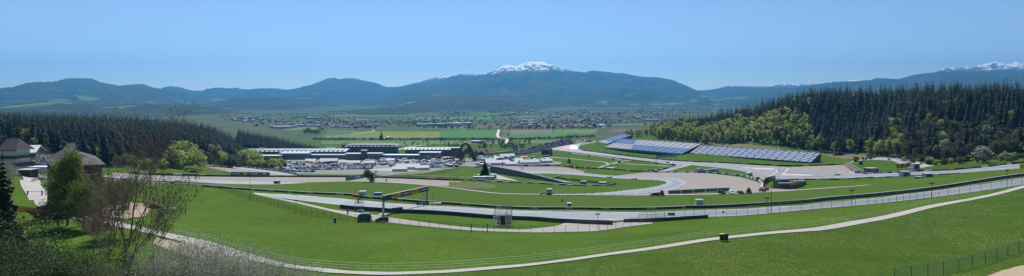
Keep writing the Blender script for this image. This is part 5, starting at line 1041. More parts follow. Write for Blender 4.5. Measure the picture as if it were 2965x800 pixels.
for i in range(14):
    px, row = PR.uniform(1385, 1500), PR.uniform(456, 468); o = obj('truck', TM[i % 5], loc=g1(px, row) + Vector((0, 0, .14))); o.rotation_euler = (0, 0, 1.3 + PR.normal()*.4); tag(o, 'race transporter truck parked behind the tents right of the arch sculpture', 'truck', 'race transporter trucks behind the tents')
# tents
def tent_mesh(L, W, h, rh, m=TENT, pag=False):
    mb = MB()
    if pag: mb.add([(-L/2,-W/2,h),(L/2,-W/2,h),(L/2,W/2,h),(-L/2,W/2,h),(0,0,h+rh)], [(0,1,4),(1,2,4),(2,3,4),(3,0,4)], m)
    else: mb.add([(-L/2,-W/2,h),(L/2,-W/2,h),(L/2,W/2,h),(-L/2,W/2,h),(-L/2,0,h+rh),(L/2,0,h+rh)], [(0,1,5,4),(2,3,4,5),(1,2,5),(3,0,4)], m)
    mb.box(-L/2+.1, L/2-.1, -W/2+.1, W/2-.1, -.5, h-.01, m if not pag else LGREY); return mb.mesh('tent')
TT = [tent_mesh(15, 9, 2.9, 2.3), tent_mesh(12, 9, 2.8, 2), tent_mesh(6, 6, 2.4, 2.2, pag=True), tent_mesh(25, 11, 3.4, 3.), tent_mesh(14, 8, 3, .8)]
for px, row, k, rz, lab in [(1505,474,0,.2,'white tent left of the big marquee'),(1532,477,3,.25,'biggest white marquee in the paddock, with long ridge'),(1582,472,0,.3,'white marquee at the right end of the paddock'),(1467,458,3,.5,'white marquee at the back of the paddock'),(1441,463,0,.4,'white tent left of the back marquee'),(1500,468,1,.2,'small white tent behind the big marquee'),(1560,470,2,.4,'small pointed white pavilion by the right marquee'),(1570,468.5,2,.1,'second pointed white pavilion by the right marquee'),(1420,470,0,.2,'white tent right of the lone spruce top'),(1435,479,3,.1,'long white tent next to the dark grandstand'),(1480,481,0,.2,'white tent at the back of the dark grandstand'),(1462,474,1,.6,'small white tent in the middle of the paddock'),
  (997,476,0,.0,'white tent with orange front in the car park, left one'),(1028,477,0,.0,'white tent with orange front in the car park, middle one'),(1070,477.5,0,.0,'white tent with orange front in the car park, right one'),(900,471,0,.1,'white tent at the yellow awning'),(953,472.5,3,.0,'long white awning left of the pit building'),(1158,497,0,.1,'white covered stack beside the round yard'),(1180,492,3,.2,'long white tent beside the round yard'),(1200,488,1,.3,'white tent right of the round yard'),(1222,493,0,.2,'white tent in front of the paddock cars'),(1254,467,2,.0,'small pointed white tent at the pit building'),(1130,469,1,.1,'small white tent between the race trucks'),(1205,462.5,1,.1,'small white tent at the corner of the pit hall')]:
    o = obj('tent', TT[k], loc=g1(px, row) + Vector((0, 0, .1))); o.rotation_euler = (0, 0, rz); tag(o, lab, 'tent')
oT = tent_mesh(9, 7, 2.6, 1.6, mat('yellow_canvas', (.7, .5, .05), .7)); oO = tent_mesh(10, 7, 2.6, 1.2, mat('orange_canvas', (.55, .16, .04), .7))
for px, row, me, lab in [(905,473,oT,'yellow tent at the left of the paddock'),(1450,463,oT,'yellow awning at the back of the paddock'),(1185,471,oO,'orange tent between the race trucks'),(940,474,oO,'orange awning left of the pits'),(1518,460,oO,'orange awning behind the marquees'),(1293,461,oO,'orange red tent right of the pit building')]:
    o = obj('tent', me, loc=g1(px, row) + Vector((0, 0, .1))); tag(o, lab, 'tent')
R2 = np.random.default_rng(31)
SM = []
for i, (m_, w) in enumerate([(REDM, 2.2), (LGREY, 2.5), (BLUEM, 2), (DSTEEL, 3), (TENT, 3.)]):
    mb = MB(); mb.box(-w, w, -w*.6, w*.6, -.3, 2.3, m_); mb.box(-w-.2, w+.2, -w*.6-.2, w*.6+.2, 2.31, 2.55, LGREY if m_ is not LGREY else WHITE); mb.box(-.5, .5, -w*.6-.04, -w*.6+.03, .1, 2.0, GLASS); SM.append(mb.mesh('paddock_cabin'))
for i in range(95):
    px = R2.uniform(1380, 1590) if i < 45 else R2.uniform(1100, 1330); row = R2.uniform(458, 482) if i < 45 else R2.uniform(464, 484)
    if px > 1480 and row > 470: row -= 10
    o = obj('paddock_cabin', SM[R2.integers(5)], loc=g1(px, row) + Vector((0, 0, .1))); o.rotation_euler = (0, 0, R2.uniform(0, 3)); tag(o, 'small flat roofed cabin among the cars and tents of the paddock', 'cabin', 'cabins in the paddock')
barrier('container_row', [(1500,482.5),(1560,482),(1625,481.5)], 2.6, 2.5, [LGREY, BLUEM, WHITE, STEEL], 6, 'row of grey and blue containers in front of the marquees', cat='container', gap=.05, cap=LGREY)
# round yard in the paddock
def yard():
    c = g1(1150, 492); P = []; mb = MB(); n = 32
    for k in range(n): a = 2*math.pi*k/n; P.append((c.x + 30*math.cos(a), c.y + 28*math.sin(a)))
    vs = [(x, y, float(H(x, y)) + .25) for x, y in P] + [(c.x, c.y, float(H(c.x, c.y)) + .25)]; mb.add(vs, [(k, (k+1) % n, n) for k in range(n)], CONC); tag(mb.build('round_yard'), kind='structure')
yard()
# service vehicles round the tracks
def base(px, row, dz=.12): return g1(px, row) + Vector((0, 0, dz))
car('estate', 'dark blue', base(1106, 642.5), .15, 'dark estate car parked by the wire fence beside the gantry')
car('suv', 'black', base(2090, 562.5), 1.9, 'black car parked right of the fabric screen')
car('suv', 'white', base(2118, 562.5), 1.6, 'white car with equipment on its roof by the gravel trap')
car('hatch', 'black', base(2145, 562), 1.75, 'small black car between the white car and the tractor')
car('suv', 'dark green', base(1894, 568.5), .3, 'dark off-road car at the left end of the fabric screen')
car('suv', 'white', base(98, 499), -.4, 'dark car parked on the forecourt of the hotel').location = base(98, 500)
for o in [o for o in bpy.data.objects if o.get('label') == 'dark car parked on the forecourt of the hotel']:
    for ch in o.children:
        if ch.name.startswith('body'): ch.data.materials[0] = PAINTS['black']
car('suv', 'black', base(112, 497), -.2, 'second black car on the forecourt, half behind the first')
car('estate', 'silver', base(140, 541), -.7, 'silver car parked on the drive beside the barn')
car('van', 'white', base(1092, 571.5), .1, 'white van parked behind the guardrail by the orange barrier', name='van')
car('hatch', 'white', base(2005, 463), .2, 'white car parked where the link road meets the track') if 0 else None
for px, row, paint, lab in [(1900,474.5,'black','black car under the green gantry'),(1945,476,'white','white car with trailer at the link road'),(1935,473,'silver','silver car parked at the link road'),(1952,480,'grey','grey car at the edge of the link road'),(1673,412,'white','white safety car standing on the far corner'),(2505,467,'white','white car beside the hut at the forest foot'),(688-105,484,'white','white car parked where the curving track begins')]:
    car('estate', paint, base(px, row, .3), PR.uniform(0, 3), lab)
def tarp_van():
    p = base(1055, 642); root = empty('covered_van', p, .12); tag(root, 'tall vehicle under a dark tarpaulin with blue green top beside the fence', 'van'); tm = mat('dark_tarpaulin', (.045, .06, .07), .6, noise=[((1, 1, 9), (.12, .14, .15), .8, 4)], coord='obj')
    m = MB(); m.prism([(-2.2,.25),(-2.35,1.4),(-1.9,2.35),(-.5,2.65),(1.7,2.6),(2.2,2.1),(2.3,.3)], -1., 1., tm, .18, 1.5); m.build('tarpaulin', root); t = MB(); t.box(-1.2, 1.7, -.75, .75, 2.66, 2.74, mat('teal_sheet', (.05, .2, .25), .6)); t.build('roof_sheet', root)
    for x in (-1.4, 1.4):
        for y in (-.82, .82): obj('wheel', WHEEL, root, (x, y, .3))
tarp_van()
def tractor(p, rz, label, paint='dark green'):
    root = empty('tractor', p, rz); tag(root, label, 'tractor'); m = MB(); m.box(-1.9, 0, -.45, .45, .8, 1.5, PAINTS[paint], .05); m.box(-2.2, -1.9, -.4, .4, .6, 1.1, BLACK); m.build('hood', root)
    c = MB(); c.box(-.1, 1.5, -.75, .75, .8, 1.5, PAINTS[paint]); c.box(-.1, 1.5, -.8, .8, 2.65, 2.8, PAINTS[paint]); c.build('cab', root); g = MB(); g.box(-.05, 1.45, -.72, .72, 1.5, 2.65, GLASS); g.build('windows', root)
    for x, r, y in ((-1.4, .55, .75), (1.0, .85, .95)):
        for s in (-1, 1): w = MB(); w.tube((0, -.22, 0), (0, .22, 0), r, r, TYRE, 14); w.tube((0, -.24, 0), (0, .24, 0), r*.5, r*.5, PAINTS['yellow'] if 0 else RIM, 8); w.build('wheel', root, (x, s*y, r))
tractor(base(2169, 561.5), 1.4, 'dark tractor standing right of the small black car'); tractor(base(1917, 568.5), 1.5, 'small dark tractor left of the fabric screen beside a man')
def excavator():
    p = base(2208, 556, .2); root = empty('excavator', p, .6); tag(root, 'small red and white wheeled loader by the safety fence', 'excavator'); m = MB(); m.box(-1.5, 1.5, -1, 1, .6, 1.5, REDM); m.box(-1.3, .2, -.8, .8, 1.5, 2.7, WHITE, .1); m.build('body', root)
    a = MB(); a.tube((.8, 0, 1.4), (2.6, 0, 3.4), .18, .15, REDM, 5); a.tube((2.6, 0, 3.4), (4.2, 0, 1.6), .15, .1, WHITE, 5); a.build('arm', root); b = MB(); b.box(3.8, 4.8, -.8, .8, .4, 1.5, BLACK); b.build('bucket', root)
    for x in (-1, 1):
        for y in (-1, 1): w = MB(); w.tube((0, -.2, 0), (0, .2, 0), .6, .6, TYRE, 12); w.build('wheel', root, (x, y, .6))
excavator()
def race_car(p, rz, label, paint):
    root = empty('race_car', p, rz); tag(root, label, 'race car'); m = MB(); m.prism([(-2.7,.12),(-2.6,.3),(-1.2,.55),(-.5,.62),(-.3,.5),(.3,.5),(.45,.95),(1.6,.6),(2.2,.4),(2.2,.12)], -.38, .38, PAINTS[paint]); m.box(-.6, 1.5, -.85, .85, .1, .48, PAINTS[paint], .08); m.build('body', root)
    f = MB(); f.box(-2.9, -2.4, -.95, .95, .1, .18, WHITE); f.build('front_wing', root); f = MB(); f.box(2.0, 2.5, -.6, .6, .85, .95, BLACK); f.box(2.0, 2.5, -.62, -.58, .4, .95, BLACK); f.box(2.0, 2.5, .58, .62, .4, .95, BLACK); f.build('rear_wing', root)
    for x in (-1.8, 1.7):
        for y in (-.82, .82): w = MB(); w.tube((0, -.18, 0), (0, .18, 0), .34, .34, TYRE, 12); w.build('wheel', root, (x, y, .34))
race_car(base(2424, 508, .2), .0, 'dark and white single seater race car driving on the right straight', 'dark blue')
race_car(base(1764, 516, .35), .1, 'dark low race car parked at the edge of the hairpin, left one', 'grey'); race_car(base(1836, 521, .35), .05, 'red and dark low race car at the edge of the hairpin, right one', 'red')
def trailer():
    p = base(1584, 565, .2); root = empty('trailer', p, .05); tag(root, 'low dark red trailer loaded with a grey box on the service road', 'trailer'); m = MB(); m.box(-4.5, 1.2, -1.1, 1.1, .5, .9, mat('dark_red_deck', (.14, .03, .025), .6)); m.box(-3.2, -.5, -.9, .9, .9, 1.3, BLACK); m.build('flatbed', root)
    for x in (-3.4, -.2):
        for y in (-.95, .95): w = MB(); w.tube((0, -.15, 0), (0, .15, 0), .4, .4, TYRE, 10); w.build('wheel', root, (x, y, .4))
    b = MB(); b.box(0, 2.9, .2, 2., 0, 3., LGREY); b.box(-.05, 2.95, .15, 2.05, 3.01, 3.12, WHITE); o = b.build('equipment_box', loc=p); tag(o, 'tall pale grey equipment box standing behind the low trailer', 'box')
trailer()
# recovery truck and containers on the infield, compound
def infield_things():
    o = obj('truck', truck_mesh(PAINTS['red'], LGREY, 7), loc=base(2027, 501, .2)); o.rotation_euler = (0, 0, .4); tag(o, 'red truck parked at the left of the grey containers', 'truck')
    for i, (px, L, h) in enumerate([(2040, 6, 2.6), (2054, 6, 2.6), (2068, 7, 3.2)]):
        b = MB(); b.box(-L/2, L/2, -1.3, 1.3, -.5, h, mat('grey_container', (.28, .31, .33), .5, noise=[((3, .1, .1), (.2, .22, .24), .7, 4)], coord='obj')); b.box(-L/2-.05, L/2+.05, -1.35, 1.35, h+.01, h+.12, LGREY); o = b.build('container', loc=base(px, 500.5)); tag(o, ['left', 'middle', 'right and tallest'][i] + ' one of the grey containers beside the red truck', 'container')
    p = base(2170, 510, .2); mb = MB(); mb.prism([(-2,0),(-2,2.6),(1.2,3.2),(2.2,2.2),(2,0)], -1.6, 1.6, WHITE, .3, 2.); mb.box(-1.6, 1.7, -1.63, -1.61, .6, 1.6, GLASS); tag(mb.build('marshal_booth', loc=p), 'white slanted marshal booth on the gravel before the red painted strips', 'booth')
    P = [(2238,547),(2265,549),(2288,549.5)]; barrier('compound_wall', P, 2.9, .4, [NAVY, NAVY, BLACK], 4, 'dark front wall of the fenced compound', cat='wall'); barrier('compound_wall', [(2288,549.5),(2308,544),(2334,533)], 2.6, .4, [NAVY, BLACK], 4, 'dark right hand wall of the fenced compound running up to the track', cat='wall')
    barrier('compound_wall', [(2240,534),(2262,530),(2285,527.5)], 2.2, .4, [NAVY, GREENB], 4, 'dark rear wall of the fenced compound', cat='wall')
    b = MB(); b.box(-3.6, 3.6, -1.2, 1.2, -.3, 2.9, DSTEEL); b.box(-3.7, 3.7, -1.3, 1.3, 2.91, 3.1, STEEL); tag(b.build('container', loc=base(2272, 546)), 'dark container with shiny roof inside the compound', 'container')
    b = MB(); b.box(-4, 4, -1.2, 1.2, -.3, 1.6, LGREY); tag(b.build('container', loc=base(2315, 530)), 'low pale container at the back of the compound', 'container')
    b = MB(); b.box(-1.3, 1.3, -1, 1, -.3, 1.5, ORANGE); tag(b.build('crate', loc=base(2301, 534)), 'orange crate inside the compound', 'crate')
infield_things()
for px, row, L, h, lab in [(1375+12,522.5,9,2.7,'white container at the front left below the lone spruce'),(1414,521.5,9,2.7,'white container at the front right below the lone spruce'),(1398,517,9,2.9,'white container at the back left below the lone spruce'),(1424,515.5,8,2.9,'white container at the back right below the lone spruce')]:
    b = MB(); b.box(-L/2, L/2, -1.6, 1.6, -.5, h, mat('white_container', (.5, .52, .53), .5, noise=[((4, .1, .1), (.38, .4, .42), .7, 4)], coord='obj')); b.box(-L/2-.1, L/2+.1, -1.7, 1.7, h+.01, h+.15, WHITE); tag(b.build('container', loc=base(px, row)), lab, 'container')
def marshal_post(px, row, lab, w=2.9, green=False):
    p = base(px, row); root = empty('marshal_post', p, .0); tag(root, lab, 'hut'); b = MB(); b.box(-w/2, w/2, -1, 1, -.2, 2.6, WHITE if not green else GREENB); b.build('cabin', root); r = MB(); r.box(-w/2-.15, w/2+.15, -1.15, 1.15, 2.61, 2.75, LGREY); r.build('roof', root)
    g = MB(); g.box(-w/2+.3, w/2-.3, -1.03, -.98, .5, 1.9, LGREY); g.build('shutter', root)
    f = MB()
    for x in (-w/2-1.9, w/2+.8, w/2+3.): f.tube((x, -1, -.2), (x, -1, 3.5), .06, .06, DSTEEL, 4)
    f.tube((-w/2-1.9, -1, 3.5), (w/2+3., -1, 3.5), .05, .05, DSTEEL, 4); f.build('net_frame', root)
marshal_post(2024, 598, 'pale cabin with a steel net frame behind the main track guardrail'); marshal_post(1050, 572, 'pale cabin with a steel net frame left of the white van')
# small huts, boxes and dark signs of the infield
for px, row, w, h, m_, lab in [(1793,471,3.2,2.4,mat('green_hut', (.12,.25,.2), .6),'small green white hut where the infield paths meet'),(1649,437.5+7.5,2,2.,BLACK,'black box on the slope below the far corner'),(1705,454,2,2,BLACK,'black box on the slope in the middle of the upper infield'),(1776,463,2,2,BLACK,'black box on the slope near the green hut'),(1531,511,1.5,3,GREENB,'green box by the marquee track on the infield'),(1566,512,1.4,1.4,BLACK,'first black box on the lawn inside the hairpin'),(1604,518.5,1.4,1.6,BLACK,'second black box on the lawn inside the hairpin'),(1617,515,1.2,1.6,BLACK,'third black box on the lawn inside the hairpin'),(1645,524.5,1.4,1.3,BLACK,'lowest black box on the lawn inside the hairpin'),(1694,499.5,1.6,1.3,ORANGE,'small orange box at the tip of the upper gravel'),(1648,482,4,1.6,LGREY,'pale box at the end of the infield tyre wall'),(1769,491,8,1.8,ORANGE,'orange red boards on the infield tyre wall'),
  (1690,534.5,4,2.2,DSTEEL,'dark crate at the left of the infield fence end'),(1745,536,5,1.8,DSTEEL,'dark crate at the right of the infield fence end'),(802,532.5,3.2,1.8,mat('beige_box', (.3,.3,.28), .6),'beige box on the white strip at the left'),(1648,598.5,1.6,1.4,LGREY,'pale grey box on the guardrail in the middle'),(2492,477,2.5,3.4,GREENB,'dark green cabinet at the head of the striped tyre wall'),(2507,463,2.5,2.5,LGREY,'pale hut on the road at the forest foot'),(2620,511.5,6,3.6,STEEL,'grey steel hut at the near side of the right track'),(2686,513,5,2.2,mat('green_grey_box', (.2,.26,.24), .6),'green grey box on the grass beside the right track'),(2660,517,3.5,.9,DSTEEL,'low dark crate on the grass beside the right track'),(2522,497.5,9,3,DSTEEL,'dark shelter behind the orange barrier at the pond'),(2650,493,5,5,LGREY,'white hut beside the black and yellow advertising bridge'),(1684+215,500,3,2.4,DSTEEL,'dark box at the end of the link road'),(2194,525,2,3,GREENB,'green cabinet above the gravel trap'),(1083-5,527,2.8,3.4,LGREY,'pale cabinet at the foot of the bare tree'),(1675,523.7,0.1,0.1,BLACK,'')]:
    if not lab: continue
    b = MB(); b.box(-w/2, w/2, -w*.3-.3, w*.3+.3, -.4, h, m_); b.box(-w/2-.08, w/2+.08, -w*.3-.38, w*.3+.38, h+.01, h+.12, LGREY if m_ is not LGREY else WHITE)
    b.box(-w*.3, w*.3, -w*.3-.34, -w*.3-.29, h*.25, h*.8, DSTEEL if m_ not in (DSTEEL, BLACK) else STEEL); tag(b.build('box', loc=base(px, row)), lab, 'box')
# ------------------------------------------------------------------ advertising bridges
def text(name, s, size, m, parent, loc, shear=0., width=None, ext=.02, rot=None):
    cu = bpy.data.curves.new(name, 'FONT'); cu.body = s; cu.size = size; cu.align_x = 'CENTER'; cu.align_y = 'CENTER'; cu.extrude = ext; cu.shear = shear; cu.offset = .012*size
    t = bpy.data.objects.new(name, cu); C.objects.link(t); bpy.context.view_layer.update()
    me = bpy.data.meshes.new_from_object(t); bpy.data.objects.remove(t); me.name = name; me.materials.clear(); me.materials.append(m)
    o = obj(name, me, parent, loc); o.rotation_euler = rot or (math.pi/2, 0, 0)
    if width: w = max(v.co.x for v in me.vertices) - min(v.co.x for v in me.vertices); o.scale = (width / w, 1, 1)
    return o
def gantry():
    A = g1(1110, 622); B = g1(1236, 590.5); d = B - A; Lx = math.hypot(d.x, d.y); root = empty('advertising_gantry', A, math.atan2(d.y, d.x)); tag(root, 'black and yellow advertising gantry spanning the main track', 'gantry'); dz = B.z - A.z
    top = 7.0; bh = 2.0; slope = (dz + .35) / Lx; zz = lambda x: slope * x
    for x, z0, nm in ((.0, 0, 'near'), (Lx, dz, 'far')): m = MB(); m.box(x-.32, x+.32, -.32, .32, z0-.5, top-bh+zz(x)-.01, STEEL); m.build('post', root)
    bn = MB(); e = .7; vs = [(-e,-.45,top-bh+zz(-e)),(Lx+e,-.45,top-bh+zz(Lx+e)),(Lx+e,-.1,top-bh+zz(Lx+e)),(-e,-.1,top-bh+zz(-e))]; vs += [(a,b,c+bh) for a,b,c in vs]
    bn.add(vs, [(0,3,2,1),(4,5,6,7),(0,1,5,4),(1,2,6,5),(2,3,7,6),(3,0,4,7)], mat('black_banner', (.02, .024, .028), .5)); bn.build('banner', root)
    tp = MB(); vs = [(-e-.1,-.5,top+zz(-e)+.01),(Lx+e+.1,-.5,top+zz(Lx+e)+.01),(Lx+e+.1,-.05,top+zz(Lx+e)+.01),(-e-.1,-.05,top+zz(-e)+.01)]; vs += [(a,b,c+.09) for a,b,c in vs]; tp.add(vs, [(0,3,2,1),(4,5,6,7),(0,1,5,4),(1,2,6,5),(2,3,7,6),(3,0,4,7)], WHITE); tp.build('top_cap', root)
    sa = math.atan(slope); f = Lx / 28.
    for (x0, x1) in ((4.2, 9.4), (16.4, 21.6)):
        p = MB(); x0 *= f; x1 *= f; vs = [(x0,-.5,top-bh+.17+zz(x0)),(x1,-.5,top-bh+.17+zz(x1)),(x1,-.5,top-.17+zz(x1)),(x0,-.5,top-.17+zz(x0))]; vs += [(a,b+.06-.01,c) for a,b,c in vs]; p.add(vs, [(0,1,2,3),(0,3,7,4),(3,2,6,7),(2,1,5,6),(1,0,4,5)], YELLOW); pn = p.build('yellow_panel', root)
        xm = (x0+x1)/2; text('lettering', 'PIRELLI', 1.35, mat('sign_black', (.02, .015, .012), .6), pn, (xm, -.525, top-bh/2+zz(xm)), width=(x1-x0)*.86, rot=(math.pi/2, -sa, 0))
    for xm in (12.8, 25.): xm *= f; text('lettering', 'P ZERO', 1.05, WHITE, root, (xm, -.49, top-bh/2+zz(xm)), .25, width=5.4*f, rot=(math.pi/2, -sa, 0))
    pad = MB(); pad.box(-2.4, 1.1, -1.6, 1.4, .02, .25, CONC); pad.build('foundation', root)
    return root
gantry()
def side_board():
    p = base(1150, 617.5); root = empty('advertising_board', p, .55); tag(root, 'dark board leaning behind the padded barrier near the gantry foot', 'sign'); m = MB(); m.box(-2.2, 2.2, -.1, .1, .3, 2.0, GREENB); m.build('board', root); s = MB(); s.box(-2.1, -1.9, -.1, 1.2, -.2, .4, DSTEEL); s.box(1.9, 2.1, -.1, 1.2, -.2, .4, DSTEEL); s.build('support', root)
    p = base(1224, 594.5); root = empty('advertising_board', p, .45); tag(root, 'small dark board with white letters at the far gantry foot', 'sign'); m = MB(); m.box(-2.6, 2.6, -.1, .1, .1, 1.3, BLACK); m.build('board', root); text('lettering', 'P ZERO', .9, WHITE, root, (0, -.13, .7), .25, 3.4)
    m = MB(); m.box(-4, 4, -1, 1, 0, .25, STEEL); tag(m.build('platform', loc=base(1250, 590)), 'low steel platform beside the far gantry foot', 'platform')
side_board()
def ad_bridge(A, B, h, bh, label, bodym, panels, D=None, posts=True, name='advertising_gantry', legs=None, dz=0):
    d = B - A; Lx = math.hypot(d.x, d.y); root = empty(name, A, math.atan2(d.y, d.x)); tag(root, label, 'gantry'); s = (B.z - A.z + dz) / Lx; zz = lambda x: s*x; m = MB()
    vs = [(0,-.3,h+zz(0)),(Lx,-.3,h+zz(Lx)),(Lx,.3,h+zz(Lx)),(0,.3,h+zz(0))]; vs += [(a,b,c+bh) for a,b,c in vs]; m.add(vs, [(0,3,2,1),(4,5,6,7),(0,1,5,4),(1,2,6,5),(2,3,7,6),(3,0,4,7)], bodym); m.build('banner', root)
    for x in (.3, Lx-.3): q = MB(); q.box(x-.25, x+.25, -.25, .25, -1, h+zz(x), STEEL); q.build('post', root)
    for (f0, f1, pm) in panels:
        x0, x1 = Lx*f0, Lx*f1; q = MB(); q.add([(x0,-.36,h+bh*.15+zz(x0)),(x1,-.36,h+bh*.15+zz(x1)),(x1,-.36,h+bh*.85+zz(x1)),(x0,-.36,h+bh*.85+zz(x0)),(x0,-.31,h+bh*.15+zz(x0)),(x1,-.31,h+bh*.15+zz(x1)),(x1,-.31,h+bh*.85+zz(x1)),(x0,-.31,h+bh*.85+zz(x0))], [(0,1,2,3),(0,3,7,4),(3,2,6,7),(2,1,5,6),(1,0,4,5)], pm); q.build('panel', root)
    return root, Lx, zz
r, L, zz = ad_bridge(g1(2596, 492), g1(2645, 486), 1.2, 3.2, 'black and yellow advertising gantry at the right edge of the forest road', mat('black_banner', (.02,.024,.028), .5), [(.06,.26,YELLOW),(.42,.6,YELLOW),(.8,.97,YELLOW)])
for fx in (.16, .51, .885): text('lettering', 'PIRELLI', 1.2, mat('sign_black', (.02,.015,.012), .6), r, (L*fx, -.39, 1.2+1.6+zz(L*fx)), width=L*.15)
for fx in (.34, .7): text('lettering', 'P ZERO', 1., WHITE, r, (L*fx, -.34, 1.2+1.6+zz(L*fx)), .25, width=L*.13)
ad_bridge(g1(1899, 467.5), g1(1957, 465), 4.2, 2.6, 'dark green advertising gantry over the descending track', mat('green_banner', (.03, .11, .09), .5), [(.05+.16*k, .13+.16*k, LGREY) for k in range(6)])
def green_board(A, B, h, label, panels=6):
    d = B - A; Lx = math.hypot(d.x, d.y); root = empty('advertising_board', A, math.atan2(d.y, d.x)); tag(root, label, 'sign'); s = (B.z-A.z)/Lx; m = MB(); vs = [(0,-.1,-.2),(Lx,-.1,-.2+s*Lx),(Lx,.1,-.2+s*Lx),(0,.1,-.2)]; vs += [(a,b,c+h+.2) for a,b,c in vs]; m.add(vs, [(0,3,2,1),(4,5,6,7),(0,1,5,4),(1,2,6,5),(2,3,7,6),(3,0,4,7)], mat('teal_board', (.02, .15, .12), .5)); m.build('board', root); return root, Lx, s
r, L, s = green_board(g1(668, 512), g1(781, 513), 3.4, 'long dark green advertising board in front of the curving track')
for fx, k in ((.1, 0), (.56, 0)): text('lettering', 'DUNLOP' if 0 else 'D', 1.7, WHITE, r, (L*(fx-.03), -.13, 2.2+s*L*fx), 0); 
for f0 in (.11, .15, .19, .57, .61, .65): q = MB(); q.box(L*f0, L*(f0+.022), -.14, -.11, 1.7+s*L*f0, 2.6+s*L*f0, WHITE); q.build('white_mark', r)
for f0 in (.32, .82): q = MB(); q.box(L*f0, L*(f0+.09), -.14, -.11, 1.5+s*L*f0, 2.9+s*L*f0, YELLOW); q.build('yellow_mark', r)
r, L, s = green_board(g1(1001, 524.5), g1(1054, 516.5), 2.9, 'dark green board seen at a slant at the front of the car park')
for f0 in (.5, .6, .7): q = MB(); q.box(L*f0, L*(f0+.06), -.14, -.11, .9+s*L*f0, 2.+s*L*f0, WHITE); q.build('white_mark', r)
def exit_sign():
    p = base(1944, 634); root = empty('sign', p, -.05); tag(root, 'green sign with a white running figure on the fence by the gate', 'sign'); m = MB(); m.box(-1.15, 1.15, -.05, .05, 1.0, 1.95, SIGNG); m.build('board', root); q = MB()
    q.box(-.75, -.3, -.08, -.055, 1.2, 1.28, WHITE); q.box(-.75, -.3, -.08, -.055, 1.42, 1.5, WHITE); q.box(-.75, -.67, -.08, -.055, 1.28, 1.42, WHITE); q.box(-.38, -.3, -.08, -.055, 1.5, 1.8, WHITE); q.box(.1, .9, -.08, -.055, 1.42, 1.52, WHITE); q.build('pictogram', root); l = MB()
    for x in (-1., 1.): l.tube((x, .08, -.2), (x, .08, 1.9), .05, .05, STEEL, 5)
    l.build('support', root)
    p = base(2094, 631); m = MB(); n = 16; c = [(math.cos(2*math.pi*k/n)*.36, math.sin(2*math.pi*k/n)*.36) for k in range(n)]; m.add([(x, -.03, 1.75+z) for x, z in c] + [(x, .03, 1.75+z) for x, z in c], [tuple(range(n)), tuple(range(2*n-1, n-1, -1))] + [(k, k+n, (k+1) % n + n, (k+1) % n) for k in range(n)], BLACK); root = empty('sign', p, 0); tag(root, 'round dark sign hanging on the tall wire fence', 'sign'); m.build('disc', root); l = MB(); l.tube((0, .1, -.2), (0, .1, 2), .04, .04, STEEL, 5); l.build('support', root)
exit_sign()
def yellow_sign():
    p = base(2962, 505); root = empty('sign', p, -.1); tag(root, 'yellow advertising board cut by the right edge of the picture', 'sign'); m = MB(); m.box(-1.3, 4, -.15, .15, 2.4, 4.4, YELLOW); m.build('board', root); l = MB()
    for x in (-1, 3.5): l.tube((x, .25, -1), (x, .25, 4), .1, .1, STEEL, 5)
    l.build('support', root)
yellow_sign()
# ------------------------------------------------------------------ towers, lamps, poles, bins
def scaffold(name, px, row, w, dpt, h, label, stairs=False, cat='scaffold', levels=3, rz=0.):
    p = base(px, row); root = empty(name, p, rz); tag(root, label, cat); f = MB()
    for x in (-w/2, w/2):
        for y in (-dpt/2, dpt/2): f.tube((x, y, -.3), (x, y, h+1.1), .05, .05, STEEL, 5)
    for k in range(1, levels+1):
        z = h*k/levels
        for zz_ in (z, z+.5 if k == levels else z, z+1.05 if k == levels else z):
            f.tube((-w/2,-dpt/2,zz_),(w/2,-dpt/2,zz_),.035,.035,STEEL,4); f.tube((-w/2,dpt/2,zz_),(w/2,dpt/2,zz_),.035,.035,STEEL,4); f.tube((-w/2,-dpt/2,zz_),(-w/2,dpt/2,zz_),.035,.035,STEEL,4); f.tube((w/2,-dpt/2,zz_),(w/2,dpt/2,zz_),.035,.035,STEEL,4)
        z0 = h*(k-1)/levels; f.tube((-w/2,-dpt/2,z0),(w/2,-dpt/2,z),.03,.03,STEEL,4); f.tube((w/2,dpt/2,z0),(-w/2,dpt/2,z),.03,.03,STEEL,4)
    f.build('frame', root); q = MB(); q.box(-w/2, w/2, -dpt/2, dpt/2, h-.06, h, WOODL); q.build('platform', root)
    return root
t = scaffold('camera_tower', 1040, 611, 3., 2., 2.9, 'steel scaffold camera tower with a cameraman beside the main track', levels=2, cat='tower')
q = MB(); q.tube((.4, 0, 2.9), (.4, 0, 4.3), .06, .04, BLACK, 5); q.box(.1, .95, -.18, .18, 4.3, 4.65, BLACK); tag(q.build('television_camera', loc=base(1040, 611)), 'black television camera on the scaffold tower', 'camera')
q = MB(); q.prism([(-1.3,.05),(-1.1,.6),(0,.9),(1.2,.5),(1.4,.05)], -.7, .7, LGREY, .1, .4); tag(q.build('covered_load', loc=base(1042, 614)), 'crumpled pale sheet under the scaffold camera tower', 'tarpaulin')
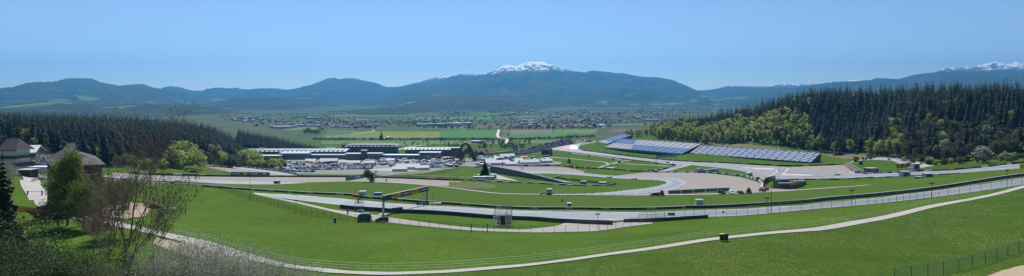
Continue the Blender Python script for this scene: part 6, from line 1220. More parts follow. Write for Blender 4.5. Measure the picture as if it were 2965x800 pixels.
def stair_tower():
    p = base(1462, 656); root = empty('stair_scaffold', p, .12); tag(root, 'tall steel scaffold with two flights of stairs over the padded barrier', 'scaffold'); f = MB(); h = 5.6
    for x, y in ((-3.2,3),(0.9,3),(2.6,3),(-3.2,1),(0.9,1),(2.6,1)): f.tube((x, y, -.5), (x, y, h+1.2), .055, .055, DSTEEL, 5)
    for z in (2.6, 3.4, 4.2, 5., h, h+.6, h+1.15):
        f.tube((-3.2,1,z),(2.6,1,z),.035,.035,STEEL,4); f.tube((-3.2,3,z),(2.6,3,z),.035,.035,STEEL,4)
    f.build('frame', root)
    for x, s in ((-2.8, 1), (1.2, -1)):
        g = MB(); 
        for i in range(9): g.box(x-1, x+1, -3.+i*.45, -2.6+i*.45, .25+i*.36, .33+i*.36, STEEL)
        for xx in (x-1, x+1): g.tube((xx,-3.2,0),(xx,1.2,3.4),.07,.07,STEEL,4); g.tube((xx,-3.2,1.1),(xx,1.2,4.5),.05,.05,STEEL,4)
        g.build('stair', root)
    q = MB(); q.box(-3.2, 2.6, 1, 3, 3.3, 3.4, DSTEEL); q.build('platform', root); q = MB(); q.box(-2.6, 2.2, .9, 1.0, .2, 3.2, mat('scaffold_net', (.05, .07, .07), .8)); q.build('cladding', root)
    n = MB(); n.add([(-3.2,3.05,3.4),(2.6,3.05,3.4),(2.6,3.05,h+1.15),(-3.2,3.05,h+1.15)], [(0,1,2,3)], NETL); n.build('netting', root)
stair_tower()
def flood(px, row, h, label, heads=3, w=1.6):
    p = base(px, row); root = empty('lamp_post', p, 0); tag(root, label, 'lamp post'); m = MB(); m.tube((0,0,-.3),(0,0,h),.09,.06,DSTEEL,6); m.build('post', root); a = MB(); a.box(-w/2, w/2, -.05, .05, h-.05, h+.05, DSTEEL); a.build('cross_arm', root)
    for k in range(heads): x = -w/2 + w*(k+.5)/heads; l = MB(); l.box(x-.2, x+.2, -.15, .15, h+.08, h+.36, BLACK, .04); l.build('lamp_head', root)
flood(1731, 664, 4.5, 'low three headed floodlight between the two padded barriers'); flood(2221, 618, 4.6, 'three headed floodlight left of the tall bare pole', 3); flood(2466, 597, 4.6, 'three headed floodlight in the middle of the right fence', 3); flood(857, 615, 4.2, 'small floodlight behind the wire fence at the left', 2, 1.2); flood(2698, 573, 4.4, 'floodlight on the fence further right', 3); flood(2916, 541, 5., 'rightmost floodlight on the fence', 2, 1.2)
for px, row, h, r, lab in [(2233,618,8.2,.11,'tall bare dark pole standing at the wire fence'),(724,579,11.,.09,'tall thin pole at the left end of the main track'),(1884-2,452,6,.08,'thin pole beside the green gantry') ,(1227,607-9,5,.05,'thin pole left of the far gantry foot'),(1253,596,5,.05,'thin pole right of the far gantry foot')]:
    m = MB(); m.tube((0,0,-.5),(0,0,h),r*1.2,r*.7,DSTEEL,6); m.box(-.18,.18,-.12,.12,h-.35,h,BLACK); tag(m.build('pole', loc=base(px, row)), lab, 'pole')
for px in (1364.5, 1411): 
    m = MB(); m.tube((0,0,-.2),(0,0,2.4),.14,.14,WOOD,8); m.box(-.18,.18,-.18,.18,2.4,2.5,WOOD); tag(m.build('gate_post', loc=base(px, 672.5)), 'thick dark gate post in the wire fence, ' + ('left one' if px < 1400 else 'right one by the stair scaffold'), 'post')
for px, row in ((498, 544-10), (970, 645)):
    m = MB(); m.box(-.35,.35,-.2,.2,-.1,1.4,GREENB); m.box(-.4,.4,-.25,.25,1.41,1.5,DSTEEL); tag(m.build('box', loc=base(px, row)), 'small dark box at the edge of the upper meadow, ' + ('near the bare tree top' if px < 600 else 'below the wire fence'), 'box')
def bin_(px, row, lidm, label):
    p = base(px, row); root = empty('wheeled_bin', p, PR.uniform(-.2, .2)); tag(root, label, 'bin'); m = MB(); m.add([(-.25,-.28,.1),(.25,-.28,.1),(.25,.28,.1),(-.25,.28,.1),(-.31,-.36,1.),(.31,-.36,1.),(.31,.36,1.),(-.31,.36,1.)], [(0,3,2,1),(4,5,6,7),(0,1,5,4),(1,2,6,5),(2,3,7,6),(3,0,4,7)], mat('bin_body', (.025,.035,.03), .5)); m.build('body', root); l = MB(); l.prism([(-.38,1.01),(-.38,1.08),(-.1,1.17),(.3,1.15),(.36,1.01)], -.34, .34, lidm); l.build('lid', root, rz=-math.pi/2)
    for x in (-.22, .22): w = MB(); w.tube((-.04,0,0),(.04,0,0),.11,.11,TYRE,8); w.build('wheel', root, (x, .3, .11))
bin_(2089.5, 699.5, YELLOW, 'wheeled bin with yellow lid beside the path'); bin_(2102, 699.5, mat('bin_green_lid', (.02,.09,.06), .5), 'wheeled bin with green lid beside the path')
bpy.data.objects['wheeled_bin'].scale = (1.12,)*3; bpy.data.objects['wheeled_bin.001'].scale = (1.12,)*3
# flags on poles
def flag(px, D, h, fm, label, w=1.4, fh=3.6):
    p = at(px, D); root = empty('flag', p, PR.uniform(-.6, .6)); tag(root, label, 'flag'); m = MB(); m.tube((0,0,-.5),(0,0,h),.09,.06,LGREY,5); m.build('pole', root); f = MB(); n = 5
    top = [(.06+w*i/n, .18*math.sin(i*1.6), h-.1) for i in range(n+1)]; f.add([(a,b-.03,c) for a,b,c in top] + [(a,b-.03,c-fh) for a,b,c in top] + [(a,b+.03,c) for a,b,c in top] + [(a,b+.03,c-fh) for a,b,c in top], [(i,n+1+i,n+2+i,i+1) for i in range(n)] + [(2*n+2+i,2*n+3+i,3*n+4+i,3*n+3+i) for i in range(n)], fm); f.build('cloth', root)
FLW = mat('white_flag', (.7,.7,.7), .8, trans=.3); FLR = mat('red_flag', (.5,.12,.1), .8, trans=.3); FLY = mat('yellow_flag', (.75,.6,.06), .8, trans=.3)
for px, D, fm, lab in [(1808,925,FLY,'yellow flag behind the top of the far blue stand, left one'),(1852,915,FLY,'yellow flag behind the top of the far blue stand, right one'),(1927,880,FLW,'first white flag above the far stand, counted from the left'),(1953.6,862,FLW,'second white flag above the far stand'),(1980.6,845,FLW,'third white flag above the far stand'),(2011.5,825,FLR,'reddish flag in the gap between the two stands'),(2026.6,812,FLW,'white flag just right of the reddish one in the gap'),(2049,800,FLR,'low red flag above the left end of the near stand'),(2078.6,785,FLW,'thin white flag above the left end of the near stand'),(2144,762,FLR,'red and white flag above the middle of the near stand'),(2178,750,FLW,'white flag right of the red and white one'),(2214,742,FLW,'thin white flag by the sandy forest track'),(2252,732,FLW,'white flag on the dry bank behind the near stand'),(2292,722,FLW,'brightest white flag, near the right end of the near stand'),(2333,712,FLW,'last white flag above the near stand')]: flag(px, D, 7.5 if 'low' not in lab else 4.5, fm, lab, fh=4.2 if 'thin' not in lab else 2.)
for px, row, fm, lab in [(1488,474,FLW,'tall white banner flag in front of the marquees, middle one'),(1454,487,FLR,'tall red and white banner flag left of the dark grandstand'),(1510,498,FLW,'tall white banner flag behind the dark grandstand'),(1503,449,FLY,'yellow flag on the paddock lawn, left one'),(1510,449.5,FLY,'yellow flag on the paddock lawn, right one'),(1381,474,FLW,'white banner flag beside the arch sculpture'),(1488,450,FLW,'white flag on the paddock lawn'),(1079,463,FLY,'yellow flag in front of the control tower, left one'),(1118,463,FLY,'yellow flag in front of the long white roof'),(1238,464,FLY,'yellow flag at the right pit building')]:
    D = g1(px, row).y; flag(px, D, 7, fm, lab, 1.3, 4.6)
# ------------------------------------------------------------------ arch sculpture (generic stand-in: an arch with a four legged figure)
def sculpture():
    D = 860.; s = D / F; z = float(H(*(lambda p: (p.x, p.y))(at(1352, D)))); p = at(1352, D); root = empty('arch_sculpture', p, .0); tag(root, 'huge dark rust arch sculpture with an animal figure on the paddock lawn', 'sculpture')
    CORT = mat('rusted_steel', (.055, .045, .04), .7, .2, noise=[(.3, (.09, .06, .045), .8, 3)], coord='obj')
    a = MB(); cx = lambda px: (px - 1352) * s; base_z = 0
    pts = [(1333,-1),(1332,8),(1333,15),(1337,20.5),(1343,24.),(1350,24.6),(1357,22),(1364,15.5),(1370,8.5),(1377,-1)]; wd = [2.6,2.3,2.0,1.7,1.5,1.5,1.8,2.3,2.7,3.2]
    pts = [(cx(px), z_) for px, z_ in pts]; V = []; Fc = []
    for i, (x, z_) in enumerate(pts):
        i0, i1 = max(0, i-1), min(len(pts)-1, i+1); d = Vector((pts[i1][0]-pts[i0][0], 0, pts[i1][1]-pts[i0][1])).normalized(); n = Vector((d.z, 0, -d.x)) * wd[i]; c = Vector((x, 0, z_)); y = Vector((0, 1.4, 0))
        V += [c-n-y, c+n-y, c+n+y, c-n+y]
        if i: b = 4*i; Fc += [(b-4+k, b-4+(k+1) % 4, b+(k+1) % 4, b+k) for k in range(4)]
    Fc += [(3,2,1,0), (len(V)-4, len(V)-3, len(V)-2, len(V)-1)]; a.add(V, Fc, CORT); a.build('arch', root)
    g = MB()
    body = [(1337,11,1.7),(1342,12.2,2.3),(1348,13.5,2.6),(1354,15.5,2.9),(1358,17,2.4)]
    for (x0,z0,r0),(x1,z1,r1) in zip(body, body[1:]): g.tube((cx(x0),0,z0),(cx(x1),0,z1),r0*1.25,r1*1.25,CORT,8)
    for x0,z0,x1,z1,r0,r1 in [(1358,16.5,1362,14,1.9,1.3),(1339,11,1336,6,1.2,.7),(1336,6,1341,.5,.7,.5),(1342,11,1341,5.5,1.2,.7),(1341,5.5,1347,-.5,.7,.5),(1355,14,1360,10.5,1.,.6),(1360,10.5,1366,9,.6,.4)]: g.tube((cx(x0),.5 if r0>1 else -.5,z0),(cx(x1),0,z1),r0,r1,CORT,7)
    g.build('animal_figure', root); q = MB(); q.box(cx(1322)-1, cx(1345), -9, -6.5, -.5, .5, CONC); q.build('plinth', root)
sculpture()
# leafless tree beside the gravel at the left
# ------------------------------------------------------------------ people
def person_mesh(pose, shirt, trousers, hair=(.05,.035,.025)):
    P = {'pel': (0,0,.95), 'che': (0,0,1.3), 'nek': (0,0,1.5), 'hed': (0,-.02,1.63), 'top': (0,-.01,1.74), 'hl': (-.11,0,.92), 'kl': (-.12,-.02,.5), 'al': (-.13,.02,.08), 'tl': (-.14,-.14,.03), 'hr': (.11,0,.92), 'kr': (.12,-.02,.5), 'ar': (.13,.02,.08), 'tr': (.14,-.14,.03), 'sl': (-.19,0,1.44), 'el': (-.26,.02,1.16), 'wl': (-.24,-.08,.92), 'fl': (-.24,-.11,.82), 'sr': (.19,0,1.44), 'er': (.26,.02,1.16), 'wr': (.24,-.08,.92), 'fr': (.24,-.11,.82)}
    if pose == 'walk': P.update(kl=(-.1,-.2,.52), al=(-.1,-.22,.1), tl=(-.1,-.36,.08), kr=(.1,.1,.5), ar=(.1,.34,.14), tr=(.1,.24,.04), wl=(-.24,.2,.98), fl=(-.24,.22,.88), wr=(.24,-.24,1.0), fr=(.24,-.3,.92))
    if pose == 'camera': P.update(el=(-.26,-.22,1.2), wl=(-.12,-.45,1.35), fl=(-.08,-.52,1.38), er=(.26,-.22,1.2), wr=(.12,-.45,1.35), fr=(.08,-.52,1.38))
    Rr = dict(pel=(.16,.12), che=(.18,.12), nek=(.06,.06), hed=(.1,.11), top=(.07,.08), hl=(.09,.09), kl=(.065,.065), al=(.045,.045), tl=(.04,.03), hr=(.09,.09), kr=(.065,.065), ar=(.045,.045), tr=(.04,.03), sl=(.07,.06), el=(.045,.045), wl=(.032,.03), fl=(.035,.02), sr=(.07,.06), er=(.045,.045), wr=(.032,.03), fr=(.035,.02))
    E = [('pel','che'),('che','nek'),('nek','hed'),('hed','top'),('pel','hl'),('hl','kl'),('kl','al'),('al','tl'),('pel','hr'),('hr','kr'),('kr','ar'),('ar','tr'),('nek','sl'),('sl','el'),('el','wl'),('wl','fl'),('nek','sr'),('sr','er'),('er','wr'),('wr','fr')]
    K = list(P); me = bpy.data.meshes.new('person'); me.from_pydata([P[k] for k in K], [(K.index(a), K.index(b)) for a, b in E], []); o = bpy.data.objects.new('person', me); C.objects.link(o)
    sk = o.modifiers.new('s', 'SKIN'); sv = me.skin_vertices[0].data if me.skin_vertices else None
    if sv is None:
        bpy.context.view_layer.objects.active = o; import bmesh; bm = bmesh.new(); bm.from_mesh(me); lay = bm.verts.layers.skin.verify(); bm.verts.ensure_lookup_table()
        for i, k in enumerate(K): bm.verts[i][lay].radius = Rr[k]; bm.verts[i][lay].use_root = (k == 'pel')
        bm.to_mesh(me); bm.free()
    o.modifiers.new('u', 'SUBSURF').levels = 1; bpy.context.view_layer.update(); dg = bpy.context.evaluated_depsgraph_get(); m2 = bpy.data.meshes.new_from_object(o.evaluated_get(dg)); bpy.data.objects.remove(o)
    m2.name = 'person'; m2.materials.clear()
    for m_ in (mat('skin', (.45,.28,.2), .6), mat('hair_brown', hair, .8), shirt, trousers, mat('shoe_black', (.02,.02,.02), .6)): m2.materials.append(m_)
    for pl in m2.polygons:
        z = pl.center.z; x = abs(pl.center.x); pl.material_index = (1 if (z > 1.69 or (z > 1.6 and pl.center.y > .03)) else 0) if z > 1.53 else (4 if z < .1 else (3 if z < .97 and x < .2 else (0 if (z < .9 and x > .2) else 2)))
    return m2
SH1 = mat('grey_jacket', (.16,.17,.19), .8); SH2 = mat('high_visibility_vest', (.45,.6,.05), .7); SH3 = mat('black_clothes', (.02,.02,.025), .8); TR1 = mat('dark_trousers', (.03,.035,.05), .8)
PM = {'walk': person_mesh('walk', SH1, TR1), 'hiv': person_mesh('stand', SH2, TR1), 'cam': person_mesh('camera', SH3, TR1), 'st': person_mesh('stand', SH3, TR1)}
for px, row, k, rz, lab, dz in [(1007,619.5,'walk',.3,'person in a grey jacket walking on the service road left of the covered van',.12),(1628,585,'hiv',.2,'person in a yellow vest standing alone on the mown infield',.1),(1907,568,'st',1.,'person in black standing between the off-road car and the small tractor',.1),(1037,611,'cam',2.8,'cameraman in black on top of the scaffold tower',3.02),(1597,564,'walk',1.5,'person walking right of the tall equipment box',.2),(1122-3,526.5,'st',0,'person in dark clothes crouching far off on the gravel',.1)]:
    o = obj('person', PM[k], loc=base(px, row, dz)); o.rotation_euler = (0, 0, rz); tag(o, lab.replace('crouching', 'standing'), 'person')
# ------------------------------------------------------------------ chalet, hotel and their surroundings
def P3(px, row, D): return Vector(((px - CX) / F * D, D, CZ - (row - HOR) * D / F))
def chalet():
    gz = CZ - 25.4; R1, R2, L1, L2, G1, E = P3(191,428,150), P3(255.6,452.5,140), P3(126,463,148), P3(160,490,137), P3(212,480,134), P3(306,476,139); B = Vector((-104.5, 153, E.z + .6)); HP = P3(214,477,136.5)
    c = (R1 + R2 + L1 + L2 + G1 + E + B) / 7; root = empty('chalet', (c.x, c.y, gz), 0); tag(root, 'big dark wooden chalet with grey pitched roof behind the trees at the left', 'house'); o = Vector((c.x, c.y, gz)); r = MB()
    def slab(ps, t=.3):
        ps = [p - o for p in ps]; n = len(ps); lo = [p - Vector((0, 0, t)) for p in ps]; r.add(ps + lo, [tuple(range(n)), tuple(range(2*n-1, n-1, -1))] + [(i, i+n, (i+1) % n + n, (i+1) % n) for i in range(n)], SLATE)
    slab([R1, L1, L2, G1, R2]); slab([R2, G1, E]); slab([R1, R2, E, B]); slab([R1, B, L1]); r.build('roof', root)
    w = MB(); fp = [L1, L2, G1, E, B]; top = []; bot = []
    for p in fp: q = p + (Vector((c.x, c.y, p.z)) - p) * .12; top.append(q - o - Vector((0, 0, .15))); bot.append(Vector((q.x, q.y, gz - 1.5)) - o)
    w.add(top + bot, [(i, (i+1) % 5, (i+1) % 5 + 5, i+5) for i in range(5)], WOOD); w.build('wall', root)
    a = bot[2].lerp(bot[3], .0); b = bot[3]; d = (b - a); d.z = 0; u = d.normalized(); n = Vector((u.y, -u.x, 0)); ang = math.atan2(u.y, u.x); Rm = Matrix.Rotation(ang, 3, 'Z')
    L_ = d.length; base_ = Vector((a.x, a.y, 0))
    for k, f in enumerate((.18, .42, .66, .88)):
        for z in (1.2, 4.2, 7.0): g = MB(); g.box(-.5, .5, -.08, .05, 0, 1.2, GLASS); g.box(-.62, .62, -.04, .03, -.12, 1.32, WHITE); ob = g.build('window', root, base_ + u*L_*f + n*.04 + Vector((0, 0, z)), ang)
    for f in (.5, .78): g = MB(); g.box(-.28, .28, -.28, .28, -.5, 3.6, PLASTER); g.build('pillar', root, base_ + u*L_*f + n*1.6, ang)
    for z in (3.5, 6.4): g = MB(); g.box(0, L_, -1.5, -1.38, 0, 1.0, WOOD); g.box(0, L_, -1.5, -.05, -.12, -.02, WOODL); g.build('balcony', root, base_ + Vector((0, 0, z)), ang)
    g = MB(); g.box(-.45, .45, -.45, .45, -1, 1.6, PLASTER); g.box(-.6,.6,-.6,.6,1.61,1.75,SLATE); g.build('chimney', root, R1.lerp(R2, .3) - o)
chalet()
def hotel():
    D = 230; x0, x1 = (-130-CX)/F*D, (47-CX)/F*D; gz = float(H(x1, D)); L = x1 - x0; root = empty('hotel', (x0, D, gz), 0); tag(root, 'white three storey hotel with dark balconies and grey roof at the left edge', 'hotel')
    w = MB(); w.box(0, L, 0, 6.6, -2, 8.2, PLASTER); w.build('wall', root); r = MB(); e = 1.2; h = 8.3; rh = 3.8
    for s in (0, 1):
        y0, y1 = (-e, 3.3) if s == 0 else (6.6+e, 3.3); vs = [(-e, y0, h-.4), (L+.8, y0, h-.4), (L-1.6, y1, h+rh), (-e, y1, h+rh)]; vs2 = [(a, b, c+.3) for a, b, c in vs]; f = [(3,2,1,0),(4,5,6,7),(0,1,5,4),(1,2,6,5),(3,0,4,7)]; r.add(vs+vs2, f if s == 0 else [tuple(reversed(q)) for q in f], SLATE)
    r.add([(L+.8,-e,h-.1),(L+.8,6.6+e,h-.1),(L-1.6,3.3,h+rh+.3)], [(0,1,2)], SLATE); r.build('roof', root)
    c = MB(); c.box(L-9.5, L-6.5, 2.2, 4, h+1, h+rh+1.2, DSTEEL); c.build('chimney', root); c = MB(); c.box(L-5, L-4.4, 4, 4.6, h+1, h+rh+.6, DSTEEL); c.build('vent_pipe', root)
    for z in (2.2, 5.1): b = MB(); b.box(L-9.5, L+1.2, -1.5, -1.4, z, z+1.05, WOOD); b.box(L-9.5, L+1.2, -1.5, -.01, z-.15, z-.02, WOOD); b.box(L-30, L-9.6, -.9, -.8, z, z+1.05, WOOD); b.box(L+1.1, L+1.2, -1.39, 7.6, z, z+1.05, WOOD); b.box(L+.01, L+1.09, 0, 7.6, z-.15, z-.02, WOOD); b.build('balcony', root)
    for x in (L-7.8, L-12, L-15.5, L-19, L-23):
        for z in (.6, 3.2, 5.9): g = MB(); g.box(x-.6, x+.6, -.05, .04, z, z+1.7, GLASS); g.build('window', root)
    return root
hotel()
gable_house('annex', at(82, 252) + Vector((0, 0, 0)), 8, 9, 7.5, 2.4, WOODL, WHITE, 'small building with bright white roof peeping out behind the hotel', .3, 'house')
def shed():
    p = at(70, 218); root = empty('carport', p, .05); tag(root, 'low dark wooden carport full of stacked things beside the hotel', 'shed'); w = MB(); w.box(-2.2, 2.4, 0, 3.5, -.5, 2.3, WOOD); w.build('wall', root); r = MB(); r.box(-2.6, 2.8, -.7, 3.9, 2.31, 2.5, LGREY); r.build('roof', root)
    for x in (-2.4, 2.6): q = MB(); q.box(x-.08, x+.08, -.6, -.44, -.5, 2.3, WOODL); q.build('post', root)
shed()
def event_stand():
    A = at(90, 246); root = empty('scaffold_stand', A, .28); tag(root, 'glinting steel scaffold stand between the hotel and the chalet', 'grandstand'); R = np.random.default_rng(3); L = 12.5
    f = MB()
    for i in range(9):
        x = L*i/8; top = 6.6 - x*.22
        for y in (0, 2.5, 5): f.tube((x, y, -1), (x, y, top + y*.15), .06, .06, STEEL, 4)
        f.tube((x, 0, 1), (min(L, x+1.5), 5, top), .05, .05, STEEL, 4)
    for z in (1.4, 2.8, 4.): f.tube((0, 0, z), (L, 0, z), .05, .05, STEEL, 4)
    f.build('frame', root); s = MB()
    for r in range(8):
        z0 = 3.7 + r*.42
        for i in range(24): x = L*i/24; z = z0 - x*.22; s.box(x+.06, x+L/24-.06, r*.7, r*.7+.45, z, z+.3+R.uniform(0,.25), [LGREY, STEEL, WHITE, DSTEEL][R.integers(4)])
    o = s.build('seats', root); tag(o, kind='stuff'); w = MB(); w.add([(0,.1,-1),(L,.1,-1),(L,.1,1.2),(0,.1,3.4)], [(0,1,2,3)], NETD); w.build('netting', root)
event_stand()
def pavilion():
    A = at(84, 232); root = empty('pavilion', A, .05); tag(root, 'glass and white framed pavilion in front of the scaffold stand', 'pavilion'); L = 7.2; g = MB(); g.box(0, L, 0, 4, 0, 2.3, mat('pale_glass', (.25, .36, .36), .2)); g.build('glazing', root); f = MB()
    for i in range(7): x = L*i/6; f.box(x-.05, x+.05, -.08, -.01, 0, 2.4, WHITE)
    for z in (0, 1.1, 2.35): f.box(0, L, -.09, -.02, z, z+.09, WHITE)
    f.build('frame', root); r = MB(); r.box(-.3, L+.3, -.3, 4.3, 2.46, 2.6, WHITE); r.build('roof', root)
pavilion()
for i in range(9):
    m = MB(); x = PR.uniform(0, 1); m.box(-.9, .9, -.5, .5, 0, .75, WHITE, .05); m.box(-.6, .6, -.3, .3, .76, .95, LGREY); o = m.build('covered_table', loc=at(84 + 6*i, 224 + 3*math.sin(i*2.)) + Vector((0, 0, .05))); o.rotation_euler = (0, 0, i); tag(o, 'white covered table standing in front of the pavilion by the hotel', 'table', 'white tables by the hotel')
FW = dict(panel=None, post=WOOD, wire=WOODL, cat='fence')
fence('wooden_fence', [(92,528),(118,522),(140,517)], 1.1, 2.5, 'wooden rail fence between the drive and the hotel lawn', wires=3, r=.08, pr=.06, **FW)
fence('wooden_fence', [(232,620),(262,628),(300,634),(345,640)], 1.1, 2.5, 'wooden rail fence along the path below the chalet', wires=2, r=.08, pr=.06, **FW)
fence('wooden_fence', [(455,608),(490,612),(515,616),(538,621)], 1.5, 2.2, 'wooden rail fence at the right end of the sandy patch', wires=3, r=.12, pr=.07, **FW)
fence('orange_net_fence', [(5,612),(40,611),(71,612),(105,618),(130,624),(155,636)], 1.15, 2.2, 'orange plastic net fence on the slope, upper arm of the V', panel=NETO, post=WOODL, r=.03)
fence('orange_net_fence', [(154,638),(130,645),(100,652),(75,657),(50,664)], 1.0, 2.2, 'orange plastic net fence on the slope, lower arm of the V', panel=NETO, post=WOODL, r=.03)
fence('tape_line', [(75,652),(130,648),(190,646),(240,650)], .5, 4, 'thin white tape line across the slope below the orange net', panel=None, wires=1, wire=TAPE, pr=.02, r=.02, cat='tape')
def boom():
    p = base(80, 566); root = empty('boom_barrier', p, .1); tag(root, 'wooden boom barrier lying across the drive', 'barrier'); m = MB(); m.tube((0, 0, .9), (3.6, 0, .9), .06, .05, WOODL, 6); m.build('arm', root)
    for x in (0, 3.6): q = MB(); q.box(x-.12, x+.12, -.12, .12, -.2, 1.1, WOOD); q.build('post', root)
boom()
def rock(px, row, s, m, label, group=None):
    R = np.random.default_rng(int(px*7+row)); mb = MB(); V = []; n = 8
    for k, (z, r) in enumerate([(-.2,.8),(.15,1.),(.5,.8),(.75,.4)]):
        for i in range(n): a = 2*math.pi*i/n; q = r*R.uniform(.75,1.2)*s; V.append((math.cos(a)*q*1.3, math.sin(a)*q, z*s))
    Fc = [(k*n+i, k*n+(i+1) % n, (k+1)*n+(i+1) % n, (k+1)*n+i) for k in range(3) for i in range(n)] + [tuple(range(3*n, 4*n))]; mb.add(V, Fc, m); o = mb.build('rock', loc=base(px, row, 0)); tag(o, label, 'rock', group)
RK = mat('pale_rock', (.5, .5, .49), .85, noise=[(2., (.32, .31, .3), .8, 3)], coord='obj')
for i, (px, row) in enumerate([(444,602),(450,599),(457,602),(463,598),(470,601),(477,604),(485,603),(493,607),(500,606),(455,606),(474,608)]): rock(px, row, .55 + .25*((i*7) % 3)/2, RK, 'pale rock in the heap at the right of the sandy patch', 'pale rocks beside the sandy patch')
for px, row in [(136,606),(138,616),(135,629),(165,629),(150,628),(243,623)]: rock(px, row, .4, RK, 'pale stone lying on the slope near the orange net', 'pale stones near the orange net')
for i, px in enumerate((268, 285, 305, 322)):
    m = MB(); m.tube((0,0,-.2),(0,0,1.1),.13,.12,WOOD,7); m.tube((0,0,1.1),(0,0,1.18),.15,.15,WOODL,7); tag(m.build('wooden_post', loc=base(px, 622 + i*1.5)), 'short dark wooden post at the edge of the sandy patch', 'post', 'wooden posts at the sandy patch')
m = MB(); m.prism([(-1.6,.2),(-1.5,1.1),(-.8,1.6),(.9,1.6),(1.6,1.),(1.6,.2)], -.8, .8, mat('brown_sheet', (.1,.07,.05), .8), .15, 1.2); tag(m.build('covered_load', loc=base(447, 607)), 'dark covered heap among the pale rocks', 'heap')
# ------------------------------------------------------------------ foreground trees and shrubs
def bare_tree(seed, h, base_dirs, r0=.2, gens=6, spread=.55, budn=1.0):
    """recursive leafless tree: (verts, quads-as-tris, material index)"""
    R = random.Random(seed); V = []; T = []; M = []; buds = []
    def seg(a, b, ra, rb):
        d = (b - a); q = d.to_track_quat('Z', 'Y'); n = 5 if ra > .05 else 3; i0 = len(V)
        for p, r in ((a, ra), (b, rb)):
            for i in range(n): t = 2*math.pi*i/n; V.append(tuple(p + q @ Vector((math.cos(t)*r, math.sin(t)*r, 0))))
        for i in range(n): j = (i+1) % n; T.append((i0+i, i0+j, i0+n+j)); T.append((i0+i, i0+n+j, i0+n+i)); M.extend([1, 1])
    def grow(p, d, L, r, g):
        n = 4 if g > 2 else 3; 
        for k in range(n):
            d = (d + Vector((R.uniform(-1,1), R.uniform(-1,1), R.uniform(-.4,.9))) * .13).normalized(); q = p + d * L / n; seg(p, q, r*(1-.5*k/n), r*(1-.5*(k+1)/n)); p = q
            if g > 0 and k >= 1 or (g > 0 and R.random() < .4):
                for c in range(1 if g > 3 else 2):
                    if R.random() < (.85 if g > 2 else .72):
                        ax = Vector((R.uniform(-1,1), R.uniform(-1,1), R.uniform(-.1,.5))).normalized(); dd = (d + ax * R.uniform(.6, 1.1) * spread * 1.5).normalized(); grow(p, dd, L * R.uniform(.5, .78), r * R.uniform(.38, .55), g - 1)
        if g > 0: grow(p, (d + Vector((R.uniform(-.3,.3), R.uniform(-.3,.3), .1))).normalized(), L * .72, r * .5, g - 1)
        elif R.random() < budn: buds.append(p)
    for (d, L, r) in base_dirs: grow(Vector((0, 0, -.5)), Vector(d).normalized(), L, r, gens)
    rr = R
    for p in buds:
        for k in range(rr.choice((1, 1, 2))):
            s = rr.uniform(.05, .12); c = p + Vector((rr.uniform(-.1,.1), rr.uniform(-.1,.1), -s)); i0 = len(V); V.extend([tuple(c + Vector((-s*.5, 0, s))), tuple(c + Vector((s*.5, .02, s))), tuple(c + Vector((0, 0, -s*1.2)))]); T.append((i0, i0+1, i0+2)); M.append(0)
    print('bare tree tris', len(T)); return np.array(V), np.array(T), np.array(M)
BARKL = mat('light_bark', (.23, .185, .155), .85, noise=[(3., (.14, .11, .09), .7, 3)], spec=.2)
def fg(name, geo, mats, px, D, scale, label, cat, rz=0., lean=(0, 0), dz=0):
    parts = []; p = at(px, D); root = empty(name, p + Vector((0, 0, dz)), rz); tag(root, label, cat)
    V, T, M = geo
    for mi_, nm in ((0, 'leaves'), (1, 'trunk')):
        sel = T[M == mi_]
        if len(sel) == 0: continue
        u, inv = np.unique(sel, return_inverse=True); o = obj(nm, np_mesh(nm, V[u], inv.reshape(-1, 3), [mats[mi_]], None, 3), root); o.scale = scale if isinstance(scale, tuple) else (scale,)*3
    return root
fg('bare_tree', bare_tree(5, 15, [((.02, 0, 1), 7.2, .2), ((.42, -.05, 1), 6.4, .15), ((-.3, .1, 1), 5.6, .10), ((.7, .1, .85), 5.4, .10)], gens=5, spread=.5, budn=.3), [LEAFR, BARKL], 338, 62, 1.0, 'large leafless tree with brown buds in the left foreground', 'tree')
fg('bare_tree', bare_tree(12, 12, [((0, 0, 1), 4.4, .15), ((.35, .2, 1), 3.8, .1), ((-.4, .1, 1), 3.8, .1)], gens=5, spread=.6, budn=1.), [LEAFO, BARKL], 330, 112, 1.05, 'brownish budding tree standing in front of the chalet gable', 'tree')
fg('bare_tree', bare_tree(22, 12, [((0, 0, 1), 3.4, .12), ((.35, .2, 1), 3., .08), ((-.4, .1, 1), 3., .08)], gens=5, spread=.65, budn=.3), [LEAFR, BARKL], 283, 106, .72, 'smaller leafless tree left of the brownish budding one', 'tree')
fg('bare_tree', bare_tree(31, 8, [((0, 0, 1), 2.6, .14), ((.5, .2, 1), 2.2, .09), ((-.5, .1, 1), 2.2, .09), ((.1,-.5,1), 2., .08)], gens=5, spread=.8, budn=.6), [LEAFB, BARK], 1071, 398, 1.55, 'wide leafless tree standing alone on the gravel left of the gantry', 'tree')
def fine_tree(seed, r, z0, clumps, per, leaf, shape=1.): return broad_geo(seed, 1, r, z0, clumps, per, leaf, shape, limbs=9)
fg('birch_tree', fine_tree(101, .19, .08, 80, 150, .012), [mat('birch_leaves', (.2, .27, .05), .7, noise=[(.5, (.13,.19,.04), .8, 3)], trans=.35), BARK], 195, 122, 16.5, 'light green birch in front of the left end of the chalet', 'tree')
fg('broadleaf_tree', fine_tree(102, .36, .05, 60, 160, .014), [LEAFF, BARK], 243, 118, 10.5, 'lower yellow green tree right of the birch by the chalet', 'tree')
fg('broadleaf_tree', fine_tree(103, .42, .03, 50, 120, .014), [mat('dark_olive_leaves', (.05,.075,.02), .7, noise=[(.5, (.08,.1,.03), .8, 3)], trans=.3), BARK], 168, 117, 8., 'dark round bush at the foot of the birch', 'bush')
fg('broadleaf_tree', fine_tree(104, .40, .05, 45, 100, .014), [LEAFO, BARK], 392, 126, 6.2, 'olive bush between the sandy patch and the large leafless tree', 'bush') if 0 else None
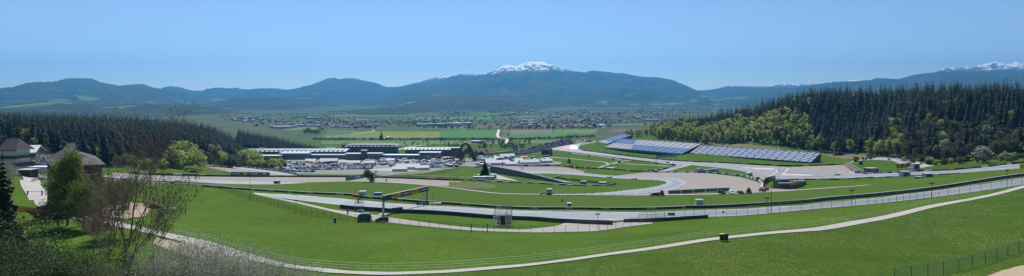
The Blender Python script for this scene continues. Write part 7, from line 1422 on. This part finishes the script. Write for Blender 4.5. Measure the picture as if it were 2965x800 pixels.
fg('willow_tree', fine_tree(105, .36, .05, 50, 110, .012), [mat('silver_leaves', (.26,.29,.22), .7, trans=.3), BARK], 22, 170, 8.5, 'silvery willow in front of the hotel at the left edge', 'tree')
fg('broadleaf_tree', fine_tree(106, .4, .05, 40, 80, .014), [mat('grey_bud_leaves', (.22,.2,.16), .8, trans=.3), BARK], 246, 215, 9.5, 'pale grey budding tree just behind the chalet roof', 'tree')
fg('spruce_tree', spruce_geo(201, 1, .2, 26, 13), [NEEDLE, BARK], 8, 88, (17.5, 17.5, 17.8), 'dark spruce cut by the left edge of the picture', 'spruce tree')
fg('spruce_tree', spruce_geo(202, 1, .36, 26, 15), [NEEDLE, BARK], 1404, 500, (15.5, 15.5, 15.5), 'lone dark spruce on the lawn beside the white containers', 'spruce tree')
fg('broadleaf_tree', fine_tree(107, .5, .03, 50, 100, .02), [mat('bank_bush_leaves', (.09,.11,.035), .8, noise=[(.3, (.12,.09,.05), .8, 3)], trans=.2), BARK], 140, 330, 8., 'olive bushes on the bank behind the hotel car park', 'bush')
def shrub_geo(seed, stems, leaves, leaf, spread=.42, up=1.):
    R = np.random.default_rng(seed); V = []; T = []; M = []
    pts = []
    for s in range(stems):
        a = R.uniform(0, 6.283); ln = R.uniform(.6, 1.) * (1 if s else 1.02); out = R.uniform(.05, spread); p = np.array((math.cos(a)*.06*R.random(), math.sin(a)*.06*R.random(), -.03)); d = np.array((math.cos(a)*out, math.sin(a)*out, up)); d /= np.linalg.norm(d); n = 9
        for k in range(n):
            d = d + R.normal(size=3) * .07; d[2] += .03; d /= np.linalg.norm(d); q = p + d * ln / n; r0 = .007 * (1 - k/n) + .0012; r1 = .007 * (1 - (k+1)/n) + .0012
            x = np.cross(d, (.3, .2, .9)); x /= np.linalg.norm(x); y = np.cross(d, x); i0 = len(V)
            for o, r in ((p, r0), (q, r1)):
                for t in range(3): V.append(o + (x*math.cos(t*2.094) + y*math.sin(t*2.094)) * r)
            for t in range(3): j = (t+1) % 3; T.append((i0+t, i0+j, i0+3+j)); T.append((i0+t, i0+3+j, i0+3+t)); M += [1, 1]
            if k >= 2: pts.append((p, q, d, .03 + .10 * (1 - abs(k - 5) / 7)))
            p = q
    V = [np.array(v) for v in V]; nl = leaves
    for i in range(nl):
        p, q, d, sp = pts[R.integers(len(pts))]; c = p + (q - p) * R.random(); o = R.normal(size=3); o[2] = abs(o[2]) * .7; tip = c + o / np.linalg.norm(o) * sp * R.random()**.5 * 1.5; s = leaf * R.uniform(.6, 1.4); n1 = R.normal(size=3); n1 /= np.linalg.norm(n1); n2 = np.cross(n1, R.normal(size=3)); n2 /= np.linalg.norm(n2)
        i0 = len(V); V += [tip - n1*s, tip + n1*s, tip + n2*s*1.2]; T.append((i0, i0+1, i0+2)); M.append(0)
        if i % 9 == 0: i0 = len(V); V += [c - n2*.0012, c + n2*.0012, tip]; T.append((i0, i0+1, i0+2)); M.append(1)
    return np.array(V), np.array(T), np.array(M)
SG = [shrub_geo(300 + i, 34, 9000, .0085, .55) for i in range(2)]; SD = [shrub_geo(310 + i, 40, 11000, .0105, .6) for i in range(2)]; SO = [shrub_geo(320 + i, 30, 4500, .0085, .5) for i in range(2)]
DUSK = mat('grey_green_leaves', (.12, .15, .06), .7, noise=[(.6, (.07, .10, .035), .8, 3)], trans=.3, spec=.2)
SHADE = mat('deep_green_leaves', (.05, .095, .03), .7, noise=[(.6, (.025, .05, .018), .8, 3), (.2, (.08, .13, .04), .6, 3)], trans=.3, spec=.2)
def put(lst, geos, mats, nm, group, labs):
    for i, (px, top, D, w) in enumerate(lst):
        p = at(px, D); h = (CZ - (top - HOR) * D / F) - p.z; fg(nm, geos[i % len(geos)], mats, px, D, (h*w, h*w, h), labs[i], 'shrub', rz=i*1.7)
put([(520,662,57,1.0),(580,668,55,.9),(640,683,56,.95),(705,698,55,1.),(770,716,57,1.),(835,742,58,1.1),(895,768,60,1.2),(470,690,52,1.),(620,716,49,1.),(720,735,49,1.1)], SG, [LEAFW, BARKL], 'blossoming_shrub', None,
    ['tallest pale blossoming shrub, right of the leafless tree','second pale blossoming shrub from the leafless tree','pale blossoming shrub in the middle of the foreground row','pale blossoming shrub just right of the middle of the row','pale blossoming shrub where the path disappears','low pale blossoming shrub near the right end of the row','last and lowest pale blossoming shrub before the open path','pale blossoming shrub directly beside the leafless tree trunk','pale blossoming shrub at the bottom edge, left one','pale blossoming shrub at the bottom edge, right one'])
put([(-30,604,52,1.2),(35,676,56,1.1),(95,704,54,1.15),(160,716,53,1.1),(215,715,51,1.2),(20,680,46,1.2),(110,722,46,1.2)], SD, [SHADE, BARK], 'green_shrub', None,
    ['dense dark green shrub cut by the left edge','dense green shrub in the lower left corner below the orange net','dense green shrub below the right end of the orange net','green shrub sloping down beside the orange net','lower green shrub between the corner and the leafless tree','dark green shrub at the very bottom left','dark green shrub at the bottom edge, right of the very left one'])
put([(262,712,53,1.1),(310,728,52,1.1),(370,735,52,1.1),(425,722,53,1.1),(290,750,47,1.2),(400,758,47,1.2),(200,735,48,1.2)], SO, [DUSK, BARKL], 'olive_shrub', None,
    ['thin olive shrub left of the leafless tree trunk','olive shrub at the foot of the leafless tree','olive shrub just right of the leafless tree trunk','olive shrub between the tree and the blossoming shrubs','olive shrub at the bottom edge left of the tree','olive shrub at the bottom edge right of the tree','olive shrub at the bottom edge beside the dark green ones'])
